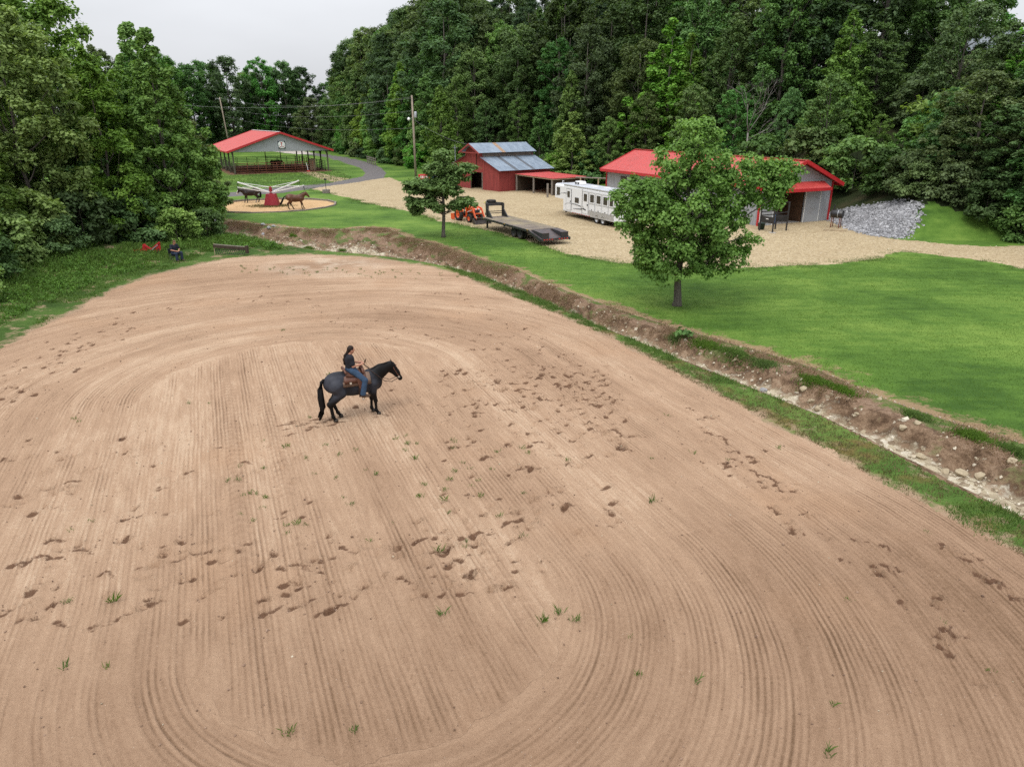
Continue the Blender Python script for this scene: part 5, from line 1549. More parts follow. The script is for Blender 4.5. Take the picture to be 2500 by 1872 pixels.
for X in (1.78, 2.8):
    for s_ in (-1, 1):
        wheel(ht, (X, s_ * 1.06, .385), .385, .24, 'silver', hub=.6)
    ar = [(X + .47 * math.cos(a_), .42 + .47 * math.sin(a_)) for a_ in np.linspace(0, math.pi, 13)]
    MB().prism(ar, 'y', L_ - .05, L_ + .012).build('wheel_arch', 'engine_black', ht)
MB().box((4.3, 0, .44), (8.4, 1.5, .12)).build('chassis', 'engine_black', ht)
MB().box((9.3, .6, .9), (.14, .14, 1.3)).build('landing_leg', 'black_steel', ht); MB().box((9.3, -.6, .9), (.14, .14, 1.3)).build('landing_leg', 'black_steel', ht)
MB().box((10.3, 0, 1.2), (.18, .18, .7)).build('coupler_tube', 'black_steel', ht)
MB().box((9.75, 0, 1.49), (1.7, 1.4, .06)).build('nose_underside', 'red_trim', ht)

# quad bike and red box by the pole, half behind the dogwood
rb = thing('feed_box', 'red metal box with white marks standing at the gravel edge behind the dogwood', 'box', (-12.45, 104.4, h0(-12.4, 104.4)), R(8))
MB().box((0, 0, .62), (1.6, .9, 1.0)).build('tank', 'red_trim', rb, bevel=.04)
for x in (-.45, -.2, .1, .38):
    MB().box((x, -.46, .8), (.16, .02, .3)).build('white_mark', 'white_paint', rb)
for x in (-.65, .65):
    MB().box((x, 0, .06), (.12, .8, .12)).build('skid', 'black_steel', rb)
qb = thing('quad_bike', 'white and blue quad bike parked behind the dogwood by the red barn', 'quad bike', (-10.5, 104.6, h0(-10.5, 104.6)), R(6))
for x in (-.6, .6):
    for s_ in (-.42, .42):
        wheel(qb, (x, s_, .3), .3, .26, 'silver', hub=.45)
MB().prism([(-.95, .5), (.95, .5), (.8, .78), (.3, .8), (.1, .95), (-.6, .9), (-.95, .75)], 'y', -.22, .22).build('body', 'white_paint', qb, bevel=.03)
for x in (-.62, .62):
    MB().box((x, 0, .72), (.62, 1.1, .06)).build('fender', mat('blue_plastic2', (.05, .09, .3), .4), qb, bevel=.02)
MB().box((-.2, 0, .95), (.75, .34, .12)).build('seat', 'engine_black', qb, bevel=.03)
MB().tube([(.3, 0, .9), (.2, 0, 1.15)], .03, 6).build('steering_stem', 'engine_black', qb)
MB().tube([(.15, -.36, 1.18), (.22, 0, 1.15), (.15, .36, 1.18)], .02, 6).build('handlebar', 'engine_black', qb)
for x in (-.75, .72):
    MB().box((x, 0, .86), (.5, .85, .03)).build('cargo_rack', 'black_steel', qb)

# ------------------------------------------------------------------ horse walker
mat('walker_red', (.26, .012, .022), .45, .15, 4, spec=.5, dirt=(.12, .02, .02), dirt_amt=.4)
wk = thing('horse_walker', 'red horse walker with four white steel arms on a sand ring', 'horse walker', (RINGC[0], RINGC[1], h0(*RINGC)), R(-25))
MB().add([(x * .72, y * .72, 0) for x, y in ((-1, -1), (1, -1), (1, 1), (-1, 1))] + [(x * .45, y * .45, 1.22) for x, y in ((-1, -1), (1, -1), (1, 1), (-1, 1))], [(0, 3, 2, 1), (4, 5, 6, 7), (0, 1, 5, 4), (1, 2, 6, 5), (2, 3, 7, 6), (3, 0, 4, 7)]).build('base', 'walker_red', wk, rot=(0, 0, R(32)))
MB().box((0, 0, .06), (1.5, 1.5, .1)).build('base_rim', 'walker_red', wk, rot=(0, 0, R(32)))
MB().box((0, 0, 1.55), (.22, .22, .8)).build('post', 'walker_red', wk)
for k in range(4):
    a_ = k * math.pi / 2; c_, s_ = math.cos(a_), math.sin(a_); px_, py_ = -s_ * .07, c_ * .07
    ar = MB().bar((c_ * .1, s_ * .1, 1.36), (c_ * 4.45, s_ * 4.45, 2.22), .09, .1).build('arm', 'white_paint', wk)
    MB().tube([(c_ * .1, s_ * .1, 1.9), (c_ * 3.9, s_ * 3.9, 2.16)], .025, 5).build('brace_rod', 'white_paint', ar)
    MB().tube([(c_ * 4.42, s_ * 4.42, 2.2), (c_ * 4.46, s_ * 4.46, 1.9)], .04, 6).build('tie_strap', 'black_paint', ar)
# ring timbers
rb_ = thing('ring_border', 'ring of grey landscape timbers round the walker sand', 'border', (RINGC[0], RINGC[1], h0(*RINGC)))
nT = 16
for k in range(nT):
    a0, a1 = 2 * math.pi * k / nT, 2 * math.pi * (k + 1) / nT
    r_ = RINGR + .05 + rng.uniform(-.06, .06)
    MB().bar((r_ * math.cos(a0), r_ * math.sin(a0), .05 + rng.uniform(-.02, .03)), (r_ * math.cos(a1), r_ * math.sin(a1), .06 + rng.uniform(-.02, .03)), .16, .2).build('timber', 'grey_wood', rb_)
gl = thing('marker_post', 'thin dark post set in a square wooden block at the gravel edge', 'post', (-22.75, 89.6, h0(-22.7, 89.6)))
MB().box((0, 0, .22), (.75, .75, .44)).build('block', 'grey_wood', gl); MB().tube([(0, 0, .4), (0, 0, 1.7)], .035, 6).build('rod', 'black_paint', gl); MB().box((0, 0, 1.62), (.3, .1, .2)).build('head', 'black_paint', gl)

# ------------------------------------------------------------------ utility poles and lines
mat('pole_wood', (.28, .23, .18), .9, .25, 3, bmp=.01, dirt=(.14, .11, .09))
up = thing('utility_pole', 'tall wooden utility pole with transformer and lamp at the edge of the gravel lot', 'utility pole', (-14.66, 112.3, h0(-14.66, 112.3)))
MB().tube([(0, 0, -.3), (0, 0, 6), (-.05, 0, 11.7)], [.19, .16, .12], 10).build('pole', 'pole_wood', up, True)
tf = MB().lathe([(.02, 0), (.2, 0), (.22, .05), (.22, .8), (.18, .86), (.02, .88)], (.38, -.05, 8.6), n=14).build('transformer', 'galv', up, True)
MB().bar((.1, 0, 8.9), (.3, -.03, 8.9), .1, .3).build('bracket', 'galv', tf)
lm = MB().bar((-.05, -.1, 8.5), (-.55, -.45, 8.6), .05, .05).build('lamp_arm', 'galv', up)
MB().lathe([(.02, .22), (.1, .2), (.2, .05), (.22, -.05), (.16, -.2), (.02, -.22)], (-.6, -.5, 8.45), n=12).build('lamp_head', 'white_paint', lm, True)
MB().box((-.15, 0, 11.2), (.12, .12, .2)).build('insulator', 'engine_black', up)
farp = []
for x, y, h, ln, lb in ((-75.5, 200, 13.7, -1.0, 'leaning pale utility pole rising behind the pavilion roof'), (-83.5, 206, 12.4, -.4, 'bare pale tree trunk standing in front of the far trees beside the grove')):
    p = thing('utility_pole', lb, 'utility pole', (x, y, h0(x, y)))  # the second is a bare tree trunk built from the pole parts
    MB().tube([(0, 0, -.3), (ln * .5, 0, h * .5), (ln, 0, h)], [.2, .17, .13], 8).build('pole', 'pole_wood', p, True)
    MB().box((ln, 0, h - .3), (.14, .14, .3)).build('insulator', 'engine_black', p)
mat('wire', (.22, .22, .22), .6, .1)
def wire(a, b, sag, label, r_=.011):
    a, b = Vector(a), Vector(b); pts = []
    for i in range(15):
        t = i / 14; p = a.lerp(b, t); p.z -= 4 * sag * t * (1 - t); pts.append(p)
    c = (a + b) / 2
    o = MB().tube([p - c for p in pts], r_, 4).build('power_line', 'wire', loc=c)
    tag(o, label, 'power line')
PTOP = (-14.7, 112.3)
wire((*PTOP, 11.5), (-76.4, 200, 13.4), 1.6, 'highest power line between the lot pole and the leaning far pole')
wire((*PTOP, 9.6), (-76.3, 200, 11.2), 1.5, 'middle power line below the highest span from the lot pole')
wire((*PTOP, 7.2), (-75.9, 200, 9.0), 1.4, 'lowest power line from the lot pole towards the far pole')
wire((*PTOP, 11.3), (-60, 118, 11.2), 1.2, 'power line running from the lot pole across above the pavilion')
wire((-14.5, 112.2, 8.4), (-5.6, 96.2, 5.4), .5, 'service cable dropping from the lot pole to the red barn', .01)

# ------------------------------------------------------------------ things by the grove
im = thing('red_implement', 'folded red steel farm implement lying in the weeds by the grove', 'implement', (-24.3, 47.4, h0(-24.3, 47.4) - .08), R(6))
im.scale = (.85, .85, .8)
mat('impl_red', (.38, .015, .02), .45, .12, 5, spec=.5)
MB().bar((-1.05, 0, .28), (.1, 0, .36), .12, .16).build('beam', 'impl_red', im)
MB().prism([(-.35, .3), (-.1, .32), (-.05, .85), (-.28, .8)], 'y', -.05, .05).build('mast', 'impl_red', im)
MB().bar((-.15, -.1, .75), (.7, -.1, .12), .08, .14).build('brace', 'impl_red', im)
MB().bar((.1, .1, .2), (.95, .1, .92), .08, .12).build('brace', 'impl_red', im)
MB().prism([(.35, .1), (.95, .2), (1.0, .95), (.6, .6)], 'y', .12, .16).build('blade', 'impl_red', im)
MB().prism([(-1.1, .18), (-.2, .1), (-.2, .3), (-1.05, .34)], 'y', -.3, -.26).build('blade', 'impl_red', im)
MB().bar((.15, -.2, .15), (.9, -.25, .75), .05, .07).build('strut', 'galv', im)
MB().tube([(.85, -.3, 0), (.95, -.3, .5)], .035, 6).build('stand_leg', 'engine_black', im)
dg = thing('arena_drag', 'dark timber drag beam with chain mat beside the arena edge', 'drag', (-18.8, 47.5, h0(-18.8, 47.5)), R(-6))
MB().box((0, 0, .5), (2.3, .16, .2), (0, R(3.5), 0)).build('beam', 'dark_wood', dg)
MB().box((0, -.01, .62), (2.25, .1, .04), (0, R(3.5), 0)).build('beam_cap', 'grey_wood', dg)
MB().box((1.15, 0, .38), (.14, .26, .5)).build('end_block', 'dark_wood', dg)
MB().tube([(-1.12, -.05, 0), (-1.1, -.02, .75)], .025, 6).build('stake', 'pale_wood', dg)
mb = MB()
for i in range(14):
    for j in range(4):
        mb.box((-1.0 + i * .15 + (j % 2) * .07, -.05 - j * .04, .1 + j * .09), (.1, .03, .04), (0, .6 * (-1) ** j, 0))
tag(mb.build('chain_mat', 'engine_black', dg), kind='stuff')
# ------------------------------------------------------------------ bodies: smooth-blended tapered limbs turned into one continuous skin
def surface_net(F, o, h):
    nx, ny_, nz = F.shape
    ins = F < 0
    cx, cy, cz = nx - 1, ny_ - 1, nz - 1
    acc = np.zeros((cx, cy, cz, 3)); cnt = np.zeros((cx, cy, cz))
    offs = [(i, j, k) for i in (0, 1) for j in (0, 1) for k in (0, 1)]
    def sub(A, q):
        return A[q[0]:q[0] + cx, q[1]:q[1] + cy, q[2]:q[2] + cz]
    for a in offs:
        for ax in range(3):
            if a[ax] == 1: continue
            b = list(a); b[ax] = 1; b = tuple(b)
            fa, fb_ = sub(F, a), sub(F, b)
            m = sub(ins, a) != sub(ins, b)
            t = np.where(m, fa / (fa - fb_ + 1e-12), 0)
            for d in range(3):
                acc[..., d] += np.where(m, a[d] + (t if d == ax else 0), 0)
            cnt += m
    act = cnt > 0
    vid = -np.ones((cx, cy, cz), int); vid[act] = np.arange(act.sum())
    ii = np.argwhere(act)
    V = np.array(o) + (ii + acc[act] / cnt[act][:, None]) * h
    Q = []
    for ax in range(3):
        sl0 = [slice(None)] * 3; sl1 = [slice(None)] * 3
        sl0[ax] = slice(0, -1); sl1[ax] = slice(1, None)
        m = ins[tuple(sl0)] != ins[tuple(sl1)]
        flip = ins[tuple(sl0)]
        u, v = (ax + 1) % 3, (ax + 2) % 3
        idx_ = np.argwhere(m)
        ok = (idx_[:, u] > 0) & (idx_[:, v] > 0) & (idx_[:, u] < F.shape[u] - 1) & (idx_[:, v] < F.shape[v] - 1)
        idx_ = idx_[ok]
        fl = flip[m][ok]
        def at_(du, dv):
            q = idx_.copy(); q[:, u] -= du; q[:, v] -= dv
            return vid[q[:, 0], q[:, 1], q[:, 2]]
        quad = np.stack([at_(1, 1), at_(0, 1), at_(0, 0), at_(1, 0)], 1)
        quad[~fl] = quad[~fl][:, ::-1]
        Q.append(quad)
    return V, np.concatenate(Q)


def body_mesh(name, prims, h=.02, k=.06, smooth=1):
    """prims: ('c', a, b, ra, rb, ysquash[, k]) tapered limb or ('e', centre, radii[, k]) ellipsoid"""
    lo = np.full(3, 1e9); hi = -lo
    for p in prims:
        if p[0] == 'c':
            r_ = max(p[3], p[4])
            for q in (p[1], p[2]):
                lo = np.minimum(lo, np.array(q) - r_); hi = np.maximum(hi, np.array(q) + r_)
        else:
            lo = np.minimum(lo, np.array(p[1]) - p[2]); hi = np.maximum(hi, np.array(p[1]) + p[2])
    lo -= 3 * h + .03; hi += 3 * h + .03
    n = np.ceil((hi - lo) / h).astype(int) + 1
    ax = [lo[i] + np.arange(n[i]) * h for i in range(3)]
    X, Y, Z = np.meshgrid(*ax, indexing='ij', sparse=True)
    F = np.full(n, 1e3)
    for p in prims:
        if p[0] == 'c':
            a, b = np.array(p[1], float), np.array(p[2], float); ra, rb = p[3], p[4]; sq = p[5] if len(p) > 5 else 1.0
            kk = p[6] if len(p) > 6 else k
            d = b - a; L2 = (d * d).sum() + 1e-9
            yc = Y
            t = np.clip(((X - a[0]) * d[0] + (Y - a[1]) * d[1] + (Z - a[2]) * d[2]) / L2, 0, 1)
            g = np.sqrt((X - a[0] - t * d[0]) ** 2 + ((Y - a[1] - t * d[1]) * sq) ** 2 + (Z - a[2] - t * d[2]) ** 2) - (ra + (rb - ra) * t)
        else:
            c, r_ = np.array(p[1], float), np.array(p[2], float); kk = p[3] if len(p) > 3 else k
            q = np.sqrt(((X - c[0]) / r_[0]) ** 2 + ((Y - c[1]) / r_[1]) ** 2 + ((Z - c[2]) / r_[2]) ** 2)
            g = (q - 1) * r_.min()
        hh_ = np.clip(.5 + .5 * (F - g) / kk, 0, 1)
        F = F * (1 - hh_) + g * hh_ - kk * hh_ * (1 - hh_)
    V, Q = surface_net(F, lo, h)
    return mesh_np(name, V, Q, True)


def me_pts(me):
    a = np.empty(len(me.vertices) * 3, np.float32); me.vertices.foreach_get('co', a)
    return a.reshape(-1, 3)


def m_coat(name, base, dark, light, spec=.35, rough=.5):
    """coat with darker points (attribute pt) and light markings (attribute lt)"""
    m, t, b = new_mat(name)
    v = objco(t)
    n = noise(t, 9, 4, .6, v); n2 = noise(t, 2.6, 4, .6, v)
    c = mixc(t, maprange(t, n2, .35, .65), tuple(x * .7 for x in base), tuple(min(1, x * 1.3) for x in base))
    c = mixc(t, maprange(t, n, .3, .7, 0, .35), c, tuple(x * .55 for x in base))
    c = mixc(t, attr(t, 'pt'), c, dark)
    c = mixc(t, attr(t, 'lt'), c, light)
    t.links.new(c, b.inputs['Base Color']); b.inputs['Roughness'].default_value = rough; b.inputs['Specular IOR Level'].default_value = spec
    bump(t, b, noise(t, 60, 2, .5, v), .15, .004)


m_coat('coat_roan', (.034, .036, .046), (.005, .0045, .0045), (.6, .57, .55), .16, .55)
m_coat('coat_black_bay', (.02, .011, .008), (.007, .006, .006), (.62, .56, .54))
m_coat('coat_bay', (.105, .04, .02), (.012, .008, .007), (.5, .45, .42))
m_coat('coat_cow', (.055, .026, .017), (.015, .009, .007), (.4, .33, .28))
mat('horse_hair', (.007, .006, .006), .7, .3, 20, spec=.15, bmp=.004, bscale=60)
mat('hoof', (.035, .028, .022), .6, .2)


def make_horse(name, label, cat, loc, rz, coat, legs, neck, hd, tail, points, h=.02, scale=1.0, marks=None):
    """legs: four lists of joints (hip/shoulder first); order right hind, left hind, right fore, left fore. x forward, y left"""
    t = thing(name, label, cat, loc, rz); t.scale = (scale,) * 3
    P = [('e', (-.50, 0, 1.17), (.41, .285, .34)), ('e', (-.32, 0, 1.28), (.34, .20, .21)), ('e', (.03, 0, 1.05), (.64, .29, .35)), ('e', (.50, 0, 1.08), (.33, .245, .36)), ('c', (.30, 0, 1.32), (.52, 0, 1.34), .09, .09), ('e', (.72, 0, 1.02), (.16, .19, .22))]
    n0, n1 = neck
    mid = tuple((a + b) / 2 + c_ for a, b, c_ in zip(n0, n1, (0, 0, .03)))
    P += [('c', n0, mid, .29, .215, 1.5), ('c', mid, n1, .215, .155, 1.5)]
    poll, muz = np.array(hd[0]), np.array(hd[1])
    d = (muz - poll) / np.linalg.norm(muz - poll)
    P += [('c', tuple(poll), tuple(poll + d * .3), .125, .105, 1.35), ('c', tuple(poll + d * .28), tuple(muz), .1, .066, 1.3), ('e', tuple(muz), (.07, .055, .07), .03)]
    perp = np.array((-d[2], 0, d[0])); perp = perp if perp[0] < 0 else -perp
    P += [('e', tuple(poll + d * .15 + perp * .05), (.12, .062, .11), .04)]
    for s_ in (-1, 1):
        e0 = poll + np.array((-.01, s_ * .055, .07))
        P += [('c', tuple(e0), tuple(e0 + np.array((.02, s_ * .015, .13))), .032, .008, 1.0, .02)]
    for li, J in enumerate(legs):
        hind = li < 2
        if hind:
            P += [('c', J[0], J[1], .225, .155), ('c', J[1], J[2], .155, .088), ('e', (J[2][0] - .025, J[2][1], J[2][2] + .02), (.085, .058, .1), .04), ('c', J[2], J[3], .062, .045, 1, .03), ('e', J[3], (.052, .048, .052), .03), ('c', J[3], J[4], .045, .05, 1, .03)]
        else:
            P += [('c', J[0], J[1], .15, .105), ('c', J[1], J[2], .1, .06), ('e', J[2], (.062, .055, .07), .03), ('c', J[2], J[3], .046, .04, 1, .03), ('e', J[3], (.05, .046, .05), .03), ('c', J[3], J[4], .043, .048, 1, .03)]
    me = body_mesh('body', P, h)
    V = me_pts(me)
    pt, lt = points(V)
    fattr(me, 'pt', pt); fattr(me, 'lt', lt)
    link('body', me, coat, t)
    for J in legs:
        q = J[4]
        MB().lathe([(.005, 0), (.068, 0), (.062, .05), (.05, .085), (.005, .09)], (q[0] + .012, q[1], q[2] - .055), n=12).build('hoof', 'hoof', t, True)
    # mane: locks along the crest
    n0v, n1v = np.array(n0), np.array(n1)
    mb = MB()
    for k in range(16):
        u = k / 15
        c0 = n0v * (1 - u) + n1v * u + np.array((0, 0, .03 * math.sin(u * math.pi)))
        crest = c0 + np.array((-.55, 0, .83)) * (.25 * (1 - u) + .135 * u)
        dn = np.array((-.02, -.05 - .07 * (1 - abs(u - .5)), -.17 - .06 * rng.random()))
        mb.tube([tuple(crest + (0, 0, -.02)), tuple(crest + (0, -.03, .02)), tuple(crest + dn * .6), tuple(crest + dn)], [.03, .045, .035, .01], 6)
    mb.build('mane', 'horse_hair', t, True, fix=False)
    mb = MB(); n = len(tail)
    rad = [.045, .06, .085, .1, .09, .06, .02]
    for q in range(9):
        off = rng.normal(0, .017, 3)
        pts = [tuple(np.array(p) + off * min(1, i / 2) * (1 + .25 * i)) for i, p in enumerate(tail)]
        mb.tube(pts, [rad[min(6, int(i * 6 / (n - 1)))] * (.62 if q else .8) for i in range(n)], 6)
    mb.build('tail', 'horse_hair', t, True, fix=False)
    return t


def sm(a, b, x):
    return sstep(a, b, x)


# blue roan under saddle, standing square in the arena
def pts_roan(V):
    x, y, z = V.T
    n = fbm(x + y * .5, z, 4.0, 3, 3) - .5
    leg = 1 - sm(.62, .95, z + n * .2)
    headneck = sm(.52, .86, x + .45 * (z - 1.15) + n * .15)
    flank = .55 * np.exp(-((x + .22) ** 2 / .02 + (z - .98) ** 2 / .06)) + .4 * np.exp(-((x - .28) ** 2 / .03 + (z - .9) ** 2 / .1))
    back = .5 * sm(1.4, 1.5, z)
    return np.clip(np.maximum.reduce([leg, headneck, flank, back]), 0, 1), np.zeros_like(x)
HLOC = (-4.80, 20.13); HRZ = R(26)
L_roan = [[(-.55, -.17, 1.1), (-.44, -.19, .9), (-.77, -.15, .56), (-.73, -.15, .17), (-.67, -.15, .055)],
          [(-.55, .17, 1.1), (-.40, .18, .9), (-.66, .14, .55), (-.52, .14, .17), (-.44, .14, .055)],
          [(.56, -.16, 1.02), (.53, -.17, .78), (.60, -.15, .47), (.60, -.15, .15), (.66, -.15, .055)],
          [(.56, .16, 1.02), (.53, .17, .78), (.55, .14, .47), (.53, .14, .15), (.57, .14, .055)]]
tail = [(-.86, 0, 1.34), (-.95, 0, 1.24), (-1.0, 0, 1.0), (-1.0, .0, .72), (-.98, 0, .45), (-1.03, 0, .25), (-1.1, 0, .12)]
zh = h0(*HLOC)
roan = make_horse('roan_horse', 'blue roan horse with black head and legs carrying a rider in the arena', 'horse', (*HLOC, zh), HRZ, 'coat_roan', L_roan, ((.58, 0, 1.18), (1.12, 0, 1.46)), ((1.20, 0, 1.47), (1.46, 0, 1.02)), tail, pts_roan, .016)
MH = Matrix.Translation((*HLOC, zh)) @ Matrix.Rotation(HRZ, 4, 'Z')
def on_horse(name, label, cat):
    return thing(name, label, cat, (*HLOC, zh), HRZ)
mat('leather', (.1, .04, .024), .5, .25, 14, spec=.4, bmp=.004)
mat('leather_dark', (.035, .018, .012), .5, .25, 14, spec=.4)
mat('pad_wool', (.17, .115, .085), .95, .2, 20, bmp=.006)
mat('conch', (.6, .58, .52), .3, .1, metal=.6)
def shell(name, m, parent, x0, x1, z_top, dz, wid, thick, drop=None, n=9, nx_=8):
    """curved sheet lying over the back: follows the barrel cross-section"""
    vs = []; fs = []
    for layer in (0, 1):
        for i in range(nx_ + 1):
            x = x0 + (x1 - x0) * i / nx_
            for j in range(n):
                a = (j / (n - 1) * 2 - 1) * wid
                rad_y, rad_z = .295 + thick * layer, .37 + thick * layer
                yv = math.sin(a) * rad_y; zv = z_top - rad_z + .37 + math.cos(a) * rad_z - .37 + dz(x) + thick * layer * .2
                vs.append((x + (drop(x, a) if drop else 0), yv, zv))
    N_ = (nx_ + 1) * n
    for i in range(nx_):
        for j in range(n - 1):
            p = i * n + j
            fs.append((p, p + 1, p + n + 1, p + n)); fs.append((N_ + p, N_ + p + n, N_ + p + n + 1, N_ + p + 1))
    for i in range(nx_):
        for j in (0, n - 1):
            p = i * n + j; fs.append((p, p + n, N_ + p + n, N_ + p))
    for j in range(n - 1):
        for i in (0, nx_):
            p = i * n + j; fs.append((p, p + 1, N_ + p + 1, N_ + p))
    return MB().add(vs, fs).build(name, m, parent, True)
padt = on_horse('saddle_pad', 'tan wool saddle pad on the blue roan horse', 'saddle pad')
shell('pad_sheet', 'pad_wool', padt, -.40, .47, 1.425, lambda x: .02 * abs(x) , 1.42, .025)
sdl = on_horse('western_saddle', 'brown leather western saddle on the blue roan horse', 'saddle')
shell('skirt', 'leather', sdl, -.33, .34, 1.46, lambda x: .02 * abs(x), 1.3, .02)
shell('skirt_edge', 'leather_dark', sdl, -.36, .30, 1.452, lambda x: .02 * abs(x), 1.34, .012)
shell('seat_jockey', 'leather', sdl, -.26, .2, 1.495, lambda x: .25 * (x + .02) ** 2 * 4, .85, .03)
MB().tube([(-.24 - .05 * math.cos(a_ * .4), .24 * math.sin(a_ * .4), 1.60 + .03 * math.cos(a_ * .4) - .10 * abs(math.sin(a_ * .4)) ** 2) for a_ in range(-4, 5)], .035, 6).build('cantle', 'leather', sdl, True)
hn = MB().lathe([(.01, 0), (.045, 0), (.03, .06), (.028, .12), (.055, .14), (.05, .165), (.01, .17)], (.26, 0, 1.53), n=10).build('horn', 'leather', sdl, True)
MB().tube([(.27, -.2, 1.42), (.27, -.12, 1.52), (.27, 0, 1.56), (.27, .12, 1.52), (.27, .2, 1.42)], [.04, .055, .06, .055, .04], 7).build('swell', 'leather', sdl, True)
for s_ in (-1, 1):
    fd = MB().prism([(.02, 1.33), (.22, 1.33), (.26, 1.05), (.24, .86), (.16, .84), (.1, 1.0)], 'y', s_ * .325, s_ * .34).build('fender', 'leather', sdl)
    sr = MB().tube([(.18 + .07 * math.cos(a_ * math.pi / 6) * .6, s_ * .375, .74 + .085 * math.sin(a_ * math.pi / 6)) for a_ in range(13)], .018, 5, False).build('stirrup', 'conch', fd)
    MB().lathe([(.005, -.012), (.035, -.012), (.03, .012), (.005, .012)], (-.16, s_ * .345, 1.22), 'y', 12).build('concho', 'conch', sdl)
    MB().box((.12, s_ * .318, .98), (.1, .02, .5)).build('cinch', 'leather_dark', sdl)
brd = on_horse('bridle', 'dark leather bridle and reins on the blue roan horse', 'bridle')
P0, P1 = np.array((1.20, 0, 1.47)), np.array((1.46, 0, 1.02)); dH = (P1 - P0) / np.linalg.norm(P1 - P0)
for s_ in (-1, 1):
    MB().tube([tuple(P0 + (0, s_ * .05, .13)), tuple(P0 + dH * .12 + (0, s_ * .098, 0)), tuple(P0 + dH * .42 + (0, s_ * .072, 0))], .013, 5).build('cheek_strap', 'leather', brd)
    MB().lathe([(.012, -.008), (.035, -.008), (.035, .008), (.012, .008)], tuple(P0 + dH * .44 + (-.02, s_ * .075, 0)), 'y', 10).build('bit_ring', 'conch', brd)
    MB().tube([tuple(P0 + dH * .46 + (-.02, s_ * .078, 0)), (1.15, s_ * .1, .98), (.9, s_ * .2, 1.08), (.62, s_ * .2, 1.36), (.36, s_ * .05, 1.63)], .011, 5).build('rein', 'leather_dark', brd)
MB().tube([tuple(P0 + dH * .05 + (.1, -.085, .03)), tuple(P0 + dH * .05 + (.13, 0, .05)), tuple(P0 + dH * .05 + (.1, .085, .03))], .013, 5).build('brow_band', 'leather', brd)
MB().tube([(.35, -.02, 1.64), (.39, -.03, 1.76), (.42, -.03, 1.81), (.41, -.01, 1.72), (.37, 0, 1.62)], .011, 5).build('rein_loop', 'leather_dark', brd)

# ------------------------------------------------------------------ people
mat('skin', (.42, .21, .14), .55, .12, 10, spec=.3)
mat('black_cotton', (.012, .013, .018), .9, .25, 12)
mat('denim', (.028, .055, .1), .9, .3, 10, bmp=.003)
mat('denim_dark', (.02, .03, .055), .9, .3, 10)
mat('dark_hair', (.016, .009, .006), .6, .3, 16, spec=.2)
mat('boot', (.06, .035, .022), .6, .2)


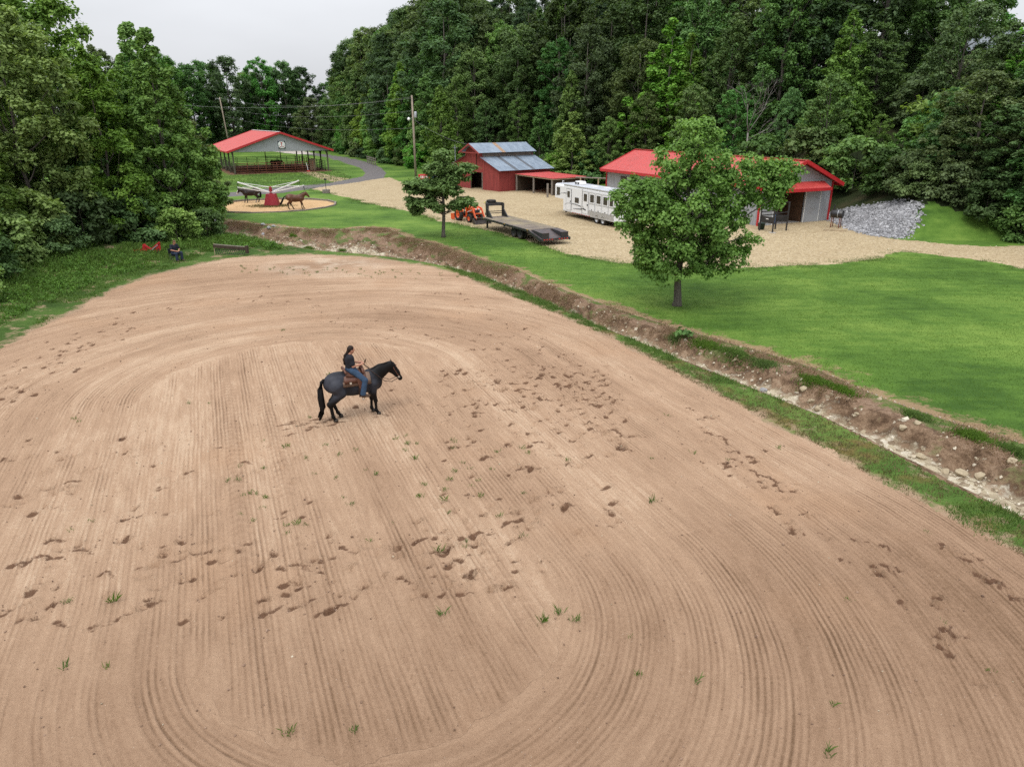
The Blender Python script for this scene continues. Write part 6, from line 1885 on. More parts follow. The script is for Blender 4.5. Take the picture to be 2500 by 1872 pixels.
def person(t, J, shirt, jeans, hair, boots, ponytail=None, long_hair=True, h=.011):
    """J: joint dictionary in the thing's frame; one continuous skin plus clothing meshes fitted over it"""
    g = {k: np.array(v, float) for k, v in J.items()}
    up = (g['head'] - g['neck']); up /= np.linalg.norm(up)
    f = g['face'] / np.linalg.norm(g['face'])
    lf = np.cross(up, f); lf /= np.linalg.norm(lf)
    B = [('c', g['pelvis'], g['chest'], .125, .125, .8), ('e', g['chest'], (.12, .17, .14)), ('c', g['chest'], g['neck'], .1, .055), ('c', g['neck'], g['head'], .052, .05, 1, .02)]
    hc = g['head'] + up * .05
    B += [('e', hc + up * .02, (.094, .08, .115), .03), ('c', hc + f * .05 - up * .06, hc + f * .055 - up * .085, .045, .04, 1, .03), ('c', hc + f * .09 + up * .015, hc + f * .108 - up * .02, .008, .014, 1, .015)]
    B += [('c', hc + f * .088 - up * .05, hc + f * .088 - up * .055, .016, .016, 1, .01)]
    for s_ in (-1, 1):
        B += [('e', hc + lf * s_ * .082 + up * 0 - f * .005, (.02, .012, .03), .01), ('e', hc + f * .08 + lf * s_ * .035 + up * .03, (.012, .012, .01), .01)]
        sd_ = 'r' if s_ < 0 else 'l'
        sh, el, wr, ha = (g[q + sd_] for q in ('sh', 'el', 'wr', 'ha'))
        B += [('c', g['neck'] * .4 + g['chest'] * .6, sh, .07, .062), ('c', sh, el, .052, .042), ('c', el, wr, .043, .028), ('c', wr, ha, .03, .032, 1, .02)]
        hdv = (ha - wr) / np.linalg.norm(ha - wr)
        side = np.cross(hdv, (0, 0, 1)); side /= np.linalg.norm(side) + 1e-9
        dn = np.cross(side, hdv); dn = dn if dn[2] < 0 else -dn
        for q, (o_, ln) in enumerate(((-.03, .036), (-.01, .042), (.01, .04), (.03, .032))):
            k0 = ha + hdv * .025 + side * o_; k1 = k0 + hdv * ln + dn * .012; k2 = k1 + dn * .032 - hdv * .012
            B += [('c', k0, k1, .011, .0095, 1, .006), ('c', k1, k2, .0095, .008, 1, .006)]
        th = wr + hdv * .03 + side * (-.03 * s_)
        B += [('c', th, th + hdv * .035 + side * (-.02 * s_) + dn * .01, .012, .01, 1, .008)]
        hp, kn, an, to = (g[q + sd_] for q in ('hp', 'kn', 'an', 'to'))
        B += [('c', g['pelvis'], hp, .12, .1), ('c', hp, kn, .088, .06), ('c', kn, an, .058, .04), ('c', an, to, .045, .035, 1, .03)]
    B = [tuple(p[:1]) + tuple(tuple(q) if isinstance(q, np.ndarray) else q for q in p[1:]) for p in B]
    link('body', body_mesh('body', B, h, .035), 'skin', t)
    S = [('c', g['pelvis'] + up * .02, g['chest'], .15, .145, .82), ('e', g['chest'], (.138, .185, .155)), ('c', g['chest'], g['neck'] - up * .05, .12, .075)]
    for sd_ in 'rl':
        sh, el = g['sh' + sd_], g['el' + sd_]
        S += [('c', g['neck'] * .3 + g['chest'] * .7, sh, .085, .08), ('c', sh, sh + (el - sh) * .72, .074, .078)]
    S = [tuple(p[:1]) + tuple(tuple(q) if isinstance(q, np.ndarray) else q for q in p[1:]) for p in S]
    link('shirt', body_mesh('shirt', S, .014, .04), shirt, t)
    Jn = [('c', g['pelvis'] - up * .02, g['pelvis'] + up * .03, .148, .14, .82)]
    for sd_ in 'rl':
        hp, kn, an = g['hp' + sd_], g['kn' + sd_], g['an' + sd_]
        Jn += [('c', g['pelvis'], hp, .14, .118), ('c', hp, kn, .108, .082), ('c', kn, kn + (an - kn) * .9, .08, .085)]
    Jn = [tuple(p[:1]) + tuple(tuple(q) if isinstance(q, np.ndarray) else q for q in p[1:]) for p in Jn]
    link('jeans', body_mesh('jeans', Jn, .014, .035), jeans, t)
    Hh = [('e', tuple(hc + up * .052 - f * .034), (.098, .092, .102), .02), ('c', tuple(hc - f * .06 + up * .02), tuple(hc - f * .065 - up * .07), .07, .045, 1, .03)] if long_hair else [('e', tuple(hc + up * .05 - f * .018), (.097, .086, .098), .02)]
    if ponytail:
        for a_, b_ in zip(ponytail[:-1], ponytail[1:]):
            Hh += [('c', a_, b_, .035, .03, 1, .03)]
    link('hair', body_mesh('hair', Hh, .012, .03), hair, t)
    for sd_ in 'rl':
        an, to = g['an' + sd_], g['to' + sd_]
        link('boot', body_mesh('boot', [('c', tuple(an + (g['kn' + sd_] - an) * .12), tuple(an), .058, .056), ('c', tuple(an), tuple(to), .055, .04), ('c', tuple(an + (0, 0, -.03)), tuple(to + (0, 0, -.01)), .045, .038)], .013, .03), boots, t)


rd = on_horse('person', 'rider in a black T-shirt and blue jeans sitting on the blue roan horse', 'person')
JR = dict(pelvis=(-.06, 0, 1.57), chest=(-.075, 0, 1.86), neck=(-.06, 0, 2.01), head=(-.02, 0, 2.085), face=(1, 0, -.06),
          shr=(-.07, -.18, 1.94), elr=(-.02, -.23, 1.70), wrr=(.22, -.12, 1.68), har=(.29, -.075, 1.69),
          shl=(-.07, .18, 1.94), ell=(0, .21, 1.71), wrl=(.22, .10, 1.69), hal=(.29, .065, 1.70),
          hpr=(-.02, -.15, 1.53), knr=(.27, -.37, 1.25), anr=(.16, -.41, .81), tor=(.34, -.42, .775),
          hpl=(-.02, .15, 1.53), knl=(.27, .37, 1.25), anl=(.16, .41, .81), tol=(.34, .42, .775))
person(rd, JR, 'black_cotton', 'denim', 'dark_hair', 'boot', ponytail=[(-.11, 0, 2.08), (-.19, 0, 1.99), (-.225, -.02, 1.87), (-.225, -.02, 1.73)])

mn = thing('person', 'man in a navy shirt and dark jeans sitting at the edge of the grove weeds', 'person', (-21.6, 45.4, h0(-21.6, 45.4)), R(-30))
JM = dict(pelvis=(0, 0, .52), chest=(.06, 0, .88), neck=(.1, 0, 1.07), head=(.15, 0, 1.15), face=(1, 0, -.45),
          shr=(.07, -.2, .99), elr=(.16, -.28, .74), wrr=(.36, -.1, .66), har=(.43, -.05, .66),
          shl=(.07, .2, .99), ell=(.16, .28, .74), wrl=(.36, .1, .67), hal=(.43, .05, .68),
          hpr=(.04, -.12, .5), knr=(.47, -.2, .52), anr=(.5, -.2, .1), tor=(.66, -.22, .06),
          hpl=(.04, .12, .5), knl=(.45, .2, .53), anl=(.42, .2, .1), tol=(.58, .24, .06))
person(mn, JM, mat('navy_cotton', (.014, .017, .028), .9, .2), 'denim_dark', mat('short_hair', (.12, .06, .035), .7), 'boot', long_hair=False, h=.014)
ch = thing('folding_chair', 'low dark folding chair under the seated man', 'chair', (-21.6, 45.4, h0(-21.6, 45.4)), R(-30))
MB().box((0, 0, .37), (.44, .46, .035)).build('seat', 'black_cotton', ch)
MB().box((-.26, 0, .62), (.03, .46, .32), (0, R(-10), 0)).build('backrest', 'black_cotton', ch)
for s_ in (-1, 1):
    MB().tube([(-.24, s_ * .22, .36), (.22, s_ * .22, .0)], .016, 6).build('leg', 'black_steel', ch)
    MB().tube([(.2, s_ * .22, .36), (-.26, s_ * .22, .0)], .016, 6).build('leg', 'black_steel', ch)
    MB().tube([(-.22, s_ * .225, .36), (-.29, s_ * .225, .8)], .016, 6).build('back_upright', 'black_steel', ch)

# ------------------------------------------------------------------ horses on the walker, and the pen animal
def legs_walk(sw):
    """sw: forward swing of each hoof (rh, lh, rf, lf) and lift"""
    out = []
    for i, (dx, lift) in enumerate(sw):
        s_ = -1 if i in (0, 2) else 1
        if i < 2:
            fx = -.64 + dx; hk = (-.72 + dx * .62, s_ * .14, .55 + lift * .5)
            out.append([(-.55, s_ * .17, 1.1), (-.40 + dx * .2, s_ * .18, .88), hk, (fx - .03 - lift * .5, s_ * .13, .17 + lift), (fx + .04 - lift * .6, s_ * .13, .055 + lift)])
        else:
            fx = .57 + dx
            out.append([(.56, s_ * .16, 1.02), (.54 + dx * .15, s_ * .16, .78), (.57 + dx * .55, s_ * .14, .47 + lift * .7), (fx - lift * .8, s_ * .13, .15 + lift), (fx + .05 - lift, s_ * .13, .055 + lift)])
    return out
def pts_bay(V):
    x, y, z = V.T
    n = fbm(x, z, 4, 5, 3) - .5
    return np.clip(np.maximum(1 - sm(.35, .72, z + n * .2), .5 * sm(1.3, 1.45, x)), 0, 1), np.zeros_like(x)
def pts_blaze(V):
    x, y, z = V.T
    n = fbm(x, z, 4, 6, 3) - .5
    legs_ = 1 - sm(.4, .8, z + n * .2)
    bl = sm(1.26, 1.32, x + (1.25 - z) * .2) * (1 - sm(.05, .075, np.abs(y)))
    sock = (x < -.3) * (1 - sm(.16, .24, z)) * (y > 0)
    return np.clip(legs_, 0, 1), np.clip(np.maximum(bl, sock * .6), 0, 1)
bx0, by0 = -21.75, 73.05
make_horse('bay_horse', 'brown bay horse walking under the arm of the horse walker', 'horse', (bx0, by0, h0(bx0, by0)), R(18), 'coat_bay', legs_walk([(-.02, 0), (-.02 + .42, 0), (.02, 0), (.2, .0)]), ((.56, 0, 1.16), (1.03, 0, 1.52)), ((1.10, 0, 1.55), (1.38, 0, 1.16)), [(-.86, 0, 1.32), (-1.0, 0, 1.25), (-1.14, 0, 1.02), (-1.26, 0, .78), (-1.38, 0, .6), (-1.44, 0, .5)], pts_bay, .03)
dx0, dy0 = -28.35, 79.4
make_horse('dark_horse', 'nearly black horse with white blaze walking round the horse walker', 'horse', (dx0, dy0, h0(dx0, dy0)), R(208), 'coat_black_bay', legs_walk([(-.12, 0), (.2, 0), (.12, 0), (-.12, 0)]), ((.58, 0, 1.14), (1.12, 0, 1.36)), ((1.20, 0, 1.38), (1.42, 0, .98)), [(-.86, 0, 1.32), (-.95, 0, 1.2), (-1.0, 0, .95), (-.98, 0, .7), (-.97, 0, .5)], pts_blaze, .03)
# lead lines from the arms
Mw = Matrix.Translation((RINGC[0], RINGC[1], h0(*RINGC))) @ Matrix.Rotation(R(-25), 4, 'Z')
def lead(k, to, label):
    a_ = k * math.pi / 2
    p = Mw @ Vector((math.cos(a_) * 4.45, math.sin(a_) * 4.45, 1.95)); q = Vector(to); mid = p.lerp(q, .5) - Vector((0, 0, .12))
    o = MB().tube([Vector((0, 0, 0)), mid - p, q - p], .02, 5).build('lead_rope', 'black_cotton', loc=p); tag(o, label, 'rope')
hq = Matrix.Translation((bx0, by0, 0)) @ Matrix.Rotation(R(18), 4, 'Z') @ Vector((1.36, 0, 1.2)); lead(0, hq, 'dark lead rope hanging from the walker arm to the brown bay horse')
hq = Matrix.Translation((dx0, dy0, 0)) @ Matrix.Rotation(R(208), 4, 'Z') @ Vector((1.36, 0, 1.1)); lead(2, hq, 'dark lead rope from the walker arm to the blaze faced horse')
# pen cow
def make_cow(loc, rz):
    t = thing('cow', 'dark brown cow standing in the pavilion pen', 'cow', loc, rz)
    P = [('e', (0, 0, 1.0), (.85, .36, .4)), ('e', (-.6, 0, 1.08), (.36, .33, .34)), ('e', (.6, 0, 1.02), (.36, .32, .42)), ('c', (.78, 0, 1.1), (1.12, 0, 1.14), .26, .17, 1.3), ('c', (1.14, 0, 1.18), (1.42, 0, .92), .15, .1, 1.2), ('e', (1.44, 0, .9), (.09, .09, .08)), ('e', (.72, 0, .72), (.16, .1, .2))]
    for s_ in (-1, 1):
        P += [('c', (1.1, s_ * .12, 1.22), (1.06, s_ * .3, 1.2), .05, .025, 1, .03)]
        for x0 in (-.66, .58):
            P += [('c', (x0, s_ * .2, .85), (x0 + (.06 if x0 > 0 else -.05), s_ * .2, .45), .15, .07), ('c', (x0 + (.06 if x0 > 0 else -.05), s_ * .2, .45), (x0 + .02, s_ * .2, .05), .065, .05, 1, .03)]
    me = body_mesh('body', P, .035); V = me_pts(me); x, y, z = V.T
    fattr(me, 'pt', 1 - sm(.2, .6, z)); fattr(me, 'lt', sm(1.3, 1.42, x) * .6)
    link('body', me, 'coat_cow', t)
    MB().tube([(-.92, 0, 1.2), (-1.0, 0, .95), (-1.0, 0, .55), (-1.0, 0, .35)], [.035, .025, .03, .05], 6).build('tail', 'coat_cow', t, True)
    for s_ in (-1, 1):
        MB().tube([(1.08, s_ * .08, 1.3), (1.1, s_ * .17, 1.38), (1.16, s_ * .19, 1.46)], [.03, .022, .006], 6).build('horn', 'conch', t, True)
        for x0 in (-.64, .6):
            MB().lathe([(.005, 0), (.07, 0), (.055, .08), (.005, .085)], (x0, s_ * .2, 0), n=10).build('hoof', 'hoof', t, True)
make_cow((-43.0, 134.8, h0(-43, 134.8)), R(8))
# ------------------------------------------------------------------ ground cover, stones
def blades(pts, hgt, wid, lean, name, m, nper=5, lv=None, spread=.06):
    """tufts of pointed grass blades standing on pts (n,3)"""
    n = len(pts); N = n * nper
    i = np.repeat(np.arange(n), nper)
    base = pts[i] + np.concatenate([rng.normal(0, spread, (N, 2)), np.zeros((N, 1))], 1)
    a = rng.random(N) * 2 * math.pi
    hh_ = np.broadcast_to(hgt, (n,))[i] * rng.uniform(.5, 1.2, N)
    ld = np.stack([np.cos(a), np.sin(a)], 1) * (lean * rng.uniform(.2, 1, N) * hh_)[:, None]
    sd_ = np.stack([-np.sin(a), np.cos(a)], 1) * (wid * rng.uniform(.6, 1.2, N))[:, None]
    v = np.zeros((N, 4, 3))
    v[:, 0, :2] = base[:, :2] - sd_; v[:, 1, :2] = base[:, :2] + sd_
    v[:, 0, 2] = v[:, 1, 2] = base[:, 2] - .01
    v[:, 2, :2] = base[:, :2] + ld * .5 + sd_ * .7; v[:, 2, 2] = base[:, 2] + hh_ * .62
    v[:, 3, :2] = base[:, :2] + ld; v[:, 3, 2] = base[:, 2] + hh_ * .9
    me = mesh_np(name, v.reshape(-1, 3), np.arange(N * 4).reshape(-1, 4))
    fattr(me, 'lv', np.repeat(np.clip(rng.random(n)[i] * .6 + rng.random(N) * .4, 0, 1), 4))
    return me


def on_land(x, y):
    return np.stack([x, y, land(x, y)], 1)


def scatter(pl, n):
    xs = [p[0] for p in pl]; ys = [p[1] for p in pl]
    x = rng.uniform(min(xs), max(xs), n * 4); y = rng.uniform(min(ys), max(ys), n * 4)
    k = inside(x, y, pl)
    return x[k][:n], y[k][:n]


m_leaf('blade_green', (.05, .095, .016), (.088, .158, .026), (.14, .22, .042), 0, 0, .35)
m_leaf('blade_mixed', (.06, .085, .02), (.125, .11, .035), (.2, .12, .055), 0, 0, .25)
m_leaf('blade_straw', (.15, .09, .055), (.25, .165, .105), (.34, .25, .17), 0, 0, .25)
# verge between arena and creek
VER = ARENA[15:27] + CRA[::-1][1:16]
x, y = scatter(VER, 30000)
dd_ = segdist(x, y, CRA); da_ = np.abs(sdf_poly(x, y, ARENA))
k = (fbm(x, y, .8, 91, 3) + .22 * np.exp(-dd_ / .5) - .15 * np.exp(-da_ / .4) > .455)
redz = (fbm(x, y, .35, 103, 3) > .53) & (y < 30); k2 = ((~k) & (rng.random(len(x)) < .35)) | (redz & (rng.random(len(x)) < .6)); k = k & ~redz
o = link('verge_grass', blades(on_land(x[k], y[k]), .07 + .07 * np.exp(-dd_[k] / .4), .009, .8, 'verge_grass', 'blade_green', 6, spread=.07), 'blade_green'); tag(o, 'tufty green grass on the strip between arena and creek', 'grass', kind='stuff')
o = link('verge_weeds', blades(on_land(x[k2], y[k2]), .07, .008, .9, 'verge_weeds', 'blade_mixed', 5), 'blade_mixed'); tag(o, 'thin reddish brown weeds on the strip beside the arena', 'weeds', kind='stuff')
# matted dead grass hanging over the lawn side of the creek
t_ = rng.random(30000); pl = np.array(CRB[3:-3]); seg = np.hypot(*np.diff(pl, axis=0).T); cs = np.concatenate([[0], np.cumsum(seg)]); s_ = t_ * cs[-1]
i = np.clip(np.searchsorted(cs, s_, 'right') - 1, 0, len(seg) - 1); q = pl[i] + (pl[i + 1] - pl[i]) * ((s_ - cs[i]) / seg[i])[:, None]
nrm = np.stack([-(pl[i + 1] - pl[i])[:, 1], (pl[i + 1] - pl[i])[:, 0]], 1) / seg[i][:, None]
q = q + nrm * rng.normal(-.75, .4, len(q))[:, None]
kk = fbm(q[:, 0], q[:, 1], .7, 93, 3) > .42
q = q[kk]
o = link('bank_straw', blades(on_land(q[:, 0], q[:, 1]), .07, .009, 1.8, 'bank_straw', 'blade_straw', 5, spread=.1), 'blade_straw'); tag(o, 'matted brown dead grass along the lawn side of the creek', 'dead grass', kind='stuff')
# green clumps growing in the cut bank
for cx_, cy_, rr_, n in ((7.9, 27.6, .9, 900), (8.7, 26.3, .8, 900), (9.4, 25.2, .7, 700), (10.6, 23.2, .7, 800), (11.1, 22.3, .5, 600), (12.5, 20.1, .5, 500), (13.3, 18.6, .6, 700), (13.9, 17.7, .5, 600), (6.9, 28.6, .4, 400), (3.1, 34.0, .5, 300), (-14.4, 50.6, .7, 400), (-17.6, 57.6, .5, 300), (-12.0, 50.2, .5, 300)):
    n = n // 2; u_ = rng.normal(0, rr_ * .45, n); v_ = rng.normal(0, rr_ * .22, n); x, y = cx_ + .45 * u_ + .89 * v_, cy_ - .89 * u_ + .45 * v_
    o = link('bank_grass', blades(on_land(x, y), .17, .009, .9, 'bank_grass', 'blade_green', 4), 'blade_green'); tag(o, 'clump of long green grass growing from the creek bank', 'grass', 'grass clumps on the creek bank', kind='stuff')
# longer grass at the seam of lawn and gravel
pl = np.array(LOT[1:26]); seg = np.hypot(*np.diff(pl, axis=0).T); cs = np.concatenate([[0], np.cumsum(seg)])
def along_edge(n, off, sd_=.25):
    s_ = rng.random(n) * cs[-1]; i = np.clip(np.searchsorted(cs, s_, 'right') - 1, 0, len(seg) - 1)
    q = pl[i] + (pl[i + 1] - pl[i]) * ((s_ - cs[i]) / seg[i])[:, None]
    nr = np.stack([-(pl[i + 1] - pl[i])[:, 1], (pl[i + 1] - pl[i])[:, 0]], 1) / seg[i][:, None]
    return q + nr * rng.normal(off, sd_, n)[:, None]
q = along_edge(9000, -.25, .5); q = q[fbm(q[:, 0], q[:, 1], .5, 99, 3) > .47]
o = link('edge_grass', blades(on_land(q[:, 0], q[:, 1]), .075, .012, .9, 'edge_grass', 'blade_green', 4, spread=.1), 'blade_green'); tag(o, 'ragged grass fringe where the lawn meets the gravel lot', 'grass', kind='stuff')
# lawn blades on the nearer lawn
LAWN = [(16.5, 14), (14.6, 18.6), (12.8, 22), (10.6, 26.4), (6.2, 32.4), (2.6, 38.6), (-1.5, 46.4), (-4.5, 52), (-7, 56), (-4, 60.5), (1, 52.5), (3.4, 47.6), (7, 44), (14, 42), (20, 43.8), (27, 48), (31, 42), (34, 38), (27, 14)]
x, y = scatter(LAWN, 36000)
o = link('lawn_blades', blades(on_land(x, y), .03 + .03 * fbm(x, y, .5, 95, 2), .008, 1.1, 'lawn_blades', 'blade_green', 3, spread=.12), 'blade_green'); tag(o, 'short mown grass blades of the lawn beside the creek', 'grass', kind='stuff')
# weeds on the bank by the grove
WEED = [(-20.3, 24), (-20.9, 30), (-21.4, 35), (-21.8, 39), (-21.4, 42), (-20.4, 44.4), (-19, 47.6), (-15.5, 49.6), (-17.5, 52), (-20.5, 54.5), (-24, 57), (-30, 58), (-36, 50), (-36, 24)]
x, y = scatter(WEED, 15000)
dA = sdf_poly(x, y, ARENA)
k = fbm(x, y, .45, 97, 4) + .14 * np.clip(dA / 5, 0, 1) > .52
o = link('bank_weeds', blades(on_land(x[k], y[k]), .12 + .28 * sstep(1, 7, dA[k]), .018, .8, 'bank_weeds', 'blade_green', 5, spread=.12), 'leaf_weed'); tag(o, 'tangled green weeds on the bank between arena and grove', 'weeds', kind='stuff')
xk = k & (dA > 1.8) & (rng.random(len(x)) < .2) & (np.hypot(x + 21.6, y - 45.4) > 1.6) & (np.hypot(x + 24.4, y - 47.2) > 1.7)
C = on_land(x[xk], y[xk]) + np.array([0, 0, .16])
o = link('leafy_weeds', leaves(C, rng.uniform(.12, .5, len(C)), 26, .12, .075, 1.0, .5, .6), 'leaf_weed'); tag(o, 'broad leaved weeds thick along the foot of the grove', 'weeds', kind='stuff')
# grass sprouting in the arena
TF = np.array([(-1.31, 16.95), (-1.63, 15.0), (-.89, 15.93), (-1.53, 12.85), (1.18, 10.63), (.58, 10.63), (.85, 10.83), (-3.32, 8.08), (-2.36, 8.12), (.24, 13.39), (-2.94, 18.1), (-7.21, 15.93), (-5.95, 15.11), (-4.89, 13.96), (5.04, 8.66), (2.09, 9.25), (4.6, 7.79), (-7.49, 9.46), (-6.75, 9.46), (-1.3, 10.83), (-8.4, 11.16), (-7.57, 11.16), (3.36, 14.89), (2.98, 9.15), (-9.9, 29.5), (-6.6, 23.9), (7.9, 10.6), (9.2, 13.6), (6.4, 11.2)])
x, y = scatter([(-8.67, 18.4), (.6, 19.05), (.9, 13), (-5.31, 12.68)], 48)
x2, y2 = scatter([(-17, 44), (-4, 42), (-2.5, 39.5), (-16, 41.5)], 60)
x3, y3 = scatter([(-14, 12), (9, 9), (8, 20), (-14, 22)], 18)
tp = np.concatenate([TF, np.stack([x, y], 1), np.stack([x2, y2], 1), np.stack([x3, y3], 1)])
for j, (tx, ty) in enumerate(tp):
    n = int(rng.integers(2, 6)); px_, py_ = tx + rng.normal(0, .03, n), ty + rng.normal(0, .03, n)
    sc_ = rng.uniform(.06, .15) * (1.25 if j < 24 else .85)
    o = link('grass_tuft', blades(on_land(px_, py_), sc_, .006, 1.0, 'grass_tuft', 'blade_green', 4, spread=.03), 'blade_green'); tag(o, 'small green grass tuft sprouting from the arena dirt', 'grass tuft', 'grass tufts in the arena')
# clods and pebbles
def rocks(x, y, r_, name, m, sink=.3, flat=.7):
    n = len(x)
    base = np.array([(-1, -1, -1), (1, -1, -1), (1, 1, -1), (-1, 1, -1), (-1, -1, 1), (1, -1, 1), (1, 1, 1), (-1, 1, 1)]) * .58
    fc = np.array([(0, 3, 2, 1), (4, 5, 6, 7), (0, 1, 5, 4), (1, 2, 6, 5), (2, 3, 7, 6), (3, 0, 4, 7)])
    a = rng.random(n) * 6.28; b_ = rng.normal(0, .5, n)
    v = base[None] + rng.normal(0, .2, (n, 8, 3))
    v[:, 4:, :2] *= .72
    ca, sa, cb, sb = np.cos(a)[:, None], np.sin(a)[:, None], np.cos(b_)[:, None], np.sin(b_)[:, None]
    xx = v[..., 0] * ca - v[..., 1] * sa; yy = v[..., 0] * sa + v[..., 1] * ca; zz = v[..., 2] * flat
    yy, zz = yy * cb - zz * sb, yy * sb + zz * cb
    rr_ = np.broadcast_to(r_, (n,))[:, None]
    z0 = land(x, y)
    V = np.stack([x[:, None] + xx * rr_, y[:, None] + yy * rr_, z0[:, None] + zz * rr_ + rr_ * (1 - sink * 2) * .5 * flat], -1)
    F = (np.arange(n)[:, None, None] * 8 + fc[None]).reshape(-1, 4)
    me = mesh_np(name, V.reshape(-1, 3), F)
    fattr(me, 'lv', np.repeat(rng.random(n), 8))
    return me
def m_stone(name, c0, c1, c2):
    m, t, b = new_mat(name)
    pos = geopos(t); n = noise(t, 9, 4, .6, pos)
    f = mathn(t, 'ADD', mathn(t, 'MULTIPLY', attr(t, 'lv'), .7), mathn(t, 'MULTIPLY', n, .4))
    t.links.new(ramp(t, f, [(.15, c0), (.5, c1), (.95, c2)]), b.inputs['Base Color']); b.inputs['Roughness'].default_value = .85
    bump(t, b, n, .5, .02)
m_stone('stone_tan', (.2, .15, .095), (.36, .3, .21), (.55, .5, .4)); m_stone('stone_grey', (.13, .13, .135), (.24, .24, .25), (.4, .4, .41)); m_stone('clod', (.09, .05, .03), (.18, .11, .07), (.3, .2, .14))
x, y = scatter(ARENA, 5200); k = (y > 6) & (y < 34); x, y = x[k], y[k]
o = link('dirt_clods', rocks(x, y, rng.uniform(.008, .026, len(x)) * (1 + (rng.random(len(x)) < .05)), 'dirt_clods', 'clod'), 'clod'); tag(o, 'small dirt clods strewn over the arena', 'clods', kind='stuff')
pr = np.array([(p[0], p[1]) for p in prints if p[4] > .5])
i = rng.integers(0, len(pr), 1500); x, y = pr[i, 0] + rng.normal(0, .14, 1500), pr[i, 1] + rng.normal(0, .11, 1500); k = y < 34
o = link('hoof_clods', rocks(x[k], y[k], rng.uniform(.008, .024, k.sum()), 'hoof_clods', 'clod'), 'clod'); tag(o, 'dark damp clods kicked up round the hoof prints', 'clods', kind='stuff')
x, y = scatter(ARENA, 260); k = (y > 6) & (y < 40); o = link('arena_pebbles', rocks(x[k], y[k], rng.uniform(.014, .034, k.sum()), 'arena_pebbles', 'stone_tan'), 'stone_tan'); tag(o, 'pale pebbles lying on the arena dirt', 'pebbles', kind='stuff')
x, y = scatter(CHAN, 30000); da = segdist(x, y, CRA); db = segdist(x, y, CRB); t = da / (da + db); bn = t + (fbm(x, y, .9, 33, 3) - .5) * .35
k = (y > 6) & (y < 64) & (((bn > .1) & (bn < .46)) | ((bn > .4) & (bn < .66) & (rng.random(len(x)) < .5)) | (rng.random(len(x)) < .05))
xx_, yy_ = x[k], y[k]
o = link('creek_pebbles', rocks(xx_, yy_, rng.uniform(.025, .085, len(xx_)) * np.where(rng.random(len(xx_)) < .08, 1.8, 1), 'creek_pebbles', 'stone_tan'), 'stone_tan'); tag(o, 'pale tan pebbles and gravel lining the creek bed', 'pebbles', kind='stuff')
x, y = scatter(RIP, 9000); x = x + rng.normal(0, .35, len(x)); y = y + rng.normal(0, .35, len(y))
o = link('riprap_stones', rocks(x, y, rng.uniform(.06, .15, len(x)) * np.where(rng.random(len(x)) < .15, 1.6, 1), 'riprap_stones', 'stone_grey', .25), 'stone_grey'); tag(o, 'grey broken stones covering the slope beside the metal barn', 'stones', kind='stuff')
x, y = scatter(LOT, 6000)
k = y < 75
o = link('lot_stones', rocks(x[k], y[k], rng.uniform(.02, .05, k.sum()), 'lot_stones', 'stone_tan', .4), 'stone_tan'); tag(o, 'loose tan gravel stones of the lot', 'gravel', kind='stuff')
# boulders one can count
BOUL = [(10.1, 23.0, .16), (10.18, 22.4, .13), (9.87, 21.6, .17), (10.15, 21.75, .14), (11.02, 20.3, .12), (11.08, 21.0, .1), (12.04, 21.6, .1), (11.7, 18.3, .16), (12.3, 17.3, .19), (12.66, 17.1, .17), (10.18, 21.2, .12), (13.5, 17.2, .16), (11.69, 19.4, .14), (9.62, 21.9, .15), (12.08, 19.4, .13), (11.95, 17.5, .14)]
BOULG = [(5.2, 29.3, .2), (5.5, 29.0, .17), (5.8, 28.6, .15), (6.0, 28.2, .19), (7.5, 25.6, .2), (9.0, 23.7, .16), (-21.3, 61.7, .26), (-20.5, 60.6, .24), (-20.9, 60.2, .2), (-20.2, 61.0, .2), (-26.6, 64.6, .3), (-27.2, 65.4, .25), (-9.4, 49.4, .2), (-9.0, 49.5, .2)]
mat('boulder_tan', (.33, .27, .18), .85, .2, 5, bmp=.02, bscale=12); mat('boulder_grey', (.3, .3, .31), .8, .2, 4, bmp=.02, bscale=12)
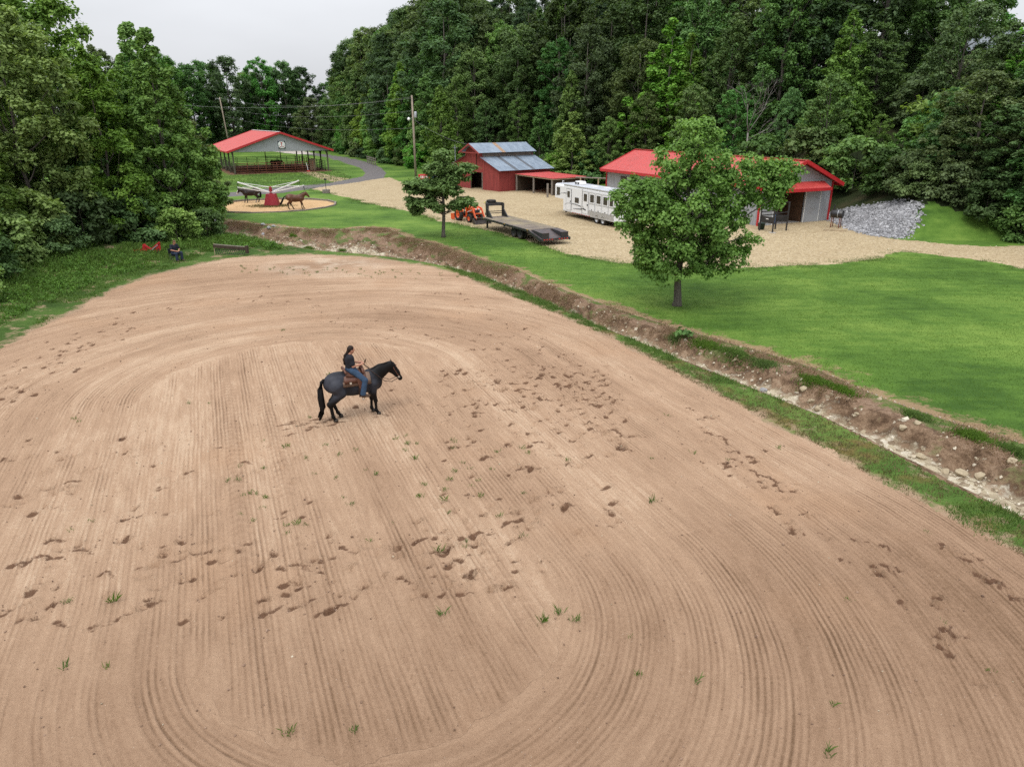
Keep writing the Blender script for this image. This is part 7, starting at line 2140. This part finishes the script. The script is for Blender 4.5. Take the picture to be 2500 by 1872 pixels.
def boulder(seed):
    r0 = np.random.default_rng(seed)
    bm = bmesh.new(); bmesh.ops.create_icosphere(bm, subdivisions=2, radius=1)
    ax_ = r0.normal(size=(11, 3)); ax_ /= np.linalg.norm(ax_, axis=1)[:, None]; cut = r0.uniform(.5, .8, 11)
    for v in bm.verts:
        for a_, c_ in zip(ax_, cut):
            d = v.co.dot(Vector(a_))
            if d > c_: v.co -= Vector(a_) * (d - c_)
        v.co *= r0.uniform(.95, 1.05); v.co.z *= .75
    me = bpy.data.meshes.new('boulder'); bm.to_mesh(me); bm.free(); return me
BM = [boulder(s) for s in (1, 2, 3)]; BMG = [m_.copy() for m_ in BM]
for m_ in BM: m_.materials.append(MATS['boulder_tan'])
for m_ in BMG: m_.materials.append(MATS['boulder_grey'])
for lst, bank, lb, gp in ((BOUL, BM, 'rounded tan boulder lying in the creek bed', 'tan creek boulders'), (BOULG, BMG, 'pale grey slab of rock on the creek bank', 'grey creek rocks')):
    for j, (x, y, r_) in enumerate(lst):
        o = link('boulder', bank[j % 3], None, None, (x, y, h0(x, y) + r_ * .12), (rng.normal(0, .25), rng.normal(0, .25), rng.uniform(0, 6))); o.scale = (r_ * 1.15, r_, r_); tag(o, lb, 'rock', gp)
# broad leaved plant in the bank, weeds round the walker base, brush by the ring
o = thing('pokeweed_plant', 'broad leaved bright green plant growing from the creek bank', 'plant', (7.15, 28.35, h0(7.15, 28.35)))
MB().tube([(0, 0, -.05), (0, 0, .35)], .015, 5).build('stem', 'leaf_weed', o)
link('leaf_crown', leaves(np.array([(0, 0, .3), (.2, .05, .2), (-.2, 0, .22)]), np.array([.3, .22, .22]), 26, .22, .15, .7, .8, .7), 'leaf_weed', o)
x, y = RINGC[0] + rng.normal(0, 1.1, 500), RINGC[1] - .5 + rng.normal(0, .7, 500)
o = link('ring_weeds', blades(on_land(x, y), .16, .02, .8, 'ring_weeds', 'blade_mixed', 4, spread=.12), 'blade_mixed'); tag(o, 'sparse weeds round the foot of the horse walker', 'weeds', kind='stuff')
x, y = scatter([(-48, 118), (-30, 127), (-24, 112), (-26, 100), (-36, 92), (-50, 96)], 4000)
o = link('pasture_tufts', blades(on_land(x, y), .16, .03, .9, 'pasture_tufts', 'blade_green', 3, spread=.2), 'blade_green'); tag(o, 'short pasture grass in front of the pavilion', 'grass', kind='stuff')
